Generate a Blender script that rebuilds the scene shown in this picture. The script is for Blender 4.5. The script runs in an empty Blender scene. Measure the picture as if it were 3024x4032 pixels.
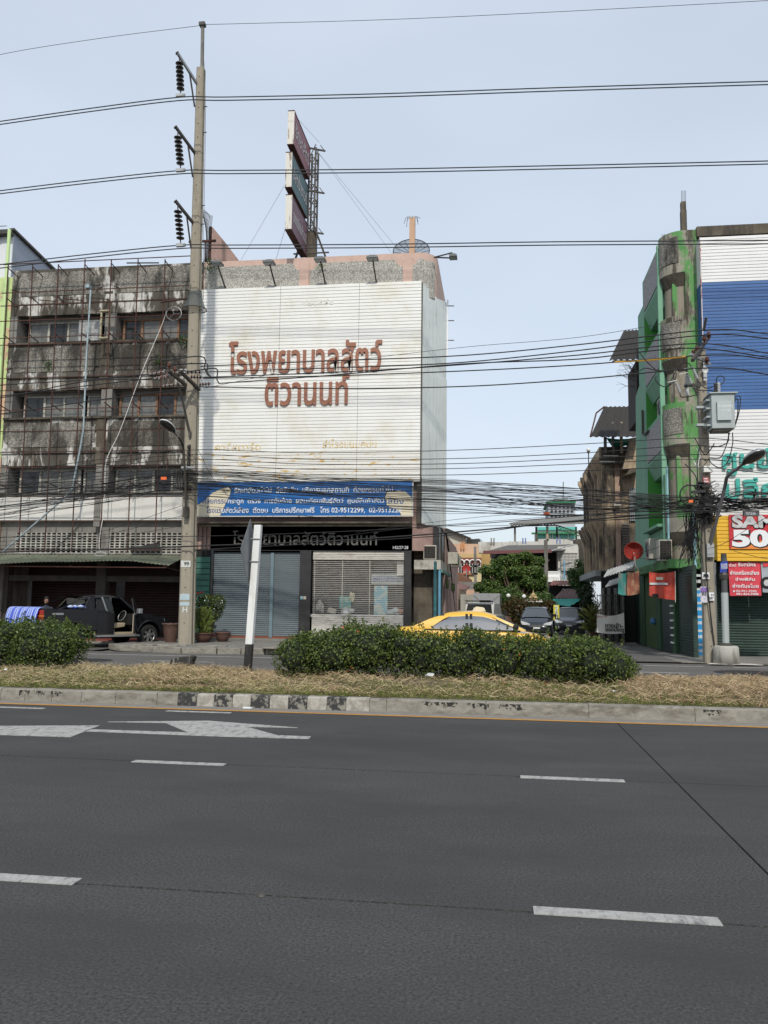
import bpy, math, random
import numpy as np
from mathutils import Vector, Matrix
R = random.Random(7)
sc = bpy.context.scene
COL = sc.collection
rad = math.radians
# ------------------------------------------------------------------ camera
CAMH = 1.55
YAW, PIT, ROL, FPX = rad(8.0), rad(6.38), 0.013, 3300.0
_f = Vector((-math.sin(YAW)*math.cos(PIT), math.cos(YAW)*math.cos(PIT), math.sin(PIT)))
_r = Vector((math.cos(YAW), math.sin(YAW), 0)); _u = _r.cross(_f)
_R = _r*math.cos(ROL) + _u*math.sin(ROL); _U = -_r*math.sin(ROL) + _u*math.cos(ROL)
cd = bpy.data.cameras.new('camera'); cam = bpy.data.objects.new('camera', cd); COL.objects.link(cam)
cd.sensor_fit = 'VERTICAL'; cd.sensor_height = 24; cd.lens = 24*FPX/4032; cd.clip_start = .1; cd.clip_end = 6000
cam.matrix_world = Matrix(((_R.x, _U.x, -_f.x, 0), (_R.y, _U.y, -_f.y, 0), (_R.z, _U.z, -_f.z, CAMH), (0, 0, 0, 1)))
sc.camera = cam
# ------------------------------------------------------------------ light
SUN_EL, SUN_ROT = rad(42), rad(171)
w = bpy.data.worlds.new('World'); sc.world = w; w.use_nodes = True
nt = w.node_tree; bg = nt.nodes['Background']
sky = nt.nodes.new('ShaderNodeTexSky'); sky.sky_type = 'NISHITA'; sky.sun_disc = False
sky.sun_elevation = SUN_EL; sky.sun_rotation = SUN_ROT; sky.air_density = 1.3; sky.dust_density = 1.6; sky.ozone_density = 2.0
# thin high haze: pulls the blue towards a milky white, a little unevenly
tc = nt.nodes.new('ShaderNodeTexCoord'); mp = nt.nodes.new('ShaderNodeMapping'); mp.inputs['Scale'].default_value = (1, 1, 3)
no = nt.nodes.new('ShaderNodeTexNoise'); no.inputs['Scale'].default_value = 1.6; no.inputs['Detail'].default_value = 3
nt.links.new(tc.outputs['Generated'], mp.inputs['Vector']); nt.links.new(mp.outputs['Vector'], no.inputs['Vector'])
mr = nt.nodes.new('ShaderNodeMapRange'); mr.inputs['To Min'].default_value = .5; mr.inputs['To Max'].default_value = .95
nt.links.new(no.outputs['Fac'], mr.inputs['Value'])
mx = nt.nodes.new('ShaderNodeMix'); mx.data_type = 'RGBA'; mx.inputs['B'].default_value = (5.55, 6.15, 6.95, 1)
nt.links.new(mr.outputs['Result'], mx.inputs['Factor']); nt.links.new(sky.outputs['Color'], mx.inputs['A'])
nt.links.new(mx.outputs['Result'], bg.inputs['Color']); bg.inputs['Strength'].default_value = .14
sl = bpy.data.lights.new('sun', 'SUN'); sl.energy = 2.9; sl.angle = rad(1.5); sl.color = (1, .95, .86)
so = bpy.data.objects.new('sun', sl); COL.objects.link(so)
sdir = Vector((math.sin(SUN_ROT)*math.cos(SUN_EL), math.cos(SUN_ROT)*math.cos(SUN_EL), math.sin(SUN_EL)))
so.rotation_euler = sdir.to_track_quat('Z', 'Y').to_euler(); so.location = (5, -20, 30)
sc.view_settings.view_transform = 'Standard'; sc.view_settings.look = 'None'
sc.view_settings.exposure = 0.0; sc.view_settings.gamma = 1
# ------------------------------------------------------------------ pixel of the photograph -> point of the place
def _ray(px, py): return _f + _R*((px-1512)/FPX) + _U*((2016-py)/FPX)
def at(px, py, Y):
    d = _ray(px, py); return Vector((0, 0, CAMH)) + d*(Y/d.y)
def atx(px, py, X):
    d = _ray(px, py); return Vector((0, 0, CAMH)) + d*(X/d.x)
def atz(px, py, Z=0.):
    d = _ray(px, py); return Vector((0, 0, CAMH)) + d*((Z-CAMH)/d.z)
# ------------------------------------------------------------------ mesh helpers
ORG = {}
def tag(o, label=None, cat=None, group=None, kind=None):
    if label: o['label'] = label
    if cat: o['category'] = cat
    if group: o['group'] = group
    if kind: o['kind'] = kind
    return o
def thing(name, label, cat, loc=(0, 0, 0), group=None, kind=None):
    o = bpy.data.objects.new(name, None); COL.objects.link(o); o.location = loc; o.empty_display_size = .3
    ORG[o.name] = Vector(loc); return tag(o, label, cat, group, kind)
def place(o, loc, rz=0, ry=0): o.location = loc; o.rotation_euler = (0, ry, rz); return o
class MB:
    def __init__(s): s.v = []; s.f = []; s.m = []
    def face(s, pts, m=0):
        n = len(s.v); s.v += [tuple(p) for p in pts]; s.f.append(tuple(range(n, n+len(pts)))); s.m.append(m); return s
    def box(s, x0, x1, y0, y1, z0, z1, m=0):
        n = len(s.v)
        s.v += [(x0, y0, z0), (x1, y0, z0), (x1, y1, z0), (x0, y1, z0), (x0, y0, z1), (x1, y0, z1), (x1, y1, z1), (x0, y1, z1)]
        for q in ((0, 3, 2, 1), (4, 5, 6, 7), (0, 1, 5, 4), (1, 2, 6, 5), (2, 3, 7, 6), (3, 0, 4, 7)):
            s.f.append(tuple(n+i for i in q)); s.m.append(m)
        return s
    def bar(s, p, q, w, h=None, m=0, up=(0, 0, 1)):
        p = Vector(p); q = Vector(q); h = h or w; d = (q-p).normalized(); u = Vector(up)
        if abs(d.dot(u)) > .95: u = Vector((0, 1, 0))
        a = d.cross(u).normalized()*w/2; b = a.cross(d).normalized()*h/2; n = len(s.v)
        for e in (p, q):
            for sa, sb in ((-1, -1), (1, -1), (1, 1), (-1, 1)): s.v.append(tuple(e+a*sa+b*sb))
        for t in ((3, 2, 1, 0), (4, 5, 6, 7), (0, 1, 5, 4), (1, 2, 6, 5), (2, 3, 7, 6), (3, 0, 4, 7)):
            s.f.append(tuple(n+i for i in t)); s.m.append(m)
        return s
    def tube(s, pts, r, n=6, m=0, cap=True):
        pts = [Vector(p) for p in pts]; k = len(pts); base = len(s.v); rr = r if isinstance(r, (list, tuple)) else [r]*k
        pa = None
        for i, p in enumerate(pts):
            d = (pts[min(i+1, k-1)]-pts[max(i-1, 0)]).normalized()
            if pa is None:
                u = Vector((0, 0, 1)) if abs(d.z) < .9 else Vector((0, 1, 0)); pa = d.cross(u).normalized()
            else: pa = (pa-d*pa.dot(d)).normalized()
            pb = d.cross(pa)
            for j in range(n):
                t = 2*math.pi*j/n; s.v.append(tuple(p+(pa*math.cos(t)+pb*math.sin(t))*rr[i]))
        for i in range(k-1):
            for j in range(n):
                a = base+i*n+j; b = base+i*n+(j+1) % n; s.f.append((a, b, b+n, a+n)); s.m.append(m)
        if cap:
            s.f.append(tuple(base+j for j in range(n))[::-1]); s.f.append(tuple(base+(k-1)*n+j for j in range(n))); s.m += [m, m]
        return s
    def lathe(s, prof, c=(0, 0, 0), n=16, m=0, axis='Z'):
        c = Vector(c); base = len(s.v)
        for r, z in prof:
            for j in range(n):
                t = 2*math.pi*j/n; x, y = r*math.cos(t), r*math.sin(t)
                s.v.append(tuple(c+(Vector((x, y, z)) if axis == 'Z' else Vector((x, z, y)) if axis == 'Y' else Vector((z, x, y)))))
        for i in range(len(prof)-1):
            for j in range(n):
                a = base+i*n+j; b = base+i*n+(j+1) % n; s.f.append((a, b, b+n, a+n)); s.m.append(m)
        return s
    def prism(s, poly, off, m=0):
        poly = [Vector(p) for p in poly]; off = Vector(off); n = len(s.v); k = len(poly)
        s.v += [tuple(p) for p in poly]+[tuple(p+off) for p in poly]
        s.f.append(tuple(range(n+k-1, n-1, -1))); s.f.append(tuple(range(n+k, n+2*k))); s.m += [m, m]
        for i in range(k):
            j = (i+1) % k; s.f.append((n+i, n+j, n+k+j, n+k+i)); s.m.append(m)
        return s
    def wall(s, x0, x1, z0, z1, y0, y1, holes, m=0):
        xs = sorted({x0, x1, *[h[0] for h in holes], *[h[1] for h in holes]}); zs = sorted({z0, z1, *[h[2] for h in holes], *[h[3] for h in holes]})
        xs = [x for x in xs if x0 <= x <= x1]; zs = [z for z in zs if z0 <= z <= z1]
        for a, b in zip(zs, zs[1:]):
            run = None
            for c, d in zip(xs, xs[1:]):
                hole = any(h[0] <= (c+d)/2 <= h[1] and h[2] <= (a+b)/2 <= h[3] for h in holes)
                if hole:
                    if run: s.box(run[0], run[1], y0, y1, a, b, m); run = None
                else: run = (run[0], d) if run else (c, d)
            if run: s.box(run[0], run[1], y0, y1, a, b, m)
        return s
    def build(s, name, mat, parent=None, smooth=False, label=None, bevel=0):
        me = bpy.data.meshes.new(name); o = bpy.data.objects.new(name, me); COL.objects.link(o)
        v = s.v
        if parent is not None:
            g = ORG.get(parent.name, Vector((0, 0, 0))); v = [(a-g.x, b-g.y, c-g.z) for a, b, c in v]; o.parent = parent; ORG[o.name] = g
        me.from_pydata(v, [], s.f)
        for mm in (mat if isinstance(mat, (list, tuple)) else [mat]): me.materials.append(mm)
        if any(s.m): me.polygons.foreach_set('material_index', s.m)
        if smooth: me.polygons.foreach_set('use_smooth', [True]*len(s.f))
        me.update()
        if bevel:
            b = o.modifiers.new('bevel', 'BEVEL'); b.width = bevel; b.segments = 2; b.limit_method = 'ANGLE'
        if label: o['label'] = label
        return o
def recalc(o):
    import bmesh
    b = bmesh.new(); b.from_mesh(o.data); bmesh.ops.recalc_face_normals(b, faces=b.faces); b.to_mesh(o.data); b.free(); return o
def share(o, parent, dloc, name=None):
    c = o.copy(); COL.objects.link(c)
    if name: c.name = name
    c.parent = parent; c.location = o.location+Vector(dloc); return c
def copy_tree(o, loc, rz=None, label=None, parent=None):
    c = o.copy(); COL.objects.link(c); c.parent = parent
    if parent is None:
        c.location = loc
        if rz is not None: c.rotation_euler = (0, 0, rz)
    if label: c['label'] = label
    for ch in o.children: copy_tree(ch, None, None, None, c)
    return c
def prect(x0, y0, x1, y1, Y):
    a = at(x0, y0, Y); b = at(x1, y1, Y); return min(a.x, b.x), max(a.x, b.x), min(a.z, b.z), max(a.z, b.z)
def pbox(mb, x0, y0, x1, y1, Y, d, m=0):
    a, b, c, e = prect(x0, y0, x1, y1, Y); mb.box(a, b, Y, Y+d, c, e, m); return mb
def smooth_path(pts, n=8):
    P = [Vector(p) for p in pts]; P = [P[0]*2-P[1]]+P+[P[-1]*2-P[-2]]; out = []
    for i in range(1, len(P)-2):
        a, b, c, d = P[i-1:i+3]
        for k in range(n):
            t = k/n; out.append(.5*((2*b)+(c-a)*t+(2*a-5*b+4*c-d)*t*t+(3*b-a-3*c+d)*t**3))
    out.append(P[-2]); return out
# ------------------------------------------------------------------ materials
MATS = {}
def M(name, col, rough=.7, metal=0, spec=.5, var=0, vs=3, dirt=0, dcol=(.05, .045, .035), dscale=(1.2, 1.2, .35), dlo=.5, dhi=.62, bump=0, bs=40, flake=None, coat=0, alpha=1, island=0, grain=0, gs=150):
    m = bpy.data.materials.new(name); m.use_nodes = True; t = m.node_tree; b = t.nodes['Principled BSDF']; L = t.links.new; N = t.nodes.new
    b.inputs['Roughness'].default_value = rough; b.inputs['Metallic'].default_value = metal; b.inputs['Specular IOR Level'].default_value = spec
    b.inputs['Coat Weight'].default_value = coat; b.inputs['Alpha'].default_value = alpha
    g = N('ShaderNodeNewGeometry'); cur = None
    c4 = (*col, 1)
    def mixc(a, bb, fac, blend='MIX'):
        x = N('ShaderNodeMix'); x.data_type = 'RGBA'; x.blend_type = blend
        for k, v in (('A', a), ('B', bb)):
            if isinstance(v, tuple): x.inputs[k].default_value = v
            else: L(v, x.inputs[k])
        if isinstance(fac, (int, float)): x.inputs['Factor'].default_value = fac
        else: L(fac, x.inputs['Factor'])
        return x.outputs['Result']
    def noise(scale, det=4, vec=None, rgh=.6):
        n = N('ShaderNodeTexNoise'); n.inputs['Scale'].default_value = 1; n.inputs['Detail'].default_value = det; n.inputs['Roughness'].default_value = rgh
        mpn = N('ShaderNodeMapping'); mpn.inputs['Scale'].default_value = scale if isinstance(scale, tuple) else (scale,)*3
        L(g.outputs['Position'], mpn.inputs['Vector']); L(mpn.outputs['Vector'], n.inputs['Vector']); return n.outputs['Fac']
    def ramp(f, lo, hi, a=0, bb=1):
        r = N('ShaderNodeMapRange'); r.inputs['From Min'].default_value = lo; r.inputs['From Max'].default_value = hi; r.inputs['To Min'].default_value = a; r.inputs['To Max'].default_value = bb
        L(f, r.inputs['Value']); return r.outputs['Result']
    cur = c4
    if var:
        f = ramp(noise(vs), .3, .7, 1-var, 1+var); x = N('ShaderNodeMix'); x.data_type = 'RGBA'; x.blend_type = 'MULTIPLY'; x.inputs['Factor'].default_value = 1
        x.inputs['A'].default_value = c4; L(f, x.inputs['B']); cur = x.outputs['Result']
    if island:
        f = ramp(g.outputs['Random Per Island'], 0, 1, 1-island, 1+island); x = N('ShaderNodeMix'); x.data_type = 'RGBA'; x.blend_type = 'MULTIPLY'; x.inputs['Factor'].default_value = 1
        if isinstance(cur, tuple): x.inputs['A'].default_value = cur
        else: L(cur, x.inputs['A'])
        L(f, x.inputs['B']); cur = x.outputs['Result']
    if grain:
        f = ramp(noise(gs, 2, rgh=.8), .25, .75, 1-grain, 1+grain); x = N('ShaderNodeMix'); x.data_type = 'RGBA'; x.blend_type = 'MULTIPLY'; x.inputs['Factor'].default_value = 1
        if isinstance(cur, tuple): x.inputs['A'].default_value = cur
        else: L(cur, x.inputs['A'])
        L(f, x.inputs['B']); cur = x.outputs['Result']
    if flake:      # (colour, scale, lo, hi): patches where paint has come off
        cur = mixc(cur, (*flake[0], 1), ramp(noise(flake[1], 6, rgh=.65), flake[2], flake[3]))
    if dirt:
        f = ramp(noise(dscale, 6, rgh=.7), dlo, dhi, 0, dirt); cur = mixc(cur, (*dcol, 1), f)
    if isinstance(cur, tuple): b.inputs['Base Color'].default_value = cur
    else: L(cur, b.inputs['Base Color'])
    if bump:
        bn = N('ShaderNodeBump'); bn.inputs['Strength'].default_value = 1; bn.inputs['Distance'].default_value = bump; L(noise(bs, 3), bn.inputs['Height']); L(bn.outputs['Normal'], b.inputs['Normal'])
    MATS[name] = m; return m
def pebble(name, light, dark, dirt, dcol=(.035, .032, .026), dlo=.45, dhi=.62, ds=(.9, .9, .45)):
    m = M(name, light, .95, dirt=0); t = m.node_tree; b = t.nodes['Principled BSDF']; L = t.links.new; N = t.nodes.new
    g = N('ShaderNodeNewGeometry'); v = N('ShaderNodeTexVoronoi'); v.inputs['Scale'].default_value = 30; L(g.outputs['Position'], v.inputs['Vector'])
    n = N('ShaderNodeTexNoise'); n.inputs['Scale'].default_value = 16; n.inputs['Detail'].default_value = 6; n.inputs['Roughness'].default_value = .75; L(g.outputs['Position'], n.inputs['Vector'])
    mm = N('ShaderNodeMath'); mm.operation = 'SUBTRACT'; L(n.outputs['Fac'], mm.inputs[0]); k = N('ShaderNodeMath'); k.operation = 'MULTIPLY'; k.inputs[1].default_value = .55; L(v.outputs['Distance'], k.inputs[0]); L(k.outputs[0], mm.inputs[1])
    r = N('ShaderNodeMapRange'); r.inputs['From Min'].default_value = .1; r.inputs['From Max'].default_value = .42; L(mm.outputs[0], r.inputs['Value'])
    x = N('ShaderNodeMix'); x.data_type = 'RGBA'; x.inputs['A'].default_value = (*dark, 1); x.inputs['B'].default_value = (*light, 1); L(r.outputs['Result'], x.inputs['Factor'])
    mp = N('ShaderNodeMapping'); mp.inputs['Scale'].default_value = ds; L(g.outputs['Position'], mp.inputs['Vector'])
    n2 = N('ShaderNodeTexNoise'); n2.inputs['Scale'].default_value = 1; n2.inputs['Detail'].default_value = 6; n2.inputs['Roughness'].default_value = .72; L(mp.outputs['Vector'], n2.inputs['Vector'])
    r2 = N('ShaderNodeMapRange'); r2.inputs['From Min'].default_value = dlo; r2.inputs['From Max'].default_value = dhi; r2.inputs['To Max'].default_value = dirt; L(n2.outputs['Fac'], r2.inputs['Value'])
    y = N('ShaderNodeMix'); y.data_type = 'RGBA'; L(x.outputs['Result'], y.inputs['A']); y.inputs['B'].default_value = (*dcol, 1); L(r2.outputs['Result'], y.inputs['Factor'])
    L(y.outputs['Result'], b.inputs['Base Color'])
    bn = N('ShaderNodeBump'); bn.inputs['Distance'].default_value = .02; L(mm.outputs[0], bn.inputs['Height']); L(bn.outputs['Normal'], b.inputs['Normal'])
    return m
def leafmat(name, a, b_, rough=.45, spec=.4, trans=.25):
    m = bpy.data.materials.new(name); m.use_nodes = True; t = m.node_tree; b = t.nodes['Principled BSDF']; L = t.links.new; N = t.nodes.new
    g = N('ShaderNodeNewGeometry'); x = N('ShaderNodeMix'); x.data_type = 'RGBA'; x.inputs['A'].default_value = (*a, 1); x.inputs['B'].default_value = (*b_, 1)
    L(g.outputs['Random Per Island'], x.inputs['Factor']); L(x.outputs['Result'], b.inputs['Base Color']); b.inputs['Roughness'].default_value = rough; b.inputs['Specular IOR Level'].default_value = spec
    tr = N('ShaderNodeBsdfTranslucent'); L(x.outputs['Result'], tr.inputs['Color']); ms = N('ShaderNodeMixShader'); ms.inputs[0].default_value = trans
    L(b.outputs[0], ms.inputs[1]); L(tr.outputs[0], ms.inputs[2]); L(ms.outputs[0], t.nodes['Material Output'].inputs['Surface']); return m

asphalt = M('asphalt', (.062, .061, .06), .95, spec=.15, var=.13, vs=(.3, .9, 1), dirt=.5, dcol=(.19, .175, .155), dscale=(34, 34, 34), dlo=.62, dhi=.7, bump=.004, bs=90, flake=((.05, .049, .048), (.35, .7, 1), .44, .66), grain=.65, gs=62)
asphalt_side = M('asphalt_side', (.115, .11, .103), .95, spec=.2, grain=.2, gs=30, var=.14, vs=(.4, 1.2, 1), dirt=.35, dcol=(.08, .078, .075), dscale=(1.2, 4, 1), bump=.003, bs=90)
joint_dark = M('joint_dark', (.012, .012, .012), .9)
paint_white = M('paint_white', (.34, .335, .32), .9, spec=.2, grain=.2, gs=60, var=.12, vs=8, dirt=.75, dcol=(.1, .1, .1), dscale=(16, 5, 16), dlo=.5, dhi=.66)
paint_yellow = M('paint_yellow', (.42, .2, .03), .8, var=.1, vs=8, dirt=.5, dcol=(.12, .1, .08), dscale=(10, 10, 10), dlo=.5, dhi=.65)
kerb_c = M('kerb_concrete', (.235, .218, .185), .95, var=.22, vs=6, dirt=.75, dcol=(.085, .07, .052), dscale=(3, 3, 8), dlo=.48, dhi=.66, bump=.006, bs=35)
kerb_w = M('kerb_white', (.36, .34, .3), .9, dirt=.85, dcol=(.2, .18, .15), dscale=(8, 8, 8), dlo=.45, dhi=.6, bump=.005, bs=35)
kerb_k = M('kerb_black', (.03, .03, .03), .9, dirt=.9, dcol=(.24, .225, .19), dscale=(9, 9, 9), dlo=.5, dhi=.56, bump=.005, bs=35)
gutter = M('gutter', (.2, .185, .165), .95, var=.15, vs=5, dirt=.5, dcol=(.1, .09, .08), dscale=(2, 12, 5), bump=.004, bs=50)
soil = M('soil', (.105, .08, .045), 1, var=.35, vs=7, bump=.03, bs=18)
pave = M('pavement', (.2, .19, .17), .95, var=.15, vs=4, dirt=.6, dcol=(.08, .075, .065), dscale=(2, 2, 2), bump=.006, bs=30)
farground = M('far_ground', (.15, .145, .13), 1, var=.2, vs=.1)
conc_pole = M('pole_concrete', (.285, .255, .2), .9, var=.08, vs=5, dirt=.4, dcol=(.15, .13, .1), dscale=(5, 5, .6), dlo=.5, dhi=.7, bump=.003, bs=60)
steel = M('galvanised_steel', (.33, .34, .34), .5, .6, var=.1)
dark_steel = M('dark_steel', (.06, .057, .05), .6, .3, var=.2, dirt=.4, dcol=(.1, .05, .025), dscale=(9, 9, 9))
rust = M('rusty_steel', (.075, .028, .02), .9, dirt=.8, dcol=(.035, .03, .028), dscale=(8, 8, 2), var=.3, vs=12)
rubber = M('black_cable', (.012, .012, .013), .6)
insul_d = M('dark_porcelain', (.018, .013, .012), .25)
insul_b = M('brown_porcelain', (.1, .03, .018), .2)
insul_g = M('grey_insulator', (.35, .36, .37), .35)
black = M('black', (.01, .01, .01), .8)
dark_in = M('dark_interior', (.02, .019, .018), 1)
glass_d = M('window_glass', (.02, .022, .023), .12, spec=.5, var=.4, vs=1.5)
glass_car = M('car_glass', (.022, .026, .026), .03, spec=1)
plaster_w = M('stained_white_plaster', (.52, .51, .48), .9, var=.12, vs=3, dirt=.94, dcol=(.045, .038, .028), dscale=(1.1, 1.1, .42), dlo=.44, dhi=.5, bump=.012, bs=22, flake=((.2, .18, .15), (2.2, 2.2, .5), .5, .56))
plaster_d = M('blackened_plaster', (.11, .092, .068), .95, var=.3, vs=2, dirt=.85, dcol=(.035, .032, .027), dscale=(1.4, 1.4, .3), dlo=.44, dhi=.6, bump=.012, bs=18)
plaster_g = M('grey_plaster', (.2, .19, .175), .95, var=.15, vs=2.5, dirt=.6, dcol=(.09, .08, .07), dscale=(1.4, 1.4, .4), bump=.005, bs=20)
plaster_shade = M('shaded_column', (.075, .068, .06), .95, var=.3, vs=2)  # ground-floor plaster with the awning's shade put into its darker colour
panel_w = M('white_wall_panel', (.62, .61, .57), .85, var=.05, vs=2, dirt=.55, dcol=(.25, .22, .17), dscale=(2.4, 2.4, .3), dlo=.58, dhi=.75)
peb_d = pebble('dirty_pebble_dash', (.4, .38, .34), (.13, .12, .1), .93, dlo=.44, dhi=.6, ds=(1.1, 1.1, .4))
peb_k = pebble('black_stained_pebble_dash', (.3, .28, .25), (.09, .08, .065), .95, dlo=.36, dhi=.52, ds=(1.1, 1.1, .4))
peb_l = pebble('light_pebble_dash', (.58, .565, .52), (.24, .23, .2), .7, dcol=(.06, .055, .045), dlo=.56, dhi=.74, ds=(1.2, 1.2, .8))
pink = M('pink_plaster', (.52, .37, .31), .9, var=.08, vs=3, dirt=.5, dcol=(.2, .15, .12), dscale=(2, 2, .6), dlo=.55, dhi=.72, bump=.004, bs=20)
pink_d = M('dull_pink_plaster', (.33, .22, .19), .9, var=.12, vs=2, dirt=.5, dcol=(.13, .1, .09), dscale=(2, 2, .4), dlo=.52, dhi=.72)
win_white = M('window_frame_white', (.4, .385, .34), .8, dirt=.6, dcol=(.12, .1, .07), dscale=(8, 8, 2))
win_rust = M('window_frame_rust', (.22, .12, .07), .85, dirt=.7, dcol=(.07, .045, .03), dscale=(8, 8, 2))
sheet_w = M('white_metal_slat', (.76, .76, .735), .5, spec=.3, var=.03, vs=.6, dirt=.55, dcol=(.58, .54, .38), dscale=(.55, .5, .45), dlo=.5, dhi=.7)
sheet_old = M('flaking_white_slat', (.69, .68, .64), .55, spec=.3, dirt=.9, dcol=(.55, .34, .06), dscale=(2.2, 2.2, 9), dlo=.58, dhi=.61)
sheet_w2 = M('white_slat_right', (.72, .72, .71), .5, spec=.3, var=.04, vs=.9, dirt=.5, dcol=(.4, .2, .15), dscale=(1.2, 1, 7), dlo=.66, dhi=.72)
sheet_bl = M('blue_metal_slat', (.045, .125, .32), .5, spec=.35, var=.1, vs=.8, dirt=.6, dcol=(.3, .05, .05), dscale=(2, 2, 10), dlo=.72, dhi=.73)
sheet_y = M('yellow_metal_slat', (.72, .42, .03), .5, var=.06, vs=2)
sheet_side = M('pale_grey_sheet', (.56, .6, .6), .55, var=.06, vs=1.2, dirt=.5, dcol=(.35, .36, .34), dscale=(7, 7, .7), dlo=.55, dhi=.65, flake=((.5, .3, .08), (7, 7, 2.5), .71, .73))
sheet_grey = M('grey_metal_sheet', (.3, .33, .38), .45, .3, var=.05)
letter_br = M('brown_letter', (.27, .105, .06), .5, var=.06, vs=3)
letter_tl = M('teal_letter', (.04, .36, .3), .5, var=.05)
black_tile = M('black_tile', (.028, .026, .027), .3, var=.3, vs=3)
shut_grey = M('grey_shutter', (.12, .145, .16), .55, var=.06, vs=2)
shut_white = M('white_shutter', (.5, .48, .44), .6, var=.08, vs=4, dirt=.6, dcol=(.25, .2, .15), dscale=(2, 2, 10))
shut_green = M('dark_green_shutter', (.013, .035, .026), .6, var=.2, vs=3)
shut_red = M('dark_red_shutter', (.028, .01, .009), .7, var=.2, vs=3)
green_b = M('bright_green_paint', (.06, .27, .045), .8, var=.08, vs=2, dirt=.35, dcol=(.2, .3, .16), dscale=(2, 2, .5), dlo=.6, dhi=.75)
green_t = M('dull_green_paint', (.18, .37, .25), .85, var=.06, vs=1.5, dirt=.25, dcol=(.1, .2, .15), dscale=(2, 2, .5))
green_f = M('flaking_green_column', (.1, .27, .085), .9, flake=((.3, .275, .225), (1.1, 1.1, .55), .46, .53), dirt=.93, dcol=(.065, .055, .04), dscale=(1.9, 1.9, .4), dlo=.53, dhi=.6, bump=.012, bs=12)
green_dk = M('dark_green_wall', (.025, .075, .03), .85, var=.2, vs=2)
col_brown = M('peeled_column', (.27, .235, .185), .95, flake=((.08, .28, .06), (1.4, 1.4, .6), .52, .6), dirt=.75, dcol=(.07, .058, .042), dscale=(2.2, 2.2, .5), dlo=.5, dhi=.62, bump=.012, bs=12)
brown_old = M('brown_old_plaster', (.4, .31, .21), .95, var=.25, vs=1.5, dirt=.9, dcol=(.06, .052, .043), dscale=(.8, .8, .25), dlo=.45, dhi=.58, bump=.01, bs=14)
roof_dark = M('dark_roof_sheet', (.03, .026, .023), .85, var=.2, vs=3)
roof_green = M('grey_green_awning', (.15, .17, .12), .75, var=.12, vs=4, dirt=.5, dcol=(.09, .08, .06), dscale=(3, 1, 1))
white_paint = M('white_paint', (.72, .72, .69), .6, var=.03)
cream = M('cream_print', (.62, .56, .42), .6)
blue_sign = M('blue_print', (.008, .11, .35), .4, var=.08, vs=3)
navy_text = M('navy_print', (.02, .07, .25), .5)
white_print = M('white_print', (.72, .74, .76), .5)
grey_text = M('grey_letter', (.11, .105, .095), .5)
red_print = M('red_print', (.62, .035, .05), .6, var=.05)
red_sign = M('red_sign_face', (.22, .06, .07), .5, var=.12, vs=2)
maroon_sign = M('maroon_sign_face', (.14, .055, .075), .5, var=.12, vs=2)
teal_sign = M('teal_sign_face', (.04, .1, .105), .5, var=.12, vs=2)
sign_edge = M('white_sign_edge', (.62, .6, .54), .6, dirt=.9, dcol=(.15, .09, .06), dscale=(8, 8, 1.5), dlo=.55, dhi=.64)
terracotta = M('terracotta', (.1, .05, .038), .8, var=.15, vs=6)
bark = M('bark', (.09, .065, .045), .95, var=.25, vs=8)
leaf_h = leafmat('hedge_leaf', (.014, .034, .008), (.14, .19, .04), spec=.3)
leaf_t = leafmat('tree_leaf', (.025, .065, .014), (.15, .24, .055))
leaf_y = leafmat('yellow_green_leaf', (.1, .16, .04), (.22, .26, .07))
straw = leafmat('dry_straw', (.28, .22, .125), (.58, .48, .29), .9, .1, .1)
glass_c = M('curtained_glass', (.13, .13, .12), .25, spec=.6, var=.35, vs=5)
straw_r = leafmat('reddish_straw', (.27, .18, .11), (.55, .4, .26), .9, .1, .1)
grass_g = leafmat('green_grass', (.07, .1, .02), (.2, .21, .06), .8, .2, .2)
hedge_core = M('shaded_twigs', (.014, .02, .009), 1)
orange_fl = M('orange_flower', (.65, .14, .05), .6)
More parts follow.
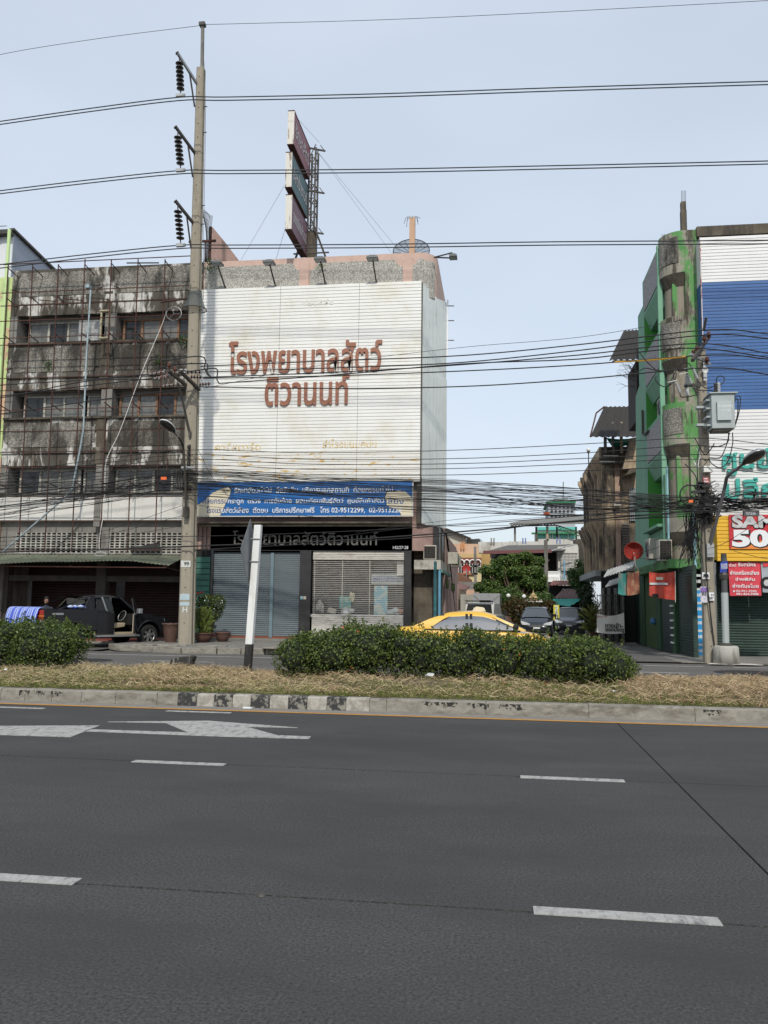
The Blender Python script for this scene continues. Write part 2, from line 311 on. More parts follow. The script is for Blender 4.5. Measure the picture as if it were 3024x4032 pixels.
# ------------------------------------------------------------------ lettering
def text(body, name, mat, parent, x0, x1, z0, z1, y, ext=0., bold=0., split=False, face=None, spacing=1.):
    """flat or raised lettering fitted to a rectangle; face = (origin, right, up) for planes that do not face the road"""
    c = bpy.data.curves.new('lettering', 'FONT'); c.body = body; c.size = 1; c.offset = bold; c.extrude = .05 if ext else 0; c.resolution_u = 3; c.space_character = spacing
    c.fill_mode = 'BOTH' if ext else 'FRONT'
    t = bpy.data.objects.new('lettering', c); COL.objects.link(t); bpy.context.view_layer.update()
    me = bpy.data.meshes.new_from_object(t.evaluated_get(bpy.context.evaluated_depsgraph_get())); bpy.data.objects.remove(t)
    co = np.empty(len(me.vertices)*3); me.vertices.foreach_get('co', co); co = co.reshape(-1, 3)
    mn, mxx = co.min(0), co.max(0)
    o0 = Vector((x0, y, z0)) if face is None else face[0]; r = Vector((1, 0, 0)) if face is None else face[1]; u = Vector((0, 0, 1)) if face is None else face[2]
    n = r.cross(u); W, Hh = (x1-x0, z1-z0); g = ORG.get(parent.name, Vector((0, 0, 0)))
    a = (co[:, 0]-mn[0])/(mxx[0]-mn[0])*W; b = (co[:, 1]-mn[1])/(mxx[1]-mn[1])*Hh; d = co[:, 2]/.05*ext/2 if ext else co[:, 2]*0
    pts = np.array(o0-g)[None]+a[:, None]*np.array(r)[None]+b[:, None]*np.array(u)[None]+(d+ext/2)[:, None]*np.array(n)[None]
    me.vertices.foreach_set('co', pts.ravel()); me.materials.clear(); me.materials.append(mat); me.update()
    if not split:
        o = bpy.data.objects.new(name, me); COL.objects.link(o); o.parent = parent; ORG[o.name] = g; return [o]
    import bmesh
    bm = bmesh.new(); bm.from_mesh(me); bmesh.ops.remove_doubles(bm, verts=bm.verts, dist=1e-5); bm.verts.ensure_lookup_table(); seen = set(); out = []
    for v in bm.verts:
        if v.index in seen: continue
        st = [v]; comp = []; seen.add(v.index)
        while st:
            q = st.pop(); comp.append(q)
            for e in q.link_edges:
                o2 = e.other_vert(q)
                if o2.index not in seen: seen.add(o2.index); st.append(o2)
        idx = {q.index: i for i, q in enumerate(comp)}; fs = {f for q in comp for f in q.link_faces}
        m2 = bpy.data.meshes.new(name); m2.from_pydata([tuple(q.co) for q in comp], [], [tuple(idx[q.index] for q in f.verts) for f in fs]); m2.materials.append(mat); m2.update()
        o = bpy.data.objects.new(name, m2); COL.objects.link(o); o.parent = parent; ORG[o.name] = g; o.location = n*(.003*(len(out) % 4)); out.append(o)
    bm.free(); return out
# ================================================================== GROUND AND ROADS
def flat(name, mat, x0, x1, y0, y1, z, parent=None):
    return MB().face([(x0, y0, z), (x1, y0, z), (x1, y1, z), (x0, y1, z)]).build(name, mat, parent)
g = flat('ground', farground, -900, 900, -60, 2500, -.06); tag(g, kind='structure')
road = flat('road', joint_dark, -90, 90, -20, 12.55, -.02); tag(road, kind='structure')
xs = [-90, -64, -50, -38, -27, -17.6, -8.2, 1.56, 11.2, 21, 32, 60, 90]; ys = [-20, 1.1, 4.56, 8.06, 11.56, 12.1]
for i in range(len(xs)-1):
    for j in range(len(ys)-1):
        gx = .007 if xs[i+1] in (1.56,) or xs[i] in (1.56,) else .005
        a = MB(); x0, x1, y0, y1 = xs[i]+gx, xs[i+1]-gx, ys[j]+.012, ys[j+1]-(.012 if j < 4 else 0)
        if j == 3: y1 = ys[j+1]-.001
        if j == 4: y0 = ys[j]+.001
        a.box(x0, x1, y0, y1, -.15, 0).build('road_slab', asphalt, road)
gut = flat('gutter', gutter, -90, 90, 12.1, 12.42, .004, road)
flat('edge_line', paint_yellow, -90, 90, 11.97, 12.09, .005, road)
def dash(x0, x1, y, wd=.11, sk=0):
    MB().box(x0, x1, y-wd/2, y+wd/2, .001, .006).build('lane_dash', paint_white, road)
for k in range(-8, 9):
    dash(-3.58+k*3.75, -2.65+k*3.75, 8.03)
    dash(.16+k*3.42, 1.08+k*3.42, 4.58)
for x in (-11.3, -7.5, -4.78, -1.3): pass
dash(-7.55, -6.57, 11.62, .1); dash(-4.78, -3.82, 11.78, .1); dash(-11.4, -10.4, 11.6, .1)
# direction arrows painted on the lane beside the median (large flat polygons traced on the ground)
def ground_poly(name, pts, z=.006, m=None):
    P = [atz(x, y, z) for x, y in pts]; MB().prism([(p.x, p.y, .001) for p in P], (0, 0, z-.001)).build(name, m or paint_white, road)
def LA(x, y): return (x/1.037, 2550+y/1.037)
ground_poly('arrow_marking', [LA(-330, 318), LA(-10, 319), LA(408, 317), LA(290, 364), LA(-330, 345)], .007)
ground_poly('arrow_stem', [LA(352, 341), LA(372, 333), LA(790, 346), LA(1270, 362), LA(1262, 372), LA(900, 362)], .0055)
ground_poly('arrow_marking', [LA(440, 302), LA(850, 298), LA(1215, 326), LA(1005, 322), LA(1165, 366), LA(1090, 366), LA(795, 357), LA(675, 306)], .0072)
# faint longitudinal edge scars and small raised stud
sm = MB().lathe([(0, .014), (.016, .012), (.022, .006), (.024, 0)], (atz(1030, 3528).x, atz(1030, 3528).y, .001), 12).build('road_stud', dark_steel, road, True)
# side road beyond the median
side = flat('side_road', asphalt_side, -90, 90, 17.2, 25.6, -.012); tag(side, kind='structure')
for x0, x1, y in ((-16, -5.6, 24.2), (3.9, 5.5, 24.45), (6.3, 12, 24.5), (3.4, 4.6, 21.85), (-9.4, -7.6, 21.9), (7.6, 9, 21.85), (-1.6, .4, 21.88), (-30, -19, 24.2)):
    MB().box(x0, x1, y-.05, y+.05, -.011, -.006).build('lane_line', paint_white, side)
for px, py, sx in ((330, 2600, .75), (2960, 2650, .9)):
    p = atz(px, py, -.01); MB().lathe([(0, .003), (sx, .002), (sx+.01, -.001)], (0, 0, 0), 20).build('manhole_cover', joint_dark, side, label='dark round cover in the side road').location = (p.x, p.y, -.01)
# soi (lane running away between the buildings)
soi = flat('lane', asphalt_side, -2.4, 5.2, 25.6, 140, .03); tag(soi, kind='structure')
# pavements
pv = MB().box(-10.2, -3.0, 26.6, 30.9, -.05, .19).build('pavement_body', pave); pv.name = 'pavement'; tag(pv, kind='structure')
kx = -10.6
edge = [(-13.0, 26.9), (-12.3, 26.1), (-11, 25.75), (-9.9, 25.35), (-8.8, 25.45), (-7.4, 25.9), (-6.6, 26.5), (-3.0, 26.55)]
for (xa, ya), (xb, yb) in zip(edge, edge[1:]):
    n_ = max(1, round(math.hypot(xb-xa, yb-ya)/.9))
    for k in range(n_):
        a = Vector((xa, ya, 0)).lerp(Vector((xb, yb, 0)), k/n_); b = Vector((xa, ya, 0)).lerp(Vector((xb, yb, 0)), (k+1)/n_); d = (b-a).normalized()*.01
        MB().bar(a+d+Vector((0, .1, .07)), b-d+Vector((0, .1, .07)), .2, .2+R.uniform(-.01, .02)).build('kerb_stone', kerb_c, pv, bevel=.02)
MB().prism([(-12.9, 27.05, .02), (-12.2, 26.25, .02), (-11, 25.9, .02), (-9.9, 25.55, .02), (-8.8, 25.65, .02), (-7.4, 26.1, .02), (-6.6, 26.62, .02), (-6.6, 30.9, .02), (-12.9, 30.9, .02)], (0, 0, .15)).build('pavement_top', pave, pv)
for k in range(9):   # broken paving edges
    x = R.uniform(-12, -7); y = R.uniform(25.9, 26.8)
    MB().box(-.3, .3, -.2, .2, -.02, .03).build('broken_slab', kerb_c, pv, bevel=.015).location = (x, y, .17+R.uniform(0, .012)); 
pr = flat('right_pavement', pave, 5.2, 60, 25.6, 31.2, .015); tag(pr, kind='structure')
MB().prism([(5.0, 26.2, .016), (5.35, 25.7, .016), (40, 25.7, .016), (40, 25.9, .016), (5.5, 25.9, .016), (5.25, 26.4, .016)], (0, 0, .02)).build('kerb_strip', kerb_c, pr)
MB().box(5.0, 5.12, 26.5, 29.4, .012, .022).build('drain_joint', joint_dark, pr)
ap = flat('forecourt', asphalt_side, -34, -13, 25.6, 30.2, .008); tag(ap, kind='structure')
MB().box(-26, -12.7, 30.2, 31.9, -.02, .14).build('tiled_step', M('red_step', (.2, .05, .04), .6, var=.2, vs=8), ap)
MB().box(-26, -12.7, 30.0, 30.2, -.02, .09).build('step_kerb', kerb_c, ap)
# ------------------------------------------------------------------ median
def hm(x, y):
    t = (y-12.62)/4.5; b = .17+.075*math.sin(max(0, min(1, t))*math.pi)**.7 if 0 < t < 1 else .17
    if t > .75: b -= (t-.75)*.5
    if t < .12: return .185+(b-.17)*max(0, t)/.12*.5
    return b+.035*math.sin(x*1.7+y)*math.sin(x*.6+1)+.02*math.sin(x*4.1+y*3.)+(.07*math.exp(-((x-4.5)/1.8)**2) if x > 2 else 0)+.05*math.exp(-((x+6.2)/1.5)**2)
mb = MB(); NX, NY = 260, 26; X0, X1 = -24, 20
for j in range(NY+1):
    for i in range(NX+1):
        x = X0+(X1-X0)*i/NX; y = 12.6+4.6*j/NY; z = hm(x, y)
        if j == NY: z = -.05
        mb.v.append((x, y, z))
for j in range(NY):
    for i in range(NX):
        a = j*(NX+1)+i; mb.f.append((a, a+1, a+NX+2, a+NX+1)); mb.m.append(0)
md = mb.build('median_soil', soil, smooth=True); tag(md, kind='structure')
MB().box(-90, -24, 12.6, 17.2, -.05, .25).box(20, 90, 12.6, 17.2, -.05, .25).build('median_ends', soil, md)
kb = thing('median_kerb', None, None, (0, 12.5, 0), kind='structure')
pat = {}
# kerb cast in blocks; painted black and white by turns in front of the traffic sign
bx = [at(p/1.037, 2745, 12.42).x for p in (0, 100, 210, 330, 470, 640, 725, 802, 873, 949, 1023, 1101, 1176, 1254, 1334, 1413, 1508, 1578)]
cuts = [-24+1.0*k for k in range(0, int(bx[0]+24))]+bx
last = bx[-1]
while last < 20: last += 1.45; cuts.append(last)
for i, (a, b) in enumerate(zip(cuts, cuts[1:])):
    mt = kerb_c
    if a in bx:
        k = bx.index(a)
        if 6 <= k <= 15: mt = kerb_k if k % 2 == 0 else kerb_w
    dz = R.uniform(-.004, .006); e = .004
    MB().prism([(a+e, 12.42, -.03), (a+e, 12.445, .165+dz), (a+e, 12.46, .18+dz), (a+e, 12.62, .185+dz), (a+e, 12.62, -.03)], (b-a-2*e, 0, 0)).build('kerb_stone', mt, kb)
MB().box(-90, 90, 12.45, 12.6, -.04, .14).build('kerb_bedding', kerb_c, kb)
# black mould patches on the kerb face
mould = M('kerb_mould', (.02, .02, .018), 1, dirt=1, dcol=(.25, .23, .19), dscale=(22, 22, 22), dlo=.5, dhi=.55)
for px0, px1 in ((1660, 1800), (1840, 1925), (1965, 2070), (2770, 2840), (70, 110), (130, 170), (195, 240)):
    a = at(px0, 2780, 12.42).x; b = at(px1, 2790, 12.42).x
    n = 14; top = [(a+(b-a)*i/n, 12.4405+R.uniform(-.0003, .0003), .165) for i in range(n+1)]; low = [(x, 12.4405-.004-.0, .165-R.uniform(.02, .09)) for x, _, _ in top]
    m_ = MB()
    for i in range(n):
        p, q, r_, s_ = low[i], low[i+1], top[i+1], top[i]
        f = lambda v: (v[0], 12.4165+(v[2]+.03)*.128, v[2])
        m_.face([f(p), f(q), f(r_), f(s_)])
    m_.build('mould_patch', mould, kb)
# ------------------------------------------------------------------ leaf clouds (numpy)
def cloud(name, P, Nrm, size, mat, parent=None, jitter=.9, aspect=.5, seed=1, fold=.25):
    """P: leaf positions, Nrm: outward directions; each leaf is a folded four-point blade with a random turn"""
    rg = np.random.default_rng(seed); n = len(P)
    d = Nrm+rg.normal(0, jitter, (n, 3)); d /= np.linalg.norm(d, axis=1)[:, None]
    a = np.cross(d, rg.normal(0, 1, (n, 3))); a /= np.linalg.norm(a, axis=1)[:, None]; b = np.cross(d, a)
    s = size*rg.uniform(.6, 1.3, n)[:, None]
    v = np.stack([P-a*s, P-b*s*aspect+d*s*fold, P+a*s, P+b*s*aspect+d*s*fold], 1).reshape(-1, 3)
    if parent is not None:
        g0 = ORG.get(parent.name, Vector()); v = v-np.array(g0)
    me = bpy.data.meshes.new(name); me.vertices.add(n*4); me.vertices.foreach_set('co', v.ravel())
    me.loops.add(n*4); me.loops.foreach_set('vertex_index', np.arange(n*4)); me.polygons.add(n); me.polygons.foreach_set('loop_start', np.arange(0, n*4, 4)); me.polygons.foreach_set('loop_total', np.full(n, 4))
    me.materials.append(mat); me.update(calc_edges=True); me.validate()
    o = bpy.data.objects.new(name, me); COL.objects.link(o)
    if parent is not None: o.parent = parent; ORG[o.name] = g0
    return o
def shells(lumps, per, seed, inner=.72, low=-1e9, skip_inside=True):
    """points near the surfaces of many ellipsoids; lumps = (x,y,z, rx,ry,rz)"""
    rg = np.random.default_rng(seed); L_ = np.array(lumps, float); PP = []; NN = []
    for i, l in enumerate(L_):
        n = int(per*(l[3]*l[4]+l[3]*l[5]+l[4]*l[5])); d = rg.normal(0, 1, (n, 3)); d /= np.linalg.norm(d, axis=1)[:, None]
        rr = rg.uniform(inner, 1.08, n)[:, None]; p = l[:3]+d*rr*l[3:]
        keep = p[:, 2] > low
        if skip_inside:
            for k, q in enumerate(L_):
                if k == i: continue
                keep &= (((p-q[:3])/q[3:])**2).sum(1) > .5
        PP.append(p[keep]); NN.append(d[keep])
    return np.concatenate(PP), np.concatenate(NN)
def hedge(label, x0, x1, yc, seed, top, ends, wy=.55):
    rg = random.Random(seed); root = thing('hedge', label, 'hedge', ((x0+x1)/2, yc, .25))
    lumps = []; x = x0+.3
    while x < x1-.2:
        t = top(x)-.04+.05*math.sin(x*3.9+seed)+.035*math.sin(x*8.3)+rg.uniform(-.05, .05)
        for yy in (-.3, .25):
            r = rg.uniform(.25, .44); lumps.append((x+rg.uniform(-.1, .1), yc+yy+rg.uniform(-.08, .08), t-r*.75+rg.uniform(-.05, .04), r*1.15, r, r*.85))
            lumps.append((x+rg.uniform(-.1, .1), yc+yy*1.25+rg.uniform(-.08, .08), .28+.42*(t-.3), r*1.1, r*.95, .36))
        x += rg.uniform(.27, .36)
    for (ex, ez, er) in ends: lumps.append((ex, yc, ez, er, er, er*.8))
    P, N_ = shells(lumps, 2300, seed, low=.24)
    sp = []; sn = []
    for k in range(int((x1-x0)*15)):      # upright sprouts that break the outline
        x = rg.uniform(x0+.1, x1-.1); y = yc+rg.uniform(-.4, .4); t = top(x)-.06; h = rg.choice((.05, .09, .13, .18, .24))
        for q in range(26):
            u = rg.random(); sp.append((x+rg.gauss(0, .035*(1.2-u)), y+rg.gauss(0, .035), t-.1+u*(h+.1))); sn.append((rg.gauss(0, 1), rg.gauss(0, 1), .5))
    P = np.concatenate([P, np.array(sp)]); N_ = np.concatenate([N_, np.array(sn)])
    fo = cloud('foliage', P, N_, .026, leaf_h, root, .7, .55, seed); fo['kind'] = 'stuff'
    k = np.random.default_rng(seed).random(len(P)) < .09; fo = cloud('young_shoots', P[k]+N_[k]*.015, N_[k], .024, leaf_y, root, .8, .5, seed+9); fo['kind'] = 'stuff'
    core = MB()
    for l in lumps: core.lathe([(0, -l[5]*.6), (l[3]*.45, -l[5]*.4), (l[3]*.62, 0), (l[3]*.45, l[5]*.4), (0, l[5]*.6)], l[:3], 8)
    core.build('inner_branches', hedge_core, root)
    st = MB(); 
    for k in range(int((x1-x0)*5)):
        x = rg.uniform(x0+.2, x1-.2); y = yc+rg.uniform(-.35, .2); z = hm(x, y)-.03
        st.tube([(x, y, z), (x+rg.uniform(-.06, .06), y+rg.uniform(-.05, .05), z+.2), (x+rg.uniform(-.15, .15), y+rg.uniform(-.1, .1), z+.45)], [.014, .01, .006], 5)
    st.build('stem', bark, root)
    fl = MB()
    for k in range(int((x1-x0)*3.5)):
        q = P[rg.randrange(len(P))]; 
        if q[1] > yc+.1: continue
        for j in range(5): 
            a = Vector(q)+Vector((rg.gauss(0, .018), -.03+rg.gauss(0, .01), rg.gauss(0, .014)+.01)); fl.box(a.x-.007, a.x+.007, a.y-.006, a.y+.006, a.z-.007, a.z+.007)
    fl.build('orange_blossom', orange_fl, root)
    return root
tp = lambda pts: (lambda x: float(np.interp(x, [p[0] for p in pts], [p[1] for p in pts])))
YH = 15.75
def H_(px, py): q = at(px, py, YH); return (q.x, q.z)
mt_ = tp([H_(1140, 2540), H_(1200, 2505), H_(1290, 2480), H_(1400, 2450), H_(1480, 2470), H_(1600, 2475), H_(1800, 2485), H_(1950, 2495), H_(2100, 2503), H_(2200, 2508), H_(2290, 2498), H_(2400, 2525), H_(2460, 2560)])
hedge('long clipped hedge with small orange flowers in front of the yellow taxi', H_(1135, 2560)[0], H_(2475, 2560)[0], YH, 3, mt_, [(H_(1150, 2560)[0], .62, .24), (H_(2480, 2600)[0]-.02, .5, .2)])
mt2 = tp([(-30, 1.12), H_(0, 2450), H_(60, 2440), H_(150, 2455), H_(240, 2450), H_(290, 2480), H_(315, 2530)])
hedge('short hedge with orange flowers on the median in front of the parked pickup', -12.9, H_(290, 2560)[0], YH, 5, mt2, [(H_(255, 2560)[0], .55, .24)])
# ------------------------------------------------------------------ cut grass
def straws(name, n, xr, yr, mat, ln, seed, lift=.03, dens=None, up=.25, wd=.0035):
    rg = np.random.default_rng(seed); x = rg.uniform(*xr, n); y = rg.uniform(*yr, n)
    if dens is not None:
        k = rg.random(n) < dens(x, y); x, y = x[k], y[k]
    n = len(x); z = np.array([hm(a, b) for a, b in zip(x, y)])+np.abs(rg.normal(0, lift, n))
    th = rg.uniform(0, 2*np.pi, n); el = rg.normal(0, up, n); l = ln*rg.uniform(.4, 1.3, n)
    d = np.stack([np.cos(th)*np.cos(el), np.sin(th)*np.cos(el), np.abs(np.sin(el))], 1)*l[:, None]; P = np.stack([x, y, z], 1)
    s = np.cross(d, rg.normal(0, 1, (n, 3))); s = s/np.linalg.norm(s, axis=1)[:, None]*wd
    mid = P+d*.5+np.array([0, 0, 1])*rg.normal(0, .15, n)[:, None]*l[:, None]
    v = np.stack([P-s, P+s, mid+s, mid-s, P+d], 1).reshape(-1, 3)
    me = bpy.data.meshes.new(name); me.vertices.add(n*5); me.vertices.foreach_set('co', v.ravel())
    base = np.arange(n)*5; li = np.stack([base, base+1, base+2, base+3, base+3, base+2, base+4], 1).ravel()
    me.loops.add(n*7); me.loops.foreach_set('vertex_index', li); me.polygons.add(n*2); ls = np.stack([np.arange(n)*7, np.arange(n)*7+4], 1).ravel()
    me.polygons.foreach_set('loop_start', ls); me.polygons.foreach_set('loop_total', np.tile([4, 3], n)); me.materials.append(mat); me.update(calc_edges=True); me.validate()
    o = bpy.data.objects.new(name, me); COL.objects.link(o); tag(o, kind='stuff'); return o
nz = lambda x, y, a, b: np.sin(x*a+1.3*np.sin(y*b))*np.sin(y*b*1.4+x*.7)
hx0, hx1 = H_(1120, 2640)[0], H_(2490, 2640)[0]
under = lambda x, y: ((x > hx0+.2) & (x < hx1-.3) & (y > 13.6)).astype(float)
straws('dry_cut_grass', 52000, (-12, 7.5), (12.75, 17.0), straw, .17, 1, .03, lambda x, y: np.clip(.75+.5*nz(x, y, 1.1, 1.9), .15, 1)*(1-.6*under(x, y))*(1-.5*((x < -8.2) & (y < 13.7))))
o = straws('reddish_dry_grass', 34000, (-7, 7.5), (12.75, 17.0), straw_r, .17, 2, .035, lambda x, y: np.clip(np.where(x > 2, 1., np.where(x > hx0, .22, .7)*(x > -6))+.4*nz(x, y, 1.4, 1.1), 0, 1)*(1-.4*under(x, y)))
straws('short_green_grass', 90000, (-12, 7.5), (12.6, 16.8), grass_g, .085, 3, .008, lambda x, y: np.clip(1.25-(y-12.62)/1.8+.5*nz(x, y, 1.7, 2.3), .07, 1)*np.where(x > 3.4, .4, 1), up=.9, wd=.004)
# litter and weeds on the median
lit = [(1025, 2665, white_print, .045), (1050, 2655, white_print, .05), (1180, 2660, white_print, .03), (2410, 2700, sheet_side, .07), (2420, 2706, white_print, .05), (1690, 2665, sheet_side, .1), (1985, 2690, paint_yellow, .05), (2150, 2692, red_print, .045), (2985, 2708, sheet_side, .04), (2900, 2712, white_print, .03), (258, 2658, white_print, .025), (2866, 2665, M('blue_plastic', (.05, .3, .6), .4), .06), (28, 2632, white_print, .06), (1880, 2670, white_print, .04)]
for i, (px, py, m_, s_) in enumerate(lit):
    q = atz(px, py, .3); q.z = hm(q.x, q.y)+.03; a = MB(); rg = random.Random(i)
    pts = [(q.x+s_*math.cos(t)*rg.uniform(.5, 1.2), q.y+s_*math.sin(t)*rg.uniform(.5, 1.2), q.z+rg.uniform(0, s_*.8)) for t in (0, 1, 2.1, 3.1, 4.2, 5.3)]
    c_ = (q.x, q.y, q.z+s_*.5)
    for k in range(6): a.face([c_, pts[k], pts[(k+1) % 6]])
    nm = ['crumpled white wrapper beside the sign post', 'white scrap of paper just right of the sign post', 'tiny white scrap left of the long hedge', 'pale plastic bag at the right end of the hedge', 'white rag lying on straw right of the hedge', 'flattened clear plastic bag under the left part of the long hedge', 'yellowish wrapper below the middle of the long hedge', 'red scrap at the foot of the hedge below the parked cars', 'pale wrapper on dry straw near the right edge', 'small white scrap on straw in front of the green shutter', 'white scrap in the grass in front of the short hedge', 'blue plastic scrap on the dry grass in front of the lamp post', 'white wrapper under the left hedge', 'white paper bit below the taxi bonnet'][i]
    tag(a.build('litter', m_), nm, 'litter')
for px, py, m_ in ((975, 2792, white_print), (1016, 2780, white_print)):
    q = atz(px, py); tag(MB().prism([(q.x-.07, q.y-.02, .01), (q.x+.05, q.y-.03, .01), (q.x+.07, q.y+.02, .01), (q.x-.04, q.y+.03, .01)], (0, 0, .02)).build('litter', m_), 'brown and white wrapper in the gutter' if px < 1000 else 'thin white straw lying in the gutter', 'litter')
q = at(710, 2618, 15.6); q.z = hm(q.x, 15.6)+.03
ck = MB().prism([(q.x-.24, 15.6, q.z-.03), (q.x+.2, 15.6, q.z+.03), (q.x+.26, 15.6, q.z+.2), (q.x+.2, 15.6, q.z+.22), (q.x-.2, 15.6, q.z+.15)], (0, .22, 0)).build('kerb_block', M('charred_kerb', (.03, .03, .028), .95, dirt=.8, dcol=(.22, .21, .18), dscale=(14, 14, 3), dlo=.52, dhi=.6), bevel=.02)
tag(ck, 'loose black and white kerb block lying on the median grass', 'kerb block')
# ------------------------------------------------------------------ traffic sign seen from its edge
SP = Vector((-4.86, 16.2, .3)); b_ = at(975, 2632, 16.2); t_ = at(1018, 2068, 16.2)
SP = Vector((b_.x, 16.2, hm(b_.x, 16.2)))
ts = thing('traffic_sign', 'square grey traffic sign seen edge-on on a white post with a black foot', 'traffic sign', SP)
tx, tz = t_.x, t_.z; bx_ = b_.x; mid = lambda k: (bx_+(tx-bx_)*k)
def seg(z0, z1, name, m_):
    k0 = (z0-SP.z)/(tz-SP.z); k1 = (z1-SP.z)/(tz-SP.z); x0 = mid(k0); x1 = mid(k1)
    MB().prism([(x0-.07, 16.12, z0), (x0+.07, 16.12, z0), (x0+.07, 16.26, z0), (x0-.07, 16.26, z0)], (x1-x0, 0, z1-z0)).build(name, m_, ts, bevel=.008)
zb = at(985, 2537, 16.2).z
seg(SP.z-.1, zb, 'post_foot', M('black_paint', (.012, .012, .012), .6, dirt=.5, dcol=(.06, .055, .05), dscale=(8, 8, 3))); seg(zb+.001, tz, 'post', M('white_post', (.7, .71, .7), .6, dirt=.3, dcol=(.35, .32, .25), dscale=(6, 6, 1.5)))
# plate: turned almost edge-on to the camera, its back facing left
pt = at(1008, 2043, 16.12); pb = at(992, 2300, 16.12); pl = at(970, 2160, 16.12)
c0 = Vector((mid(.7)-.085, 16.14, 0)); dirx = Vector((-.03, 1, 0)).normalized()
zc = (pt.z+pb.z)/2; hh = (pt.z-pb.z)/2; off = Vector((-.03, 0, 0))
cc = Vector((c0.x, c0.y+.0, zc)); P4 = [cc+Vector((0, 0, hh)), cc+dirx*hh, cc-Vector((0, 0, hh)), cc-dirx*hh]
MB().prism([p+off for p in P4], (.006, -.002, 0)).build('sign_plate', M('sign_back', (.2, .215, .23), .5, .2, var=.05), ts)
for z in (zc+.25, zc-.2):
    MB().tube([(c0.x, 16.1, z), (c0.x+.2, 16.1, z)], .01, 6).build('bolt', steel, ts)
# ================================================================== crops of the photograph used while measuring
def L1(x, y): return (x/2.023, 850+y/2.023)
def L2(x, y): return (x/2.023, 1650+y/2.023)
def H1(x, y): return (700+x/1.4813, 850+y/1.4813)
def H2(x, y): return (700+x/1.4813, 1850+y/1.4813)
def S1(x, y): return (1600+x/2.023, 1650+y/2.023)
def G1(x, y): return (2280+x/2.2124, 700+y/2.2124)
def G2(x, y): return (2280+x/2.1062, 1650+y/2.1062)
def S2(x, y): return (1750+x/2.37, 2000+y/2.37)
def TT(x, y): return (1050+x/2.37, 400+y/2.37)
def VV(x, y): return (2450+x/2.603, 1250+y/2.603)
def arc(cx, cz, r, a0, a1, n=6): return [(cx+r*math.cos(rad(a0+(a1-a0)*i/n)), cz+r*math.sin(rad(a0+(a1-a0)*i/n))) for i in range(n+1)]
def xz(poly, y): return [(x, y, z) for x, z in poly]
# ================================================================== STAINED SHOPHOUSE (left)
LB = thing('old_shophouse', 'four-storey shophouse with black-stained concrete bands behind a rusty frame', 'building', (-16, 31.4, 0))
XL, XC, XR = -20.0, -15.75, -11.82
def bay_panels(z0, z1, xa, xb, mat, name='pebble_panel', y=31.0, ch=.28):
    # panel with scooped corners standing 2 cm proud of the wall band
    pts = []
    for cx, cz, a0 in ((xb, z1, 270), (xa, z1, 360), (xa, z0, 90), (xb, z0, 180)):
        pts += arc(cx, cz, ch, a0, a0-90, 5)
    return MB().prism(xz(pts, y), (0, .06, 0)).build(name, mat, LB)
MB().box(XL, XR, 31.0, 31.25, 13.2, 15.16).build('parapet', plaster_w, LB)
bay_panels(14.02, 15.02, XL+.12, XC-.3, peb_d, y=30.965); bay_panels(14.02, 15.06, XC+.25, XR-.05, peb_d, y=30.965)
MB().box(XL, XR, 30.94, 31.0, 13.68, 13.98).build('ledge', plaster_w, LB)
MB().box(XL, XR, 31.25, 44, 14.4, 14.6).build('roof_slab', plaster_g, LB)
floors = [(10.05, 11.98, 12.0, 13.2), (6.95, 8.86, 8.88, 10.05)]
for zb, zt, wz0, wz1 in floors:
    MB().box(XL, XR, 31.0, 31.2, zb, zt-.02).build('balcony_band', plaster_w, LB)
    MB().box(XL, XR, 30.93, 31.0, zb+.5, zb+.72).build('ledge', plaster_w, LB)
    MB().box(XL, XR, 30.9, 31.9, zt-.02, zt+.06).build('sill', plaster_d, LB)
    bay_panels(zb+.76, zt-.16, XL+.12, XC-.3, peb_d, y=30.965, ch=.2); bay_panels(zb+.76, zt-.14, XC+.25, XR-.05, peb_k, y=30.965, ch=.2)
MB().box(XL, XR, 31.0, 31.25, 4.76, 5.78).build('balcony_band', panel_w, LB)
MB().box(XL, XR, 30.9, 31.9, 5.78, 5.84).build('sill', plaster_d, LB)
# grime-blackened central and right-hand piers in front of the bands
for zb, zt in ((10.07, 11.95), (6.97, 8.83), (13.22, 14.1)):
    MB().box(XC-.22, XC+.16, 30.955, 31.0, zb, zt).build('pilaster', plaster_d, LB)
MB().box(XC-.16, XC+.14, 30.96, 31.0, 14.1, 15.1).build('pilaster', plaster_w, LB)
MB().box(XC-.16, XC+.1, 30.96, 31.0, 4.5, 7.0).build('pilaster', plaster_g, LB)
for wz0, wz1 in ((12.04, 13.2), (8.92, 10.05), (5.84, 6.97)):
    for a, b in ((XL, XL+.3), (XC-.12, XC+.35), (XR-.25, XR)):
        MB().box(a, b, 31.0, 31.9, wz0, wz1+.02).build('jamb', plaster_g, LB)
    MB().box(XL, XR, 31.2, 31.95, wz1, wz1+.08).build('soffit', plaster_g, LB)
    MB().box(XL, XR, 32.6, 32.7, wz0-.4, wz1+.3).build('room_back', dark_in, LB)
def window(x0, x1, z0, z1, y, n, fm, parent, gm=glass_d, hide=()):
    f = MB(); wd = .09
    f.wall(x0, x1, z0, z1, y, y+.08, [(x0+wd+(x1-x0-wd)*k/n, x0+(x1-x0-wd)*(k+1)/n, z0+.07, z1-.07) for k in range(n)])
    fr = f.build('window', fm, parent)
    for k in range(n):
        if k in hide: continue
        a = x0+wd+(x1-x0-wd)*k/n; b = x0+(x1-x0-wd)*(k+1)/n
        MB().box(a, b, y+.05, y+.06, z0+.07, z1-.07).build('pane', glass_c if gm == glass_d and (k*5+int(x0*2)+int(z0)) % 3 else gm, fr)
    return fr
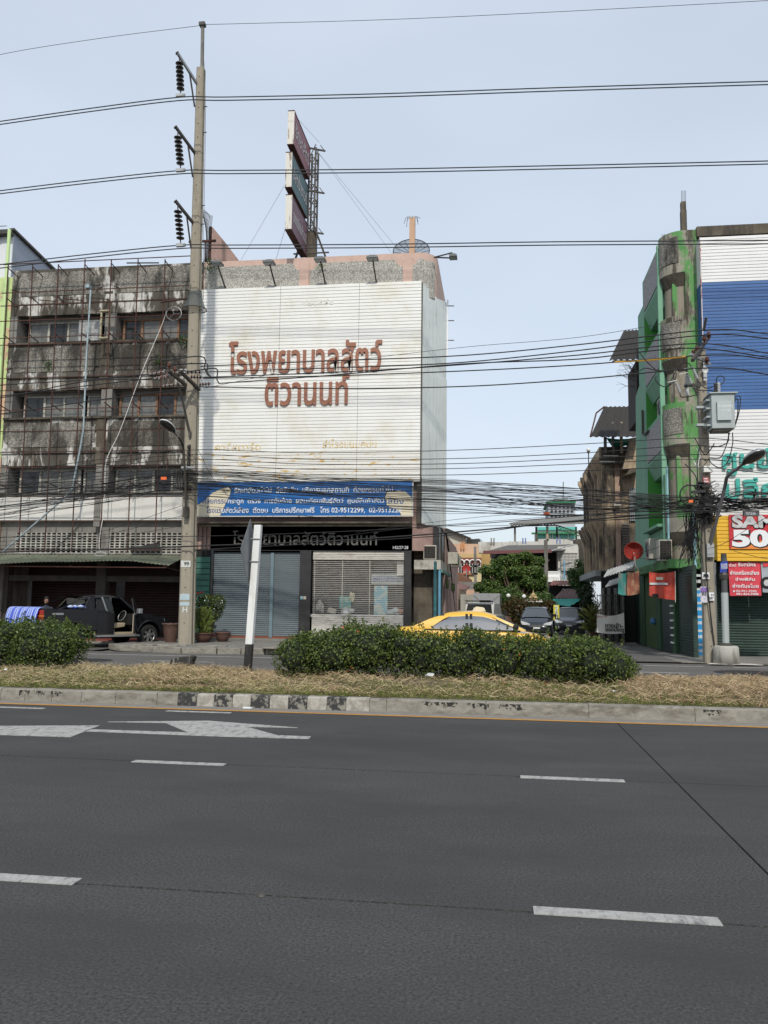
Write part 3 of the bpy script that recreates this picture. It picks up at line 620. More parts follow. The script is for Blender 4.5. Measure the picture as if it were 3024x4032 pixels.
for j, (wz0, wz1) in enumerate(((12.04, 13.05), (8.92, 9.92), (5.86, 6.86))):
    window(XL+.55, XC-1.05, wz0, wz1, 31.45, 3, win_white, LB)
    window(XC-.95, XC-.14, wz0, wz1, 31.5, 1, win_white, LB)
    window(XC+.45, XR-.3, wz0, wz1, 31.45, 4, win_rust if j < 2 else win_white, LB)
    MB().box(XL+.3, XR-.25, 31.46, 31.56, wz1-.0, wz1+.15).build('lintel', plaster_g, LB)
MB().box(XC-1.35, XC-.35, 31.2, 31.22, 12.05, 13.0).build('plastic_sheet', M('plastic_sheet', (.3, .3, .29), .3, spec=.8, var=.35, vs=9), LB)
# ventilation-block band
MB().wall(XL, XR, 3.42, 4.76, 31.28, 31.36, [(XL+.65, XC-.12, 3.46, 4.28), (XC+.4, XR-.1, 3.46, 4.28)]).build('vent_wall', plaster_g, LB)
MB().box(XL, XR, 31.8, 31.9, 3.0, 4.8).build('room_back', dark_in, LB)
MB().box(XL, XR, 31.36, 31.8, 4.66, 4.76).build('soffit', plaster_g, LB)
vb = MB(); bw = .1975; bh = .205
vb.wall(0, bw*2, 0, bh*4, 0, .08, [(bw*i*1.0+.03+j*.0, bw*(i+1)-.02, bh*k+.03, bh*k+bh*.47) for i in range(2) for k in range(4) for j in (0,)]+[(bw*i+.03, bw*(i+1)-.02, bh*k+bh*.62, bh*(k+1)-.005) for i in range(2) for k in range(4)])
proto = None; block_w = M('vent_block', (.43, .42, .38), .9, var=.12, vs=4, dirt=.5, dcol=(.1, .09, .07), dscale=(2, 2, 2))
for a, b in ((XL+.65, XC-.12), (XC+.4, XR-.1)):
    n = int((b-a)/(bw*2)); st = (b-a)/n
    for k in range(n):
        if proto is None:
            proto = vb.build('vent_block', block_w, None); proto.parent = LB; o = proto
        else: o = proto.copy(); COL.objects.link(o)
        o.location = Vector((a+k*st, 31.27, 3.46))-ORG[LB.name]; o.scale = (st/(bw*2), 1, 1)
# ground floor: columns, lintel, dark red shutters
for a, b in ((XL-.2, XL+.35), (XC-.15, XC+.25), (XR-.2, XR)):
    MB().box(a, b, 31.4, 31.8, 0, 3.42).build('column', plaster_shade, LB)
MB().box(XL, XR, 31.45, 31.7, 2.36, 2.58).build('lintel', plaster_shade, LB)
MB().box(XL, XR, 31.3, 33.3, 3.3, 3.42).build('soffit', plaster_shade, LB)
def shutter(name, x0, x1, z0, z1, y, mat, parent, pitch=.09, d=.03, kind=True, back=True):
    """roller shutter: each slat is a bulged strip"""
    n = max(1, round((z1-z0)/pitch)); p = (z1-z0)/n; root = MB().box(x0, x1, y+.03, y+.05, z0, z1).build(name, mat, parent)
    first = None
    for k in range(n):
        if first is None:
            s = MB(); s.prism([(x0, 0, 0), (x0, -d*.7, p*.2), (x0, -d, p*.5), (x0, -d*.7, p*.8), (x0, 0, p*.99), (x0, .03, p*.99), (x0, .03, 0)], (x1-x0, 0, 0)); first = s.build('slat', mat, None); recalc(first); g0 = ORG[parent.name]
            first.parent = root; o = first
        else: o = first.copy(); COL.objects.link(o)
        o.location = Vector((0, y, z0+k*p))-g0
    return root
shutter('roller_shutter', XL+.35, XC-.15, .15, 2.5, 33.2, shut_red, LB, .11); shutter('roller_shutter', XC+.25, XR-.2, .15, 2.5, 33.2, shut_red, LB, .11)
MB().box(XL, XR, 33.1, 33.3, 2.5, 3.3).build('fascia', shut_red, LB)
MB().box(XL, XL+.2, 31.3, 44, -.05, 14.4).build('side_wall', plaster_g, LB)
MB().box(XL-8, XR, 43.8, 44, -.05, 14.4).build('rear_wall', plaster_g, LB)
# corrugated awning on rusty brackets
aw = thing('shop_awning', 'long sagging grey-green corrugated awning over the parked pickup', 'awning', (-16, 30, 3.2))
ax0, ax1 = -27, -12.1; mb = MB(); n = int((ax1-ax0)/.038)
for i in range(n+1):
    x = ax0+(ax1-ax0)*i/n; c = .014*math.sin(i*math.pi/2)
    zf = 2.98-.09*math.sin((x-ax0)*.35)+.012*math.sin(x*2.1)
    if x > -13.4: zf -= .1*(x+13.4)
    mb.v += [(x, 31.28, 3.4+c), (x, 29.3+(.12*(x+13.4) if x > -13.4 else 0), zf+c)]
for i in range(n): a = 2*i; mb.f.append((a, a+1, a+3, a+2)); mb.m.append(0)
o = mb.build('corrugated_sheet', roof_green, aw)
sd = o.modifiers.new('thick', 'SOLIDIFY'); sd.thickness = .008
for x in (-24, -20, -16, -12.25):
    b = MB(); b.bar((x, 31.3, 3.33), (x, 29.5, 2.88), .04); b.bar((x, 31.3, 2.75), (x, 29.5, 2.86), .04)
    for k in range(5):
        y = 29.7+k*.38; zt = 2.88+(y-29.5)*.25; zl = 2.86-(y-29.5)*.06; b.bar((x, y, zl), (x, y+(.19 if k % 2 else -.1), zt), .02)
    b.build('truss', rust, aw)
MB().bar((-27, 29.45, 2.86), (-12.2, 29.45, 2.84), .035).build('purlin', rust, aw)
tag(MB().prism([at(*L2(1035, 1020), 31.05), at(*L2(1130, 1010), 31.05), at(*L2(1270, 978), 31.05), at(*L2(1275, 1050), 31.05), at(*L2(1040, 1055), 31.05)], (0, .03, 0)).build('sheet_offcut', M('dark_sheet', (.035, .035, .033), .9)), 'dark scrap sheet lying on the awning against the vent blocks', 'scrap sheet')
# ------------------------------------------------------------------ rusty frame in front
SF = thing('scaffold_frame', 'rusty steel signboard frame of thin bars standing off the stained shophouse', 'frame', (-16, 30.1, 8))
YS = 30.2
vx = []
for (xt, xb) in ((65, 0), (260, 190), (465, 395), (675, 605), (885, 835), (1098, 1050), (1313, 1262)):
    a = at(*L1(xt, 400), YS); b = at(*L2(xb, 560), YS); vx.append(a.x)
    MB().bar((a.x, YS, at(*L1(xt, 345 if xt > 500 else 385), YS).z), ((a.x*.3+b.x*.7), YS, 3.45), .035, m=0).build('upright', rust, SF)
for y1, y0 in ((325, 385), (565, 607), (668, 712), (795, 832), (935, 968)):
    z = (at(*L1(1500, y1), YS).z+at(*L1(65, y0), YS).z)/2
    MB().bar((-19.95, YS-.02, z), (-11.9, YS-.02, z), .03).build('crossbar', rust, SF)
for zz in (11.72, 10.35, 9.85, 9.05, 8.2, 7.35, 6.75, 5.6, 4.62, 3.5):
    MB().bar((-19.95, YS-.02, zz), (-11.9, YS-.02, zz+R.uniform(-.05, .05)), .028).build('crossbar', rust, SF)
for z, lst in ((14.95, vx), (13.7, vx[:3]), (12.15, vx), (9.3, vx), (6.2, vx)):
    for x in lst:
        MB().bar((x, YS, z), (x+.02, 31.0, z-.12), .03).build('bracket', rust, SF)
for x in vx: MB().bar((x+.3, YS+.3, 6.62), (x+.12, 30.98, 7.2), .025).build('bracket', rust, SF)
for x in vx[1:4]: MB().bar((x+.35, YS-.0, 13.55), (x+.75, 30.98, 13.75), .03).build('bracket', rust, SF)
# galvanised conduit, cord and small hooped frame
pp = [at(*L1(708, 575), 30.0), at(*L1(722, 600), 30.0), at(*L1(690, 1100), 30.0), at(*L1(665, 1700), 30.0), at(*L2(640, 230), 30.0), at(*L2(590, 480), 30.0), at(*L2(575, 560), 30.0), at(*L2(500, 640), 30.0), at(*L2(20, 1060), 29.8)]
tag(MB().tube(pp, .035, 8).build('conduit', M('pale_conduit', (.3, .37, .4), .5, .2, dirt=.5, dcol=(.12, .13, .13), dscale=(6, 6, 3)), smooth=False), 'long pale blue-grey conduit running down the rusty frame then slanting left', 'conduit')
tag(MB().box(*[v for v in (at(*L1(680, 560), 29.9).x, at(*L1(715, 560), 29.9).x)], 29.85, 30.05, at(*L1(700, 582), 30).z, at(*L1(700, 556), 30).z).build('conduit_box', MATS['pale_conduit']), 'small hooded box on top of the pale conduit', 'box')
pp = smooth_path([at(*L1(1325, 760), 29.6), at(*L1(1285, 880), 29.8), at(*L1(1120, 1270), 29.9), at(*L1(960, 1700), 30), at(*L2(870, 270), 30), at(*L2(840, 380), 30), at(*L2(830, 700), 30.1), at(*L2(800, 900), 30.1), at(*L2(790, 1010), 30.1), at(*L2(800, 1060), 30.1)], 5)
tag(MB().tube(pp, .012, 5).build('cord', white_paint), 'thin white cord hanging slack down the stained facade', 'cord')
pp = [at(*L2(790+45*math.cos(t)+10, 1075+16*math.sin(t)), 29.5) for t in np.linspace(0, 2*math.pi, 16)]
tag(MB().tube(pp, .012, 5).build('cord_coil', white_paint), 'white cord coil lying on the edge of the green awning', 'cord')
ring = MB(); cc = at(*L1(1385, 778), 29.4)
ring.tube([cc+Vector((.43*math.cos(t)*.7, 0, .43*math.sin(t)*.62)) for t in np.linspace(0, 2*math.pi, 20)], .012, 5)
for t in (0, 2, 4): ring.tube([cc, cc+Vector((.3*math.cos(t), 0, .27*math.sin(t)))], .01, 4)
tag(ring.build('wire_hoop', steel), 'round wire hoop hanging beside the tall pole', 'hoop')
nf = thing('narrow_frame', 'narrow pale upright light frame fixed at the middle of the top windows', 'frame', at(*L1(838, 870), 30.4))
a = prect(*L1(805, 750), *L1(868, 983), 30.4); MB().wall(a[0], a[1], a[2], a[3], 30.38, 30.45, [(a[0]+.06, a[1]-.06, a[2]+.1, a[3]-.1)]).build('frame', M('pale_frame', (.38, .34, .22), .7, dirt=.4), nf)
for zz in (a[2]+.05, a[3]-.05): MB().box(a[0]-.04, a[1]+.04, 30.34, 30.38, zz-.02, zz+.02).build('rail', MATS['pale_frame'], nf)
def plant_tuft(px, py, Y, s, label, n=60, mat=leaf_t, seed=0):
    c = at(px, py, Y); rg = np.random.default_rng(seed+int(px)); P = np.array(c)+rg.normal(0, s, (n, 3))*np.array([1, .4, 1.1]); root = thing('wall_plant', label, 'plant', c)
    cloud('leaves', P, np.array([[0, -1, .5]]).repeat(n, 0), .05, mat, root, .9, .5, seed); MB().tube([c+Vector((0, .1, -s*1.5)), c+Vector((.02, 0, -s*.3)), c+Vector((.05, 0, s))], .008, 4).build('stem', bark, root)
plant_tuft(*L1(1265, 1150), 30.9, .13, 'small fig plant growing from the second stained band near the pole')
plant_tuft(*L1(380, 1185), 30.9, .1, 'dark weed growing on the left stained band')
plant_tuft(*L1(1465, 985), 30.8, .12, 'little leafy weed on the sill beside the tall pole')
# ------------------------------------------------------------------ lime green and peach building at the far left
FB = thing('green_peach_building', 'lime green and peach building cut off by the left edge with a metal-clad roof room', 'building', (-23, 32, 0))
wallmat = M('lime_paint', (.5, .6, .28), .85, flake=((.62, .42, .28), (.55, .5, .6), .5, .505), dirt=.3, dcol=(.2, .22, .12), dscale=(2, 2, .4))
x_ = at(*L1(60, 800), 31).x
MB().wall(-30, XL-.03, -.05, 14.9, 31.0, 31.3, [(-30, XL-.9, 11.9, 13.1), (-30, XL-.9, 8.8, 10), (-30, XL-.9, 5.8, 6.9)]).build('wall', wallmat, FB)
for z in (11.9, 8.8, 5.8): MB().box(-30, XL-.5, 31.4, 31.5, z-.1, z+1.3).build('window', glass_d, FB); MB().box(-30, XL-.6, 30.8, 31, z-.1, z).build('sill', white_paint, FB)
MB().tube([(XL-.22, 30.85, 16.9), (XL-.22, 30.85, 3)], .07, 8).build('drainpipe', M('lime_pipe', (.5, .66, .3), .6), FB)
ztop = at(*L1(95, 135), 31.5).z
# roof room: corrugated side walls that run back
xa = at(*L1(95, 400), 31.5).x
rb = MB(); n = 52
for k in range(n):
    y0 = 31.5+k*.22; zt = ztop-.0-(0.115)*k*.22
    rb.box(xa-.02-(.03 if k % 2 else 0), xa, y0, y0+.215, 14.4, zt)
rb.build('corrugated_side', sheet_grey, FB)
MB().prism([(xa-.1, 31.3, ztop), (xa+.12, 31.3, ztop+.02), (xa+.12, 31.3+n*.22, ztop+.02-.115*n*.22), (xa-.1, 31.3+n*.22, ztop-.115*n*.22)], (0, 0, .1)).build('roof_trim', dark_steel, FB)
fr = MB()
for k in range(30): fr.box(xa-.25*k-.24, xa-.25*k, 31.45-(.025 if k % 2 else 0), 31.5, 14.5, ztop-.12)
fr.build('corrugated_front', M('white_sheet', (.62, .64, .66), .5, .1), FB)
MB().box(-30, xa+.05, 31.1, 31.45, ztop-.2, ztop-.02).build('eave', dark_steel, FB)
MB().tube([(-28, 31.1, ztop+.12), (xa-.1, 31.1, ztop+.12)], .02, 5).build('rail', steel, FB)
MB().box(-28.5, XL-.25, 31.3, 42, -.05, 14.4).build('body', wallmat, FB)
# ================================================================== ANIMAL HOSPITAL (white cladding)
HB = thing('hospital_building', 'four-storey shophouse clad in white horizontal metal slats with big brown lettering', 'building', (-7.4, 31.4, 0))
# plan outline of the parapet: straight front then a rounded corner
cx, cy = -3.2, 31.75; fp = [(-11.78, 31.0)]+[(cx+.75*math.sin(rad(a)), cy-.75*math.cos(rad(a))) for a in range(0, 91, 10)]+[(-2.45, 36.8)]
def ring_wall(z0, z1, mat, name, th=.2, pts=fp):
    m_ = MB()
    for (xa, ya), (xb, yb) in zip(pts, pts[1:]):
        d = Vector((xb-xa, yb-ya, 0)).normalized(); nn = Vector((-d.y, d.x, 0))*th
        m_.prism([(xa, ya, z0), (xb, yb, z0), (xb+nn.x, yb+nn.y, z0), (xa+nn.x, ya+nn.y, z0)], (0, 0, z1-z0))
    return m_.build(name, mat, HB)
ring_wall(13.0, 15.16, pink, 'parapet', .2)
MB().box(-11.78, -2.6, 31.2, 36.7, 14.2, 14.4).build('roof_slab', plaster_g, HB)
def hpanel(x0, x1, z0, z1, ch, y=30.96, corners=(1, 1, 1, 1)):
    pts = []
    for (cx_, cz_, a0), c in zip(((x1, z1, 270), (x0, z1, 360), (x0, z0, 90), (x1, z0, 180)), corners): pts += arc(cx_, cz_, ch, a0, a0-90, 5) if c else [(cx_, cz_)]
    MB().prism(xz(pts, y), (0, .1, 0)).build('pebble_panel', peb_l, HB)
hx = lambda X, Y: at(*H1(X, Y), 31).x
hz = lambda X, Y: at(*H1(X, Y), 31).z
hpanel(-11.7, hx(718, 300), 13.4, 14.92, .28, corners=(1, 0, 0, 1)); hpanel(hx(773, 300), hx(1313, 300), 13.4, 14.9, .28); hpanel(hx(1370, 300), -2.95, 13.4, 14.9, .25, corners=(0, 1, 1, 0))
pts = [(cx+.79*math.sin(rad(a)), cy-.79*math.cos(rad(a))) for a in range(0, 61, 6)]
m_ = MB()
for (xa, ya), (xb, yb) in zip(pts, pts[1:]): m_.prism([(xa, ya, 13.4), (xb, yb, 13.4), (xb-.05, yb+.05, 13.4), (xa, ya+.06, 13.4)], (0, 0, 1.45))
m_.build('pebble_panel', peb_l, HB)
for X in (740, 1342): # paired arches at the foot of the pilasters
    for sx in (-1, 1): MB().prism(xz(arc(hx(X, 380)+sx*.2, 13.55, .26, 0, 180, 8)+[(hx(X, 380)+sx*.2-.26, 13.3), (hx(X, 380)+sx*.2+.26, 13.3)], 30.93), (0, .04, 0)).build('arch_mould', pink, HB)
    MB().box(hx(X, 300)-.19, hx(X, 300)+.19, 30.945, 31.0, 13.5, 14.95).build('pilaster', pink, HB)
# white cladding: every slat is a strip of its own
CX0, CX1, CZ0, CZ1, CY = -11.80, -2.98, 6.15, 13.9, 30.7
cl = MB().box(CX0, CX1, CY+.02, CY+.06, CZ0, CZ1).build('cladding', sheet_w, HB)
def slats(x0, x1, z0, z1, y, mats, parent, pitch=.132, origin=None, ang=0, name='slat', d=.012):
    n = round((z1-z0)/pitch); p = (z1-z0)/n; protos = {}; g0 = ORG[parent.name]
    for k in range(n):
        mt = mats(k/n) if callable(mats) else mats
        if mt.name not in protos:
            s = MB().prism([(0, -d*.8, .01), (0, -d, p*.1), (0, -d, p*.88), (0, -d*.2, p*.95), (0, .02, p*.95), (0, .02, .01)], (x1-x0, 0, 0)); o = s.build(name, mt); recalc(o); o.parent = parent; protos[mt.name] = o; o.rotation_euler = (0, 0, ang)
        else: o = protos[mt.name].copy(); COL.objects.link(o)
        base = Vector((x0, y, 0)) if origin is None else Vector((origin[0], origin[1], 0))
        o.location = base+Vector((0, 0, z0+k*p))-g0
slats(CX0, CX1, CZ0, CZ1, CY, lambda t: sheet_old if t < .14 else sheet_w, cl)
for o_ in [o for o in HB.children if o.name.startswith('cladding')]: pass
for X in (1060, 600): x = hx(X, 900); MB().box(x-.006, x+.006, CY-.014, CY, CZ0, CZ1).build('sheet_seam', plaster_g, cl)
MB().box(CX1, CX1+.03, CY-.02, CY+.3, CZ0, CZ1-.05).build('cladding_edge', dark_steel, HB)
MB().box(CX0, CX1, CY+.06, 31.0, CZ1-.1, CZ1-.02).build('cladding_cap', sheet_w, HB)
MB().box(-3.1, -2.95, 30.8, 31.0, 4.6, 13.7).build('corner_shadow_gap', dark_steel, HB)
# lettering
text('โรงพยาบาลสัตว์', 'letter', letter_br, cl, -10.5, -4.46, 10.40, 11.72, CY-.02, .06, .018, split=True)
text('ติวานนท์', 'letter', letter_br, cl, -9.0, -5.7, 9.12, 10.32, CY-.02, .06, .018, split=True)
yl = M('ghost_yellow', (.62, .42, .1), .8, dirt=1, dcol=(.76, .75, .71), dscale=(16, 16, 16), dlo=.5, dhi=.56)
a = at(*H1(218, 1370), CY); b = at(*H1(485, 1325), CY); text('คาร์สตาร์ด', 'faded_lettering', yl, cl, a.x, b.x, a.z, b.z, CY-.028)
a = at(*H1(845, 1355), CY); b = at(*H1(1160, 1300), CY); text('สำโรงขนมอบน', 'faded_lettering', yl, cl, a.x, b.x, a.z, b.z, CY-.028)
a = at(*H1(725, 525), CY); b = at(*H1(910, 480), CY); text('ทองหล่อ', 'faded_lettering', M('ghost_grey', (.6, .6, .57), .8, dirt=1, dcol=(.76, .76, .72), dscale=(16, 16, 16), dlo=.47, dhi=.53), cl, a.x, b.x, a.z, b.z, CY-.028)
# chamfered side screen on the rounded corner
S0 = Vector((-2.95, 30.85)); sdv = Vector((math.sin(rad(36)), math.cos(rad(36)))); SW = 1.42
sw = MB(); e = S0+sdv*SW; nrm = Vector((sdv.y, -sdv.x))
sroot = MB().prism([(S0.x, S0.y, 6.3), (e.x, e.y, 6.3), (e.x-nrm.x*.03, e.y-nrm.y*.03, 6.3), (S0.x-nrm.x*.03, S0.y-nrm.y*.03, 6.3)], (0, 0, 7.2)).build('side_screen', sheet_side, HB)
for k in range(7):
    a = S0+sdv*(SW*k/7); b = S0+sdv*(SW*(k+1)/7-.012); zt = 13.86-.09*k+R.uniform(-.08, .04); zm = 10.35
    for z0, z1, o2 in ((4.55+R.uniform(-.04, .04), zm, .05), (zm+.01, zt, .02)):
        q = nrm*o2; MB().prism([(a.x+q.x, a.y+q.y, z0), (b.x+q.x, b.y+q.y, z0), (b.x+q.x-nrm.x*.02, b.y+q.y-nrm.y*.02, z0), (a.x+q.x-nrm.x*.02, a.y+q.y-nrm.y*.02, z0)], (0, 0, z1-z0)).build('sheet_panel', sheet_side, HB)
for z in (13.35, 12.75, 11.95): 
    MB().bar((e.x-.05, e.y, z), (e.x+.3, e.y+.1, z+.02), .03).build('bracket', dark_steel, HB)
MB().bar((e.x+.05, e.y+.02, 11.3), (e.x+.05, e.y+.02, 13.6), .05).build('screen_post', white_paint, HB)
# floors behind the screens, side wall facing the lane
ring_wall(3.6, 13.0, pink_d, 'wall', .2, [(p[0], p[1]) for p in fp])
MB().wall(-3.0, -2.2, 0, .1, 31.3, 31.4, []).build('plinth', pink_d, HB)
MB().box(-11.8, -2.5, 32.6, 32.8, 0, 4.7).build('room_back', dark_in, HB)
# blue sign board
BZ0, BZ1, BY = 4.82, 6.1, 30.15
bs_ = thing('blue_signboard', 'long blue signboard with cream swirls and three lines of white Thai writing above the shutters', 'signboard', (-7.3, BY, 5.4))
MB().box(-11.75, -3.2, BY, BY+.12, BZ0, BZ1).build('board', blue_sign, bs_)
MB().wall(-11.78, -3.17, BZ0-.03, BZ1+.03, BY-.02, BY+.14, [(-11.75, -3.2, BZ0, BZ1)]).build('frame', sign_edge, bs_)
fx = lambda X, Y: at(*H2(X, Y), BY)
def patch(pts, mat, y): MB().prism([(p[0], y, p[1]) for p in pts], (0, .004, 0)).build('printed_shape', mat, bs_)
cl2 = lambda P: [(max(-11.74, min(-3.21, v.x)), max(BZ0+.01, min(BZ1-.01, v.z))) for v in P]
outl = M('print_outline', (.01, .012, .02), .5)
cs = [(100, 205), (130, 195), (165, 170), (205, 130), (260, 105), (300, 98), (316, 112), (305, 150), (280, 200), (262, 240), (250, 272), (100, 272)]
patch(cl2([fx(x, y) for x, y in cs]), outl, BY-.006)
patch(cl2([fx(x+(-4 if x > 120 else 0), y+5) for x, y in cs]), cream, BY-.01)
cs = [(1205, 160), (1215, 130), (1250, 122), (1290, 118), (1330, 128), (1372, 160), (1372, 272), (1300, 272), (1290, 240), (1260, 225), (1215, 205)]
patch(cl2([fx(x, y) for x, y in cs]), outl, BY-.006); patch(cl2([fx(x+4, y+3) for x, y in cs]), cream, BY-.01)
def btext(s, x0, x1, yb, yt, m_): a = fx(x0, yb); b = fx(x1, yt); text(s, 'printed_text', m_, bs_, a.x, b.x, a.z, b.z, BY-.014, bold=.012)
btext('รักษาสัตว์ทั่วไป  ฉีดวัคซีน  บริการนอกสถานที่  ศัลยกรรมทั่วไป', 330, 1255, 136, 92, white_print)
btext('ศัลยกรรม', 145, 292, 198, 163, navy_text); btext('กระดูก  ตรวจ  การตั้งท้อง  ผสมเทียมพันธุ์สัตว์  ศูนย์สินค้าสัตว์', 292, 1205, 205, 160, white_print); btext('เลี้ยง', 1212, 1318, 198, 160, navy_text)
btext('โรงแร', 168, 256, 252, 216, navy_text); btext('มสัตว์เลี้ยง  ตัดขน  บริการปรึกษาฟรี   โทร 02-9512299,  02-9513228', 256, 1305, 256, 213, white_print)
# ground floor front
GY = 31.05
fxx = lambda X, Y, Yp=GY: at(*H2(X, Y), Yp)
ZL = 3.58
MB().box(-11.1, -3.28, GY-.05, GY+.2, ZL, 4.5).build('fascia', black_tile, HB)
MB().box(-11.78, -3.28, 30.3, 31.2, 4.56, 4.62).build('canopy', plaster_d, HB)
MB().box(-11.6, -3.3, 30.9, 31.05, 4.5, 4.56).build('canopy_beam', M('pale_beam', (.4, .37, .3), .8, dirt=.8, dcol=(.1, .08, .06), dscale=(2, 2, 8)), HB)
text('โรงพยาบาลสัตว์ติวานนท์', 'letter', grey_text, HB, fxx(315, 700).x, fxx(1165, 700).x, 3.79, 4.34, GY-.08, .03, .008)
a = fxx(1256, 462); b = fxx(1345, 445); text('142/27-28', 'house_number', white_print, HB, a.x, b.x, a.z, b.z, GY-.055)
for X0, X1 in ((715, 780), (1320, 1363)): MB().box(fxx(X0, 500).x, fxx(X1, 500).x, GY-.05, GY+.25, .17, ZL).build('pier', black_tile, HB)
MB().box(fxx(190, 700).x-.0, fxx(202, 700).x, GY-.04, GY+.2, .17, ZL).build('pier', black_tile, HB)
xa, xm0, xm1, xb = fxx(202, 700).x, fxx(538, 700).x, fxx(556, 700).x, fxx(716, 700).x
shutter('roller_shutter', xa, xm0, .34, 3.52, GY+.1, shut_grey, HB, .075, .02); shutter('roller_shutter', xm1, xb, .34, 3.52, GY+.1, shut_grey, HB, .075, .02)
MB().box(xm0, xm1, GY+.0, GY+.12, .3, 3.5).build('shutter_post', M('blue_grey_post', (.14, .2, .23), .5), HB)
MB().box(xa, xb, GY+.02, GY+.14, .27, .34).build('bottom_rail', M('rust_rail', (.2, .06, .03), .8), HB)
MB().box(-11.1, -3.28, GY-.3, GY+.5, .1, .27).build('door_step', pave, HB)
# display window behind an open-link shutter
g0x, g1x = fxx(785, 700).x, fxx(1318, 700).x
shutter('roller_shutter', g0x, g1x, 3.24, 3.58, GY+.02, shut_white, HB, .075, .02); shutter('roller_shutter', g0x, g1x, .3, 1.2, GY+.02, shut_white, HB, .075, .02)
gl = MB()
for k in range(30): z = 1.2+k*(2.04/29); gl.box(g0x, g1x, GY+.03, GY+.045, z, z+.014)
for i in range(70):
    x = g0x+(g1x-g0x)*(i+.5)/70
    for k in range(29):
        z = 1.21+k*(2.04/29); gl.bar((x+(.02 if k % 2 else -.02), GY+.037, z), (x+(-.02 if k % 2 else .02), GY+.037, z+.07), .0022)
o = gl.build('grille', shut_white, HB); o['kind'] = 'stuff'
for X in (795, 957, 1117): MB().box(fxx(X, 700).x-.015, fxx(X, 700).x+.015, GY+.05, GY+.08, 1.2, 3.24).build('grille_post', win_white, HB)
MB().box(g0x, g1x, GY+.45, GY+.46, 1.15, 3.3).build('window_pane', glass_d, HB)
MB().box(g0x-.1, g1x+.1, GY+1.6, GY+1.7, .2, 3.6).build('room_back', dark_in, HB)
MB().box(g0x-.1, g1x+.1, GY+.1, GY+.44, 1.1, 1.2).build('display_shelf', panel_w, HB)
MB().box(fxx(1275, 530).x, g1x, GY+.2, GY+.25, fxx(0, 605).z, 3.22).build('notice_sheet', panel_w, HB)
dsp = [('clinic notice board in the display window with Thai writing', 'notice board', (1130, 607, 1318, 668), M('notice_grey', (.45, .47, .45), .7)), ('light blue pet poster standing in the display window', 'poster', (1146, 676, 1222, 845), M('poster_blue', (.2, .42, .5), .7, flake=((.5, .55, .5), (7, 7, 7), .5, .53))), ('square turquoise poster in the display window', 'poster', (943, 738, 1010, 812), M('poster_teal', (.1, .32, .32), .7, flake=((.35, .42, .3), (8, 8, 8), .52, .56)))]
for lab, cat, (x0, y0, x1, y1), mt in dsp:
    a = prect(*H2(x0, y0), *H2(x1, y1), GY+.3); o = MB().box(a[0], a[1], GY+.3, GY+.32, a[2], a[3]).build('poster' if 'poster' in lab else 'notice_board', mt); tag(o, lab, cat); ORG[o.name] = Vector((0, 0, 0))
    if 'notice' in lab:
        text('โรงพยาบาลสัตว์ติวานนท์', 'printed_text', navy_text, o, a[0]+.04, a[1]-.04, a[2]+.08, a[2]+.3, GY+.29, bold=.02)
        text('รายการที่ให้บริการประจำเดือน 12 น.', 'printed_text', navy_text, o, a[0]+.15, a[1]-.25, a[3]-.13, a[3]-.04, GY+.29)
# plush toys and bags on the shelf
def lump(name, px, py, Y, rx, rz, mat, lab, cat, seed, n=5):
    c = at(*H2(px, py), Y); rg = random.Random(seed); m_ = MB()
    for k in range(n):
        p = (c.x+rg.uniform(-.6, .6)*rx, Y+rg.uniform(-.05, .05), c.z+rg.uniform(-.4, .4)*rz); s_ = rg.uniform(.4, .75)
        m_.lathe([(0, -rz*s_), (rx*s_*.8, -rz*s_*.6), (rx*s_, 0), (rx*s_*.7, rz*s_*.65), (0, rz*s_)], p, 9)
    tag(m_.build(name, mat, smooth=True), lab, cat)
lump('plush_toy', 830, 800, GY+.25, .16, .3, M('plush_grey', (.4, .39, .36), 1), 'pale grey plush cat sitting at the left end of the display window', 'plush toy', 2, 7)
lump('plush_toy', 900, 822, GY+.25, .22, .13, M('plush_cream', (.55, .52, .45), 1), 'cream plush dog lying on the left of the display shelf', 'plush toy', 3)
lump('plush_toy', 1000, 825, GY+.22, .25, .16, M('plush_white', (.6, .62, .6), 1), 'white toys heaped below the turquoise poster', 'plush toy', 4)
lump('pet_food_bag', 1265, 828, GY+.25, .26, .16, M('bag_grey', (.45, .5, .52), .5), 'shiny pale bag lying at the right end of the display window', 'bag', 5)
lump('ball', 1303, 825, GY+.2, .12, .16, M('ball_red', (.4, .2, .16), .6), 'reddish ball in the right corner of the display window', 'ball', 6, 3)
lump('scratching_post', 1020, 740, GY+.35, .12, .25, M('tree_tan', (.45, .42, .3), 1), 'tall tan cat scratching post in the display window', 'cat tree', 9, 6)
for X, m_, lb in ((722, MATS['poster_blue'], 'small blue and white sticker on the black pier'), (740, cream, 'small black and white sticker on the black pier')):
    a = prect(*H2(X-7, 737), *H2(X+8, 755), GY-.06); tag(MB().box(a[0], a[1], GY-.06, GY-.052, a[2], a[3]).build('sticker', m_), lb, 'sticker')
# wall behind the plants: green boards
gb_ = thing('board_fence', 'green painted horizontal boards between the tall pole and the grey shutter', 'board wall', (-11.5, 31, 1))
bx0, bx1 = -12.1, fxx(190, 600).x
for k in range(14): MB().box(bx0, bx1, 30.98+.004*(k % 2), 31.04, .2+k*.225, .2+k*.225+.2).build('board', M('green_board', (.04, .13, .1), .75, var=.15, vs=3) if 'green_board' not in MATS else MATS['green_board'], gb_)
MB().box(bx0, bx1, 31.05, 31.1, .2, 4.5).build('backing', black, gb_)
for k in range(6): MB().bar((bx0+.17*k, 30.97, 3.4), (bx0+.17*k, 30.97, 4.5), .02).build('bar', dark_steel, gb_)
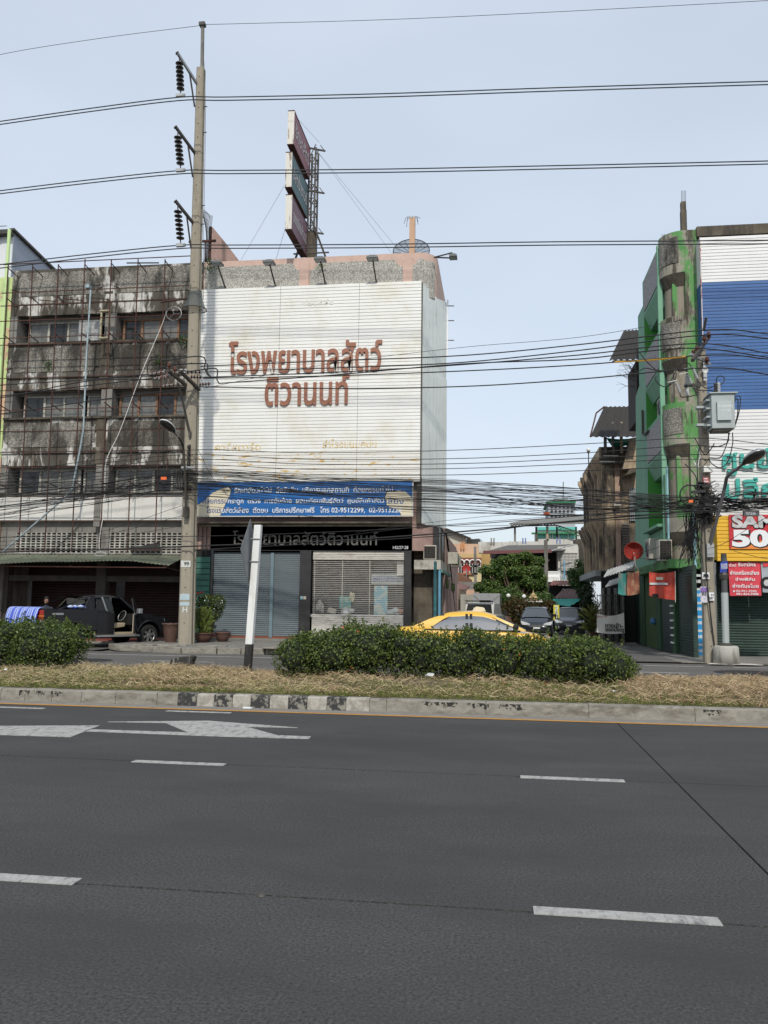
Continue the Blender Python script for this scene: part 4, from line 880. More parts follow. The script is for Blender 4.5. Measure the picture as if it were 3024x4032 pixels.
# side wall parts facing the lane, ground floor right corner
SXW = -2.32
def bside(name, pts, off, mat, parent): return MB().prism(pts, off).build(name, mat, parent)
MB().box(-3.28, -2.45, 31.72, 31.85, .1, 4.5).build('return_wall', plaster_d, HB)
for k, (y0, y1, mt) in enumerate(((31.6, 33.0, plaster_d), (33.0, 36.6, None), (36.6, 44, pink_d))):
    if mt: MB().box(SXW-.2, SXW, y0, y1, 0, 4.6).build('side_wall', mt, HB)
for y0 in (32.0, 34.0):
    MB().box(SXW-.25, SXW-.2, y0, y0+1.2, .1, 3.0).build('roller_shutter', M('dusty_shutter', (.09, .08, .07), .8, var=.3, vs=4) if 'dusty_shutter' not in MATS else MATS['dusty_shutter'], HB)
    for k in range(24): MB().box(SXW-.2, SXW-.185, y0, y0+1.2, .12+k*.12, .12+k*.12+.1).build('slat', MATS['dusty_shutter'], HB)
MB().box(SXW-.2, SXW, 33.2, 34.0, .1, 4.5).build('pier', black_tile, HB); MB().box(SXW-.2, SXW, 35.2, 36.6, 0, 4.6).build('side_wall', pink_d, HB)
MB().box(SXW-.2, SXW+.02, 31.35, 32.0, .1, 4.5).build('pier', black_tile, HB)
MB().box(SXW-.22, SXW-.02, 32.0, 36.6, 3.0, 4.6).build('lintel', plaster_d, HB)
# rear wing of the same building, lower, pink, with a sloping top
a1 = atx(*S1(305, 830), SXW); 
y_a = a1.y
wing = [(SXW, 33, 4.6), (SXW, 33, 5.6)]
for X, Y in ((310, 860), (330, 955), (410, 1055), (413, 1600)):
    q = atx(*S1(X, Y), SXW+.02); wing.append((SXW, q.y, q.z))
wing[-1] = (SXW, wing[-1][1], 0); wing = [(SXW+.01, p[1], p[2]) for p in wing]+[(SXW+.01, 36.6, 0), (SXW+.01, 36.6, 4.6)]
MB().prism(wing, (-.2, 0, 0)).build('rear_wing_wall', pink_d, HB)
for X0, X1, Y0, Y1 in ((318, 335, 1275, 1350), (357, 385, 1300, 1370)):
    a = atx(*S1(X0, Y0), SXW+.02); b = atx(*S1(X1, Y1), SXW+.02); MB().box(SXW+.0, SXW+.03, a.y, b.y, b.z, a.z).build('window', glass_d, HB)
for X, m_ in ((228, M('teal_pipe', (.03, .14, .15), .5)), (262, M('blue_pipe', (.12, .3, .42), .5))):
    q = atx(*S1(X, 1300), SXW+.05); MB().tube([(SXW+.06, q.y, .1), (SXW+.06, q.y, 3.1)], .05, 8).build('drainpipe', m_, HB)
# concrete canopy with three air-conditioner units
cn = at(*S1(45, 1160), 31.1); c0 = at(*S1(275, 1170), 31.1)
cz1 = at(*S1(100, 1122), 31.0).z; cz0 = at(*S1(100, 1197), 31.0).z
cnp = MB().prism([(-3.2, 31.0, cz0), (c0.x, 31.0, cz0), (c0.x, 36.4, cz0), (-2.25, 36.4, cz0), (-2.25, 31.2, cz0), (-3.2, 31.2, cz0)], (0, 0, cz1-cz0)).build('side_canopy', M('canopy_concrete', (.4, .38, .33), .9, dirt=.7, dcol=(.12, .1, .08), dscale=(2, 2, 2), var=.1), HB)
def acunit(label, x0, x1, y0, y1, z0, z1, face='-Y', group=None):
    r = thing('air_conditioner', label, 'air conditioner', ((x0+x1)/2, (y0+y1)/2, z0), group)
    mt = MATS.get('ac_case') or M('ac_case', (.42, .4, .34), .6, dirt=.5, dcol=(.2, .18, .14), dscale=(4, 4, 1))
    MB().box(x0, x1, y0, y1, z0, z1).build('case', mt, r, bevel=.015)
    gm = MB()
    if face == '-Y':
        for k in range(1, 9): x = x0+(x1-x0)*k/9; gm.box(x-.006, x+.006, y0-.02, y0-.005, z0+.04, z1-.04)
        for k in range(1, 8): z = z0+(z1-z0)*k/8; gm.box(x0+.03, x1-.03, y0-.024, y0-.02, z-.006, z+.006)
        MB().box(x0+.03, x1-.03, y0-.004, y0-.001, z0+.04, z1-.04).build('coil', black, r)
    else:
        s = 1 if face == '+X' else -1; xf = x1 if s > 0 else x0; cc_ = ((y0+y1)/2, (z0+z1)/2); rr = min(y1-y0, z1-z0)*.4
        MB().lathe([(0, 0), (rr, 0)], (xf+s*.004, cc_[0], cc_[1]), 20, axis='X').build('fan_opening', black, r)
        for k in (1, .75, .5, .25): gm.tube([(xf+s*.02, cc_[0]+rr*k*math.cos(t), cc_[1]+rr*k*math.sin(t)) for t in np.linspace(0, 6.283, 17)], .006, 4)
    gm.build('grille', dark_steel if face == '-Y' else steel, r); return r
for i, (X0, X1, Y0, Y1, yy) in enumerate(((135, 238, 1005, 1132, 31.1), (238, 310, 1070, 1135, 34.2), (300, 345, 1095, 1140, 36.3))):
    a = at(*S1(X0, Y1), yy); b = at(*S1(X1, Y0), yy)
    if i == 0: acunit('grey air conditioner with a black coil face, nearest the road on the side canopy', a.x, a.x+.48, 31.1, 31.6, cz1+.02, b.z)
    else: acunit('small weathered air conditioner in the middle of the side canopy' if i == 1 else 'smallest air conditioner at the far end of the side canopy', -2.15, -1.75, yy, yy+.8, cz1+.02, b.z+.05, '+X' if i == 1 else '-Y')
MB().box(c0.x-.02, c0.x+.06, 31.3, 36.4, cz0-.1, cz0+.02).build('canopy_gutter', M('green_gutter', (.1, .2, .17), .6), HB)
# ================================================================== ON THE HOSPITAL ROOF
rt = thing('roof_sign_tower', 'stack of three two-sided lightbox signs, red, teal and maroon, on a rusty lattice mast', 'sign tower', (-8, 31.5, 14.4))
SX = -7.95
for (zt, zb, fm, txt_, nm, ys_, xo) in ((20.72, 19.36, red_sign, 'รักษาสัตว์', 'top', 30.0, 0), (18.98, 17.58, teal_sign, 'อัลตร้าซาวด์', 'mid', 29.95, -.03), (17.27, 15.9, maroon_sign, 'เอกซเรย์คอมพิวเตอร์', 'low', 30.0, 0)):
    y1 = 32.7 if nm == 'top' else 32.6; x1 = SX+xo; x0 = x1-.26
    b = MB().box(x0+.01, x1-.01, ys_+.01, y1, zb+.01, zt-.01).build('lightbox', fm, rt, label={'top': 'uppermost red lightbox', 'mid': 'teal lightbox in the middle', 'low': 'lowest maroon lightbox'}[nm])
    MB().box(x0, x1, ys_-.01, ys_+.01, zb, zt).build('end_panel', sign_edge, b); MB().box(x0-.004, x1+.004, ys_-.02, y1, zt, zt+.03).box(x0-.004, x1+.004, ys_-.02, y1, zb-.03, zb).build('edge_trim', rust, b)
    text(txt_, 'lettering', M('pale_sign_text', (.5, .47, .47), .6) if 'pale_sign_text' not in MATS else MATS['pale_sign_text'], b, 0, y1-ys_-.35, 0, .62 if nm != 'low' else .5, 0, bold=.015, face=(Vector((x1+.004, ys_+.2, (zb+zt)/2-.26)), Vector((0, 1, 0)), Vector((0, 0, 1))))
legs = [(-8.02, 32.9), (-7.75, 32.9), (-8.02, 33.4), (-7.75, 33.4)]
top = at(*TT(440, 440), 33).z
for x, y in legs: MB().bar((x, y, 14.4), (x, y, top), .07).build('mast_leg', dark_steel, rt)
lat = MB(); zz = 15.0
k = 0
while zz < top-.4:
    for (a, b) in ((0, 1), (2, 3), (0, 2), (1, 3)): lat.bar((*legs[a], zz), (*legs[b], zz), .035)
    a, b = ((0, 1) if k % 2 else (1, 0)); lat.bar((*legs[a], zz), (*legs[b], zz+.6), .03); lat.bar((*legs[a+2], zz), (*legs[b+2], zz+.6), .03)
    zz += .6; k += 1
lat.build('mast_lattice', dark_steel, rt)
for z in (top-.05, top-1.95, top-3.75):
    MB().bar((-8.1, 32.8, z), (-7.4, 33.2, z+.03), .06).build('sign_arm', dark_steel, rt); MB().bar((-7.42, 33.2, z+.02), (-7.62, 33.2, z+.3), .03).build('arm_stay', dark_steel, rt)
for sx in (-1, 1): 
    MB().bar((-7.85+sx*.1, 32.6, 17.4), (-7.7+sx*1.1, 32.4, 14.4), .07).build('raking_leg', dark_steel, rt)
    MB().bar((-7.85+sx*.1, 33.8, 16.4), (-7.7+sx*.7, 34, 14.4), .05).build('raking_leg', dark_steel, rt)
for z, h_ in ((15.5, .95), (16.0, .75)): MB().bar((-7.75-h_, 32.5, z), (-7.75+h_, 32.5, z), .05).build('brace', dark_steel, rt)
MB().box(-7.95, -7.7, 33.0, 33.25, 14.4, 17.0).build('concrete_stub', plaster_g, rt)
MB().box(-8.0, -7.62, 32.7, 32.8, 15.3, 17.0).build('counter_plate', plaster_d, rt)
wire_m = steel
for (a, b, lab) in ((TT(243, 110), TT(490, 380), 'thin guy wire from the top sign down to the tower arm'), (TT(465, 455), TT(1165, 1415), 'left one of two guy wires running from the tower down to the right'), (TT(465, 455), TT(1250, 1410), 'right one of two guy wires running from the tower down to the right'), (TT(165, 785), TT(-240, 1480), 'guy wire slanting down left from the teal sign'), (TT(178, 1170), TT(88, 1470), 'short guy wire slanting down left from the maroon sign')):
    tag(MB().tube([at(*a, 31), at(*b, 33)], .007, 4).build('guy_wire', wire_m), lab, 'wire')
# column stub with bent bars, mesh dish
st = thing('column_stub', 'pink concrete column stub with bent reinforcing bars on the hospital roof', 'column', (-3.5, 32, 15))
a = prect(*TT(1335, 1090), *TT(1383, 1420), 32); MB().box(a[0], a[1], 31.9, 32.12, 14.4, a[3]).build('column', M('orange_pink', (.5, .33, .22), .9, dirt=.7, dcol=(.14, .09, .06), dscale=(5, 5, 1.5)), st)
for k in range(8):
    t = k*.8; c = Vector((a[0]+.1+.06*math.cos(t), 32+.06*math.sin(t), a[3]-.02)); e = Vector((math.cos(t)*.22, math.sin(t)*.1, 0))
    MB().tube([c, c+Vector((0, 0, .06))+e*.3, c+e*.9+Vector((0, 0, .05)), c+e*1.2+Vector((0, 0, -.2*(k % 3)))], .009, 4).build('rebar', rust, st)
dm = thing('mesh_satellite_dish', 'large black mesh satellite dish standing on the hospital roof behind the parapet', 'satellite dish', (-3.6, 33.2, 15))
dc = at(*TT(1355, 1420), 33.3); dr = (at(*TT(1525, 1420), 33.3).x-at(*TT(1187, 1420), 33.3).x)/2
mesh_m = M('dish_mesh', (.05, .07, .08), .6, alpha=.45); dpt = lambda r_, t: dc+Vector((r_*math.cos(t), .25*(r_/dr)**2*-1, r_*math.sin(t)*.68))
dmb = MB()
for i in range(4):
    for j in range(24):
        t0, t1 = 2*math.pi*j/24, 2*math.pi*(j+1)/24; r0, r1 = dr*i/4, dr*(i+1)/4
        dmb.face([dpt(r0, t0), dpt(r1, t0), dpt(r1, t1), dpt(r0, t1)] if i else [dpt(0, t0), dpt(r1, t0), dpt(r1, t1)])
dmb.build('mesh', mesh_m, dm)
rb = MB(); rb.tube([dpt(dr, 2*math.pi*j/32) for j in range(33)], .018, 5)
for j in range(16): rb.tube([dpt(dr*q, 2*math.pi*j/16) for q in (.05, .5, 1)], .01, 4)
rb.build('rib', black, dm); MB().tube([dc, (dc.x, dc.y+.2, 14.4)], .05, 8).build('stand', dark_steel, dm)
# flood lamps above the cladding
def flood(label, base, head, s=.2, grp='flood lamps over the white cladding', side=False):
    b = Vector(base); h = Vector(head); r = thing('flood_lamp', label, 'flood lamp', b, grp)
    MB().bar(b, h, .045).build('arm', dark_steel, r)
    m_ = MB(); m_.prism([(h.x-s*1.05, h.y-.26, h.z-.02), (h.x+s*1.05, h.y-.26, h.z-.02), (h.x+s*1.05, h.y+.16, h.z-.02), (h.x-s*1.05, h.y+.16, h.z-.02)], (0, 0, .07))
    n0 = len(m_.v); m_.v += [(h.x-s*.9, h.y-.22, h.z+.05), (h.x+s*.9, h.y-.22, h.z+.05), (h.x+s*.9, h.y+.12, h.z+.05), (h.x-s*.9, h.y+.12, h.z+.05), (h.x-s*.5, h.y-.12, h.z+.14), (h.x+s*.5, h.y-.12, h.z+.14), (h.x+s*.5, h.y+.06, h.z+.14), (h.x-s*.5, h.y+.06, h.z+.14)]
    for q in ((4, 5, 6, 7), (0, 1, 5, 4), (1, 2, 6, 5), (2, 3, 7, 6), (3, 0, 4, 7)): m_.f.append(tuple(n0+i for i in q)); m_.m.append(0)
    m_.build('housing', M('lamp_grey', (.13, .14, .14), .5, .3) if 'lamp_grey' not in MATS else MATS['lamp_grey'], r); MB().box(h.x-s*.9, h.x+s*.9, h.y-.22, h.y+.12, h.z-.035, h.z-.02).build('lens', M('lamp_lens', (.3, .32, .33), .1) if 'lamp_lens' not in MATS else MATS['lamp_lens'], r)
    return r
for i, (bx_, by_, hx_, hy_) in enumerate(((278, 422, 232, 285), (570, 410, 535, 280), (862, 400, 832, 262), (1158, 388, 1137, 255))):
    b = at(*H1(bx_, by_), 30.75); h = at(*H1(hx_, hy_), 30.15); flood(['flood lamp over the cladding nearest the tall pole', 'second flood lamp from the tall pole, left of the sign tower', 'flood lamp over the cladding just right of the sign tower', 'flood lamp over the cladding nearest the mesh dish'][i], b, h)
flood('flood lamp sticking out sideways beyond the rounded pink corner', at(*H1(1495, 242), 31.0), at(*H1(1607, 246), 30.7), .14)
a = at(*H1(1600, 215), 30.6)
tag(MB().bar(at(*H1(1495, 242), 31.0), a, .04).bar(a, at(*H1(1607, 240), 30.7), .03).build('lamp_bracket', dark_steel), 'thin dark bracket holding the sideways flood lamp', 'bracket')
# pink stair wall, rusty post with fan of bars
pw = thing('stair_head_wall', 'pink triangular stair-head wall rising behind the tall pole', 'wall', (-11.8, 33.5, 14.4))
pts = [at(*H1(195, 58), 33.2), at(*H1(207, 70), 33.2), at(*H1(285, 165), 33.2), at(*H1(352, 258), 33.2), at(*H1(352, 300), 33.2), at(*H1(195, 300), 33.2)]
MB().prism(pts, (0, 2.0, 0)).build('wall', pink_d, pw)
rf = thing('spiked_post', 'rusty post with a fan of spiky reinforcing bars beside the tall pole', 'post', (-12.2, 31.6, 15))
pc = at(*H1(187, 180), 31.6); MB().bar((pc.x, 31.6, 14.6), (pc.x, 31.6, at(*H1(187, 65), 31.6).z), .1).build('post', rust, rf)
MB().bar(at(*H1(65, 152), 31.3), at(*H1(222, 145), 31.3), .08).build('cross_arm', rust, rf); MB().bar(at(*H1(160, 150), 31.4), at(*H1(160, 400), 31.4), .05).build('brace', rust, rf)
fan = at(*H1(150, 250), 31.5)
for k in range(17):
    t = rad(-4+k*5.2); q = at(*H1(145+k*3, -60-30*math.sin(k*.45)-(20 if k > 8 else 0)+k*2), 31.5)
    o2 = at(*H1(178-k*1.2, 30+k*22), 31.5); MB().tube([o2, at(*H1(120+k*5.2, -20-18*math.sin(k*.3)), 31.5)], .008, 4).build('spike', dark_steel, rf)
MB().tube([at(*H1(150+38*math.cos(t), 20-42*math.sin(t)), 31.5) for t in np.linspace(.1, 3.0, 12)], .012, 4).build('hoop', dark_steel, rf)
plant_tuft(*H1(180, 285), 30.7, .16, 'leafy creeper hanging on the parapet beside the tall pole', 110); plant_tuft(*H1(835, 290), 30.8, .07, 'small yellowing weed on the parapet below the third flood lamp', 30, leaf_y)
tag(MB().tube([at(*L1(1010, 375), 31.6), at(*L1(1265, 374), 31.6)], .03, 8).build('rod', dark_steel), 'short threaded dark rod lying on the stained parapet', 'rod')
tag(MB().tube([at(*L1(1285, 688), 29.4), at(*L1(1510, 658), 27.9)], .035, 6).build('strut', rust), 'rusty strut leaning from the frame to the tall pole', 'strut')
# ================================================================== GREEN CORNER BUILDING (right)
GB = thing('green_corner_building', 'green corner shophouse with flaking rounded corner and white, blue and yellow slat cladding', 'building', (8, 32, 0))
def arcwall(r_, z0, z1, mat, name, a0=-90, a1=0, c=(6.6, 30.9), th=.1, n=9):
    pts = [(c[0]+r_*math.sin(rad(a)), c[1]-r_*math.cos(rad(a))) for a in [a0+(a1-a0)*i/n for i in range(n+1)]]; m_ = MB()
    inn = [(c[0]+(r_-th)*math.sin(rad(a)), c[1]-(r_-th)*math.cos(rad(a))) for a in [a0+(a1-a0)*i/n for i in range(n+1)]]
    poly = [(x, y, z0) for x, y in pts]+[(x, y, z0) for x, y in inn[::-1]]
    for i in range(n): m_.prism([(*pts[i], z0), (*pts[i+1], z0), (*inn[i+1], z0), (*inn[i], z0)], (0, 0, z1-z0))
    return m_.build(name, mat, GB)
arcwall(.62, 3.0, 14.9, col_brown, 'corner_column', th=.3)
for zb, zt in ((13.25, 15.15), (10.1, 12.0), (7.0, 8.85), (3.9, 5.0)):
    arcwall(.8, zb+.35, zt, green_f, 'corner_band', th=.4)
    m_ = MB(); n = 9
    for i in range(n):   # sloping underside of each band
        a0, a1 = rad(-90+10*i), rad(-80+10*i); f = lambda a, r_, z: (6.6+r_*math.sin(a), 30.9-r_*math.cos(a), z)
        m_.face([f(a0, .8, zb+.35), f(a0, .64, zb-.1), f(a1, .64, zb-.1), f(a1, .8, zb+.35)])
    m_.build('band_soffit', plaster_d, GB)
    if zb > 5: arcwall(.825, zb+.72, zt-.2, peb_d, 'pebble_panel', a0=-78, a1=-18, th=.05)
for z0, z1 in ((12.0, 13.3), (8.85, 10.1), (5.0, 7.0)):
    MB().box(6.15, 6.75, 30.35, 30.45, z0, z1-.05).build('niche_panel', green_f if z0 != 8.85 else col_brown, GB)
MB().box(6.56, 7.0, 30.09, 30.9, 3.0, 15.15).build('front_pier', green_f, GB)
MB().box(5.74, 5.9, 30.85, 31.0, 3.1, 14.95).build('corner_rib', green_t, GB)
# side towards the lane
for i, (zt, zp, zb) in enumerate(((14.92, 13.42, 12.8), (11.8, 10.28, 9.72), (8.68, 7.18, 6.6))):
    MB().prism([(5.8, 31.0, zt), (5.8, 31.0, zp), (6.05, 31.0, zb), (6.9, 31.0, zb), (6.9, 31.0, zt)], (0, 3.2, 0)).build('balcony_band', green_t, GB)
    MB().box(5.77, 5.8, 31.15, 34.05, zp+.12, zt-.16).build('pebble_panel', M('side_pebble', (.34, .33, .33), 1, var=.5, vs=16, bump=.02, bs=30) if 'side_pebble' not in MATS else MATS['side_pebble'], GB)
    MB().box(6.6, 6.7, 31.0, 34.2, zb-1.9, zb+.1).build('recess_back', green_b if i else green_dk, GB)
MB().box(5.8, 6.9, 34.2, 34.4, 3.2, 14.92).build('fin_wall', green_b, GB); MB().box(5.795, 5.8, 34.2, 34.4, 3.2, 14.92).build('fin_edge', green_t, GB)
MB().prism([(5.8, 34.4, 3.1), (5.8, 34.4, 11.3), (5.8, 35.2, 11.05), (5.8, 36.75, 10.7), (5.8, 37.0, 8), (5.8, 38.0, 3.1)], (.3, 0, 0)).build('side_wall', green_t, GB)
MB().box(5.8, 5.9, 31.0, 34.4, 3.1, 4.45).build('side_wall', green_t, GB)
MB().prism([(5.55, 31.0, 4.5), (5.55, 34.2, 4.5), (6.6, 34.2, 4.5), (6.6, 31.0, 4.5)], (0, 0, .1)).build('ledge', green_t, GB)
MB().box(6.2, 6.7, 34.4, 38.2, 3, 14.8).build('body', green_t, GB); MB().box(6.7, 30, 30.6, 40, 3.0, 15.1).build('body', plaster_g, GB)
MB().tube([(5.72, 34.6, 9.6), (5.72, 34.6, 8.6), (5.72, 34.2, 8.5), (5.72, 33.4, 8.5)], .05, 6).build('drainpipe', dark_steel, GB)
MB().tube([(5.85, 30.55, 3.0), (5.85, 30.55, 6.6)], .04, 6).build('drainpipe', M('blue_pipe2', (.25, .45, .5), .5), GB)
MB().tube([(6.6, 29.95, 3.0), (6.6, 29.95, 5.0)], .05, 6).build('drainpipe', MATS['blue_pipe2'], GB)
MB().box(6.98, 30, 30.0, 30.6, 14.85, 15.22).build('roof_edge', plaster_d, GB)
# cladding
PF = 29.5; zT = at(*G1(1055, 520), PF).z; zA = at(*G1(1065, 915), PF).z; zB = at(*G1(1350, 2020), PF).z; zC = at(*G2(1140, 800), PF).z-.02; zD = at(*G2(1135, 1178), PF).z
XA = at(*G1(1055, 520), PF).x
rc = MB().box(XA, 24, PF+.02, PF+.06, zC, zT).build('cladding', sheet_w2, GB); ORG[rc.name] = ORG[GB.name]
for z0, z1, mt in ((zA, zT, sheet_w2), (zB, zA, sheet_bl), (zC, zB, sheet_w2)): slats(XA, 24, z0, z1, PF, mt, rc, .118)
def sideslats(z0, z1, mt): 
    n = round((z1-z0)/.118); p = (z1-z0)/n; o = None
    for k in range(n):
        if o is None:
            o = MB().prism([(XA-.02, 0, .01), (XA-.025, 0, p*.9), (XA, 0, p*.9), (XA, 0, .01)], (0, 1.1, 0)).build('slat', mt); o.parent = rc; q = o
        else: q = o.copy(); COL.objects.link(q)
        q.location = Vector((0, PF+.03, z0+k*p))-ORG[GB.name]
sideslats(zA, zT, sheet_w2); sideslats(zB, zA, sheet_bl); sideslats(zC, zB, sheet_w2)
MB().box(XA-.005, XA+.05, PF+.03, PF+1.1, zC, zT).build('cladding_side', sheet_side, GB)
MB().box(XA-.03, XA+.0, PF-.03, PF+.02, zC, zT).build('corner_trim', M('red_stained_trim', (.5, .45, .45), .6, dirt=1, dcol=(.3, .04, .05), dscale=(5, 5, 2), dlo=.52, dhi=.56), GB)
PY = 29.2; YX = at(*G2(1140, 900), PY).x; zc2 = at(*G2(1140, 800), PY).z; zd2 = at(*G2(1135, 1178), PY).z
yb_ = MB().box(YX, 24, PY+.02, PY+.08, zd2, zc2).build('yellow_cladding', sheet_y, GB); ORG[yb_.name] = ORG[GB.name]
slats(YX, 24, zd2, zc2, PY, sheet_y, yb_, .125)
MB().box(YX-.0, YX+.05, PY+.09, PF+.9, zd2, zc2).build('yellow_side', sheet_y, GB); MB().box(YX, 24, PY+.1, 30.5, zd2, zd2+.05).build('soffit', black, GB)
yy = lambda X, Y, Yp=PY: at(*G2(X, Y), Yp)
a = yy(1185, 410, PF); b = yy(1185, 310, PF)
zl0, zl1 = at(*G2(1185, 470), PF).z, at(*G2(1560, 245), PF).z
text('ศูนย์', 'letter', letter_tl, rc, at(*G2(1185, 400), PF).x, at(*G2(1600, 400), PF).x, zl0, at(*G2(1185, 250), PF).z, PF-.05, .08, .02, split=True)
text('ปลีก', 'letter', letter_tl, rc, at(*G2(1205, 660), PF).x, at(*G2(1640, 660), PF).x, at(*G2(1205, 665), PF).z, at(*G2(1205, 490), PF).z, PF-.05, .08, .02, split=True)
bn = thing('red_vinyl_banner', 'red vinyl banner with large white letters and a big 50 on the yellow slats', 'banner', (8.3, PY-.05, 4))
bx0 = yy(1240, 900).x; bz1 = yy(1240, 795).z; bz0 = yy(1250, 1078).z
MB().box(bx0, 13, PY-.06, PY-.05, bz0, bz1).build('vinyl', M('banner_red', (.5, .02, .03), .5, var=.15, vs=4), bn)
MB().prism([(bx0+.03, PY-.062, bz0), (bx0+.12, PY-.062, bz0+.18), (bx0+.6, PY-.062, bz0+.28), (13, PY-.062, bz0+.3), (13, PY-.062, bz0)], (0, -.004, 0)).build('orange_band', M('banner_orange', (.75, .22, .04), .5), bn)
silver = M('banner_silver', (.5, .5, .5), .5, var=.2, vs=6)
a = yy(1265, 905); b = yy(1540, 818); text('SAMS', 'lettering', M('banner_black', (.01, .01, .01), .5), bn, a.x-.03, a.x+1.75, a.z-.035, b.z+.09, PY-.072, bold=.07); text('SAMS', 'lettering', silver, bn, a.x, a.x+1.72, a.z, b.z+.08, PY-.078, bold=.05)
a = yy(1265, 1070); b = yy(1450, 925); text('50', 'lettering', MATS['banner_black'], bn, a.x+.0, a.x+1.25, a.z-.01, b.z+.02, PY-.073, bold=.08); text('50', 'lettering', white_print, bn, a.x, a.x+1.2, a.z+.03, b.z+.03, PY-.08, bold=.05)
# ground floor
shutter('roller_shutter', at(*G2(1120, 1500), 30.3).x, 24, .02, 3.35, 30.3, shut_green, GB, .09, .02)
MB().box(5.8, 7.0, 30.6, 31.0, 2.9, 3.3).build('fascia', green_dk, GB); MB().box(5.75, 6.7, 30.1, 37.5, 2.98, 3.28).build('floor_slab', M('slab_green', (.08, .22, .07), .85, dirt=.7, dcol=(.05, .045, .035), dscale=(2, 2, 2)), GB)
arcwall(.88, 2.95, 3.3, M('slab_edge', (.08, .2, .07), .85, dirt=.8, dcol=(.1, .08, .06), dscale=(2, 2, 2)), 'slab_edge', a0=-90, a1=10, th=.3)
gw = lambda X, Y: atx(2400+X/2.659, 2150+Y/2.659, 6.1)
for (X0, X1, nm, mt) in ((240, 318, 'roller_shutter', shut_green), (320, 372, 'pier', green_dk), (385, 495, 'side_wall', M('olive_wall', (.05, .1, .025), .85, var=.2, vs=3)), (495, 535, 'pier', green_dk), (540, 655, 'roller_shutter', shut_green), (700, 860, 'roller_shutter', shut_green)):
    a = gw(X0, 900).y; b = gw(X1, 900).y; y0, y1 = min(a, b), max(a, b)
    o = MB().box(6.1+(0 if 'pier' in nm or 'wall' in nm else .08), 6.3, y0, y1, 0, 3.0).build(nm, mt, GB)
    if nm == 'roller_shutter':
        for k in range(30): MB().box(6.15, 6.18, y0, y1, .03+k*.097, .03+k*.097+.075).build('slat', mt, o)
a = gw(680, 900).y; MB().box(6.05, 6.25, a-.45, a+.2, 0, 3.0).build('pier', green_dk, GB)
for k in range(9):
    MB().box(6.0, 6.05, a-.2, a+.25, .35+k*.26, .35+k*.26+.06).build('white_stripe', white_paint, GB)
MB().box(6.3, 24, 31.0, 31.1, 0, 3.1).build('room_back', dark_in, GB)
# tall blue telephone banner at the corner
bt = thing('blue_number_banner', 'tall narrow blue banner repeating a white phone number on the corner shutter', 'banner', (6.5, 30.2, 0))
kk = lambda X, Y, Yp=30.05: at(2400+X/2.659, 2150+Y/2.659, Yp)
a0 = kk(878, 1150); a1 = kk(980, 455); xl = kk(875, 800).x; xr = kk(972, 800).x
blu = M('banner_blue', (.01, .28, .62), .5, var=.06, vs=5); MB().box(xl, xr, 30.04, 30.06, a0.z, a1.z).build('cloth', blu, bt); MB().box(xl-.0, xl+.01, 30.06, 30.3, a0.z, a1.z-.2).build('cloth_side', M('banner_blue_dark', (.02, .1, .26), .6), bt)
for k in range(6):
    z = a0.z+.12+k*.47
    text('088-00', 'lettering', white_print, bt, xl+.05, xr-.02, z+.0, z+.12, 30.035, bold=.06); MB().box(xl, xr, 30.03, 30.035, z+.22, z+.3).build('white_stripe', sheet_side, bt)
# hanging banners
def cloth(name, pts4, mat, label, cat, Yd, sag=.05, wav=.02, nx=14, nz=10, tex=None, folds=3):
    a, b, c, d = [Vector(p) for p in pts4]; m_ = MB()   # a top-left, b top-right, c bottom-right, d bottom-left
    n = (b-a).cross(d-a).normalized()
    for j in range(nz+1):
        for i in range(nx+1):
            u, v = i/nx, j/nz; p = a.lerp(b, u).lerp(d.lerp(c, u), v); p = p+Vector((0, 0, -sag*4*u*(1-u)*(1-v*.6)))+n*wav*math.sin(u*folds*6.28+v*2)*(1-.3*v); m_.v.append(tuple(p))
    for j in range(nz):
        for i in range(nx): q = j*(nx+1)+i; m_.f.append((q, q+nx+1, q+nx+2, q+1)); m_.m.append(0)
    r = thing(name, label, cat, a); o = m_.build('cloth', mat, r, smooth=True); return r
BN = 29.85
r = cloth('hanging_banner', [kk(415, 268, BN), kk(686, 265, BN), kk(690, 566, BN), kk(418, 520, BN)], M('orange_red_vinyl', (.52, .06, .035), .5, var=.12, vs=3, flake=((.09, .06, .1), (2.6, 2, 3.2), .66, .7)), 'orange-red vinyl banner sagging on cords under the green slab beside the soi', 'banner', BN, .06)
a = kk(420, 405, BN-.04); b = kk(608, 385, BN-.04); MB().box(a.x, b.x, BN-.05, BN-.045, a.z, b.z).build('printed_stripe', sheet_side, r); a = kk(490, 355, BN-.04); b = kk(560, 325, BN-.04); MB().box(a.x, b.x, BN-.05, BN-.045, a.z, b.z).build('printed_stripe', cream, r)
a = kk(450, 535, BN-.04); b = kk(510, 500, BN-.04); MB().box(a.x, b.x, BN-.05, BN-.045, a.z, b.z).build('printed_label', black, r); MB().tube([kk(688, 265, BN), kk(690, 590, BN)], .012, 5).build('edge_rope', white_paint, r)
r = cloth('hanging_banner', [kk(95, 270, 31.4), kk(180, 275, 31.4), kk(180, 515, 31.4), kk(88, 500, 31.4)], M('grey_green_vinyl', (.16, .2, .18), .6, flake=((.05, .25, .22), (2, 1, 1), .5, .52)), 'grey and teal faded banner under the small awning, left of the orange one', 'banner', 31.4)
r = cloth('hanging_banner', [kk(185, 270, 31.3), kk(308, 255, 31.3), kk(316, 495, 31.3), kk(182, 518, 31.3)], M('mottled_vinyl', (.3, .1, .06), .6, var=.3, vs=4, flake=((.35, .22, .12), (4, 4, 4), .5, .58)), 'faded orange patterned banner under the small awning near the red dish', 'banner', 31.3)
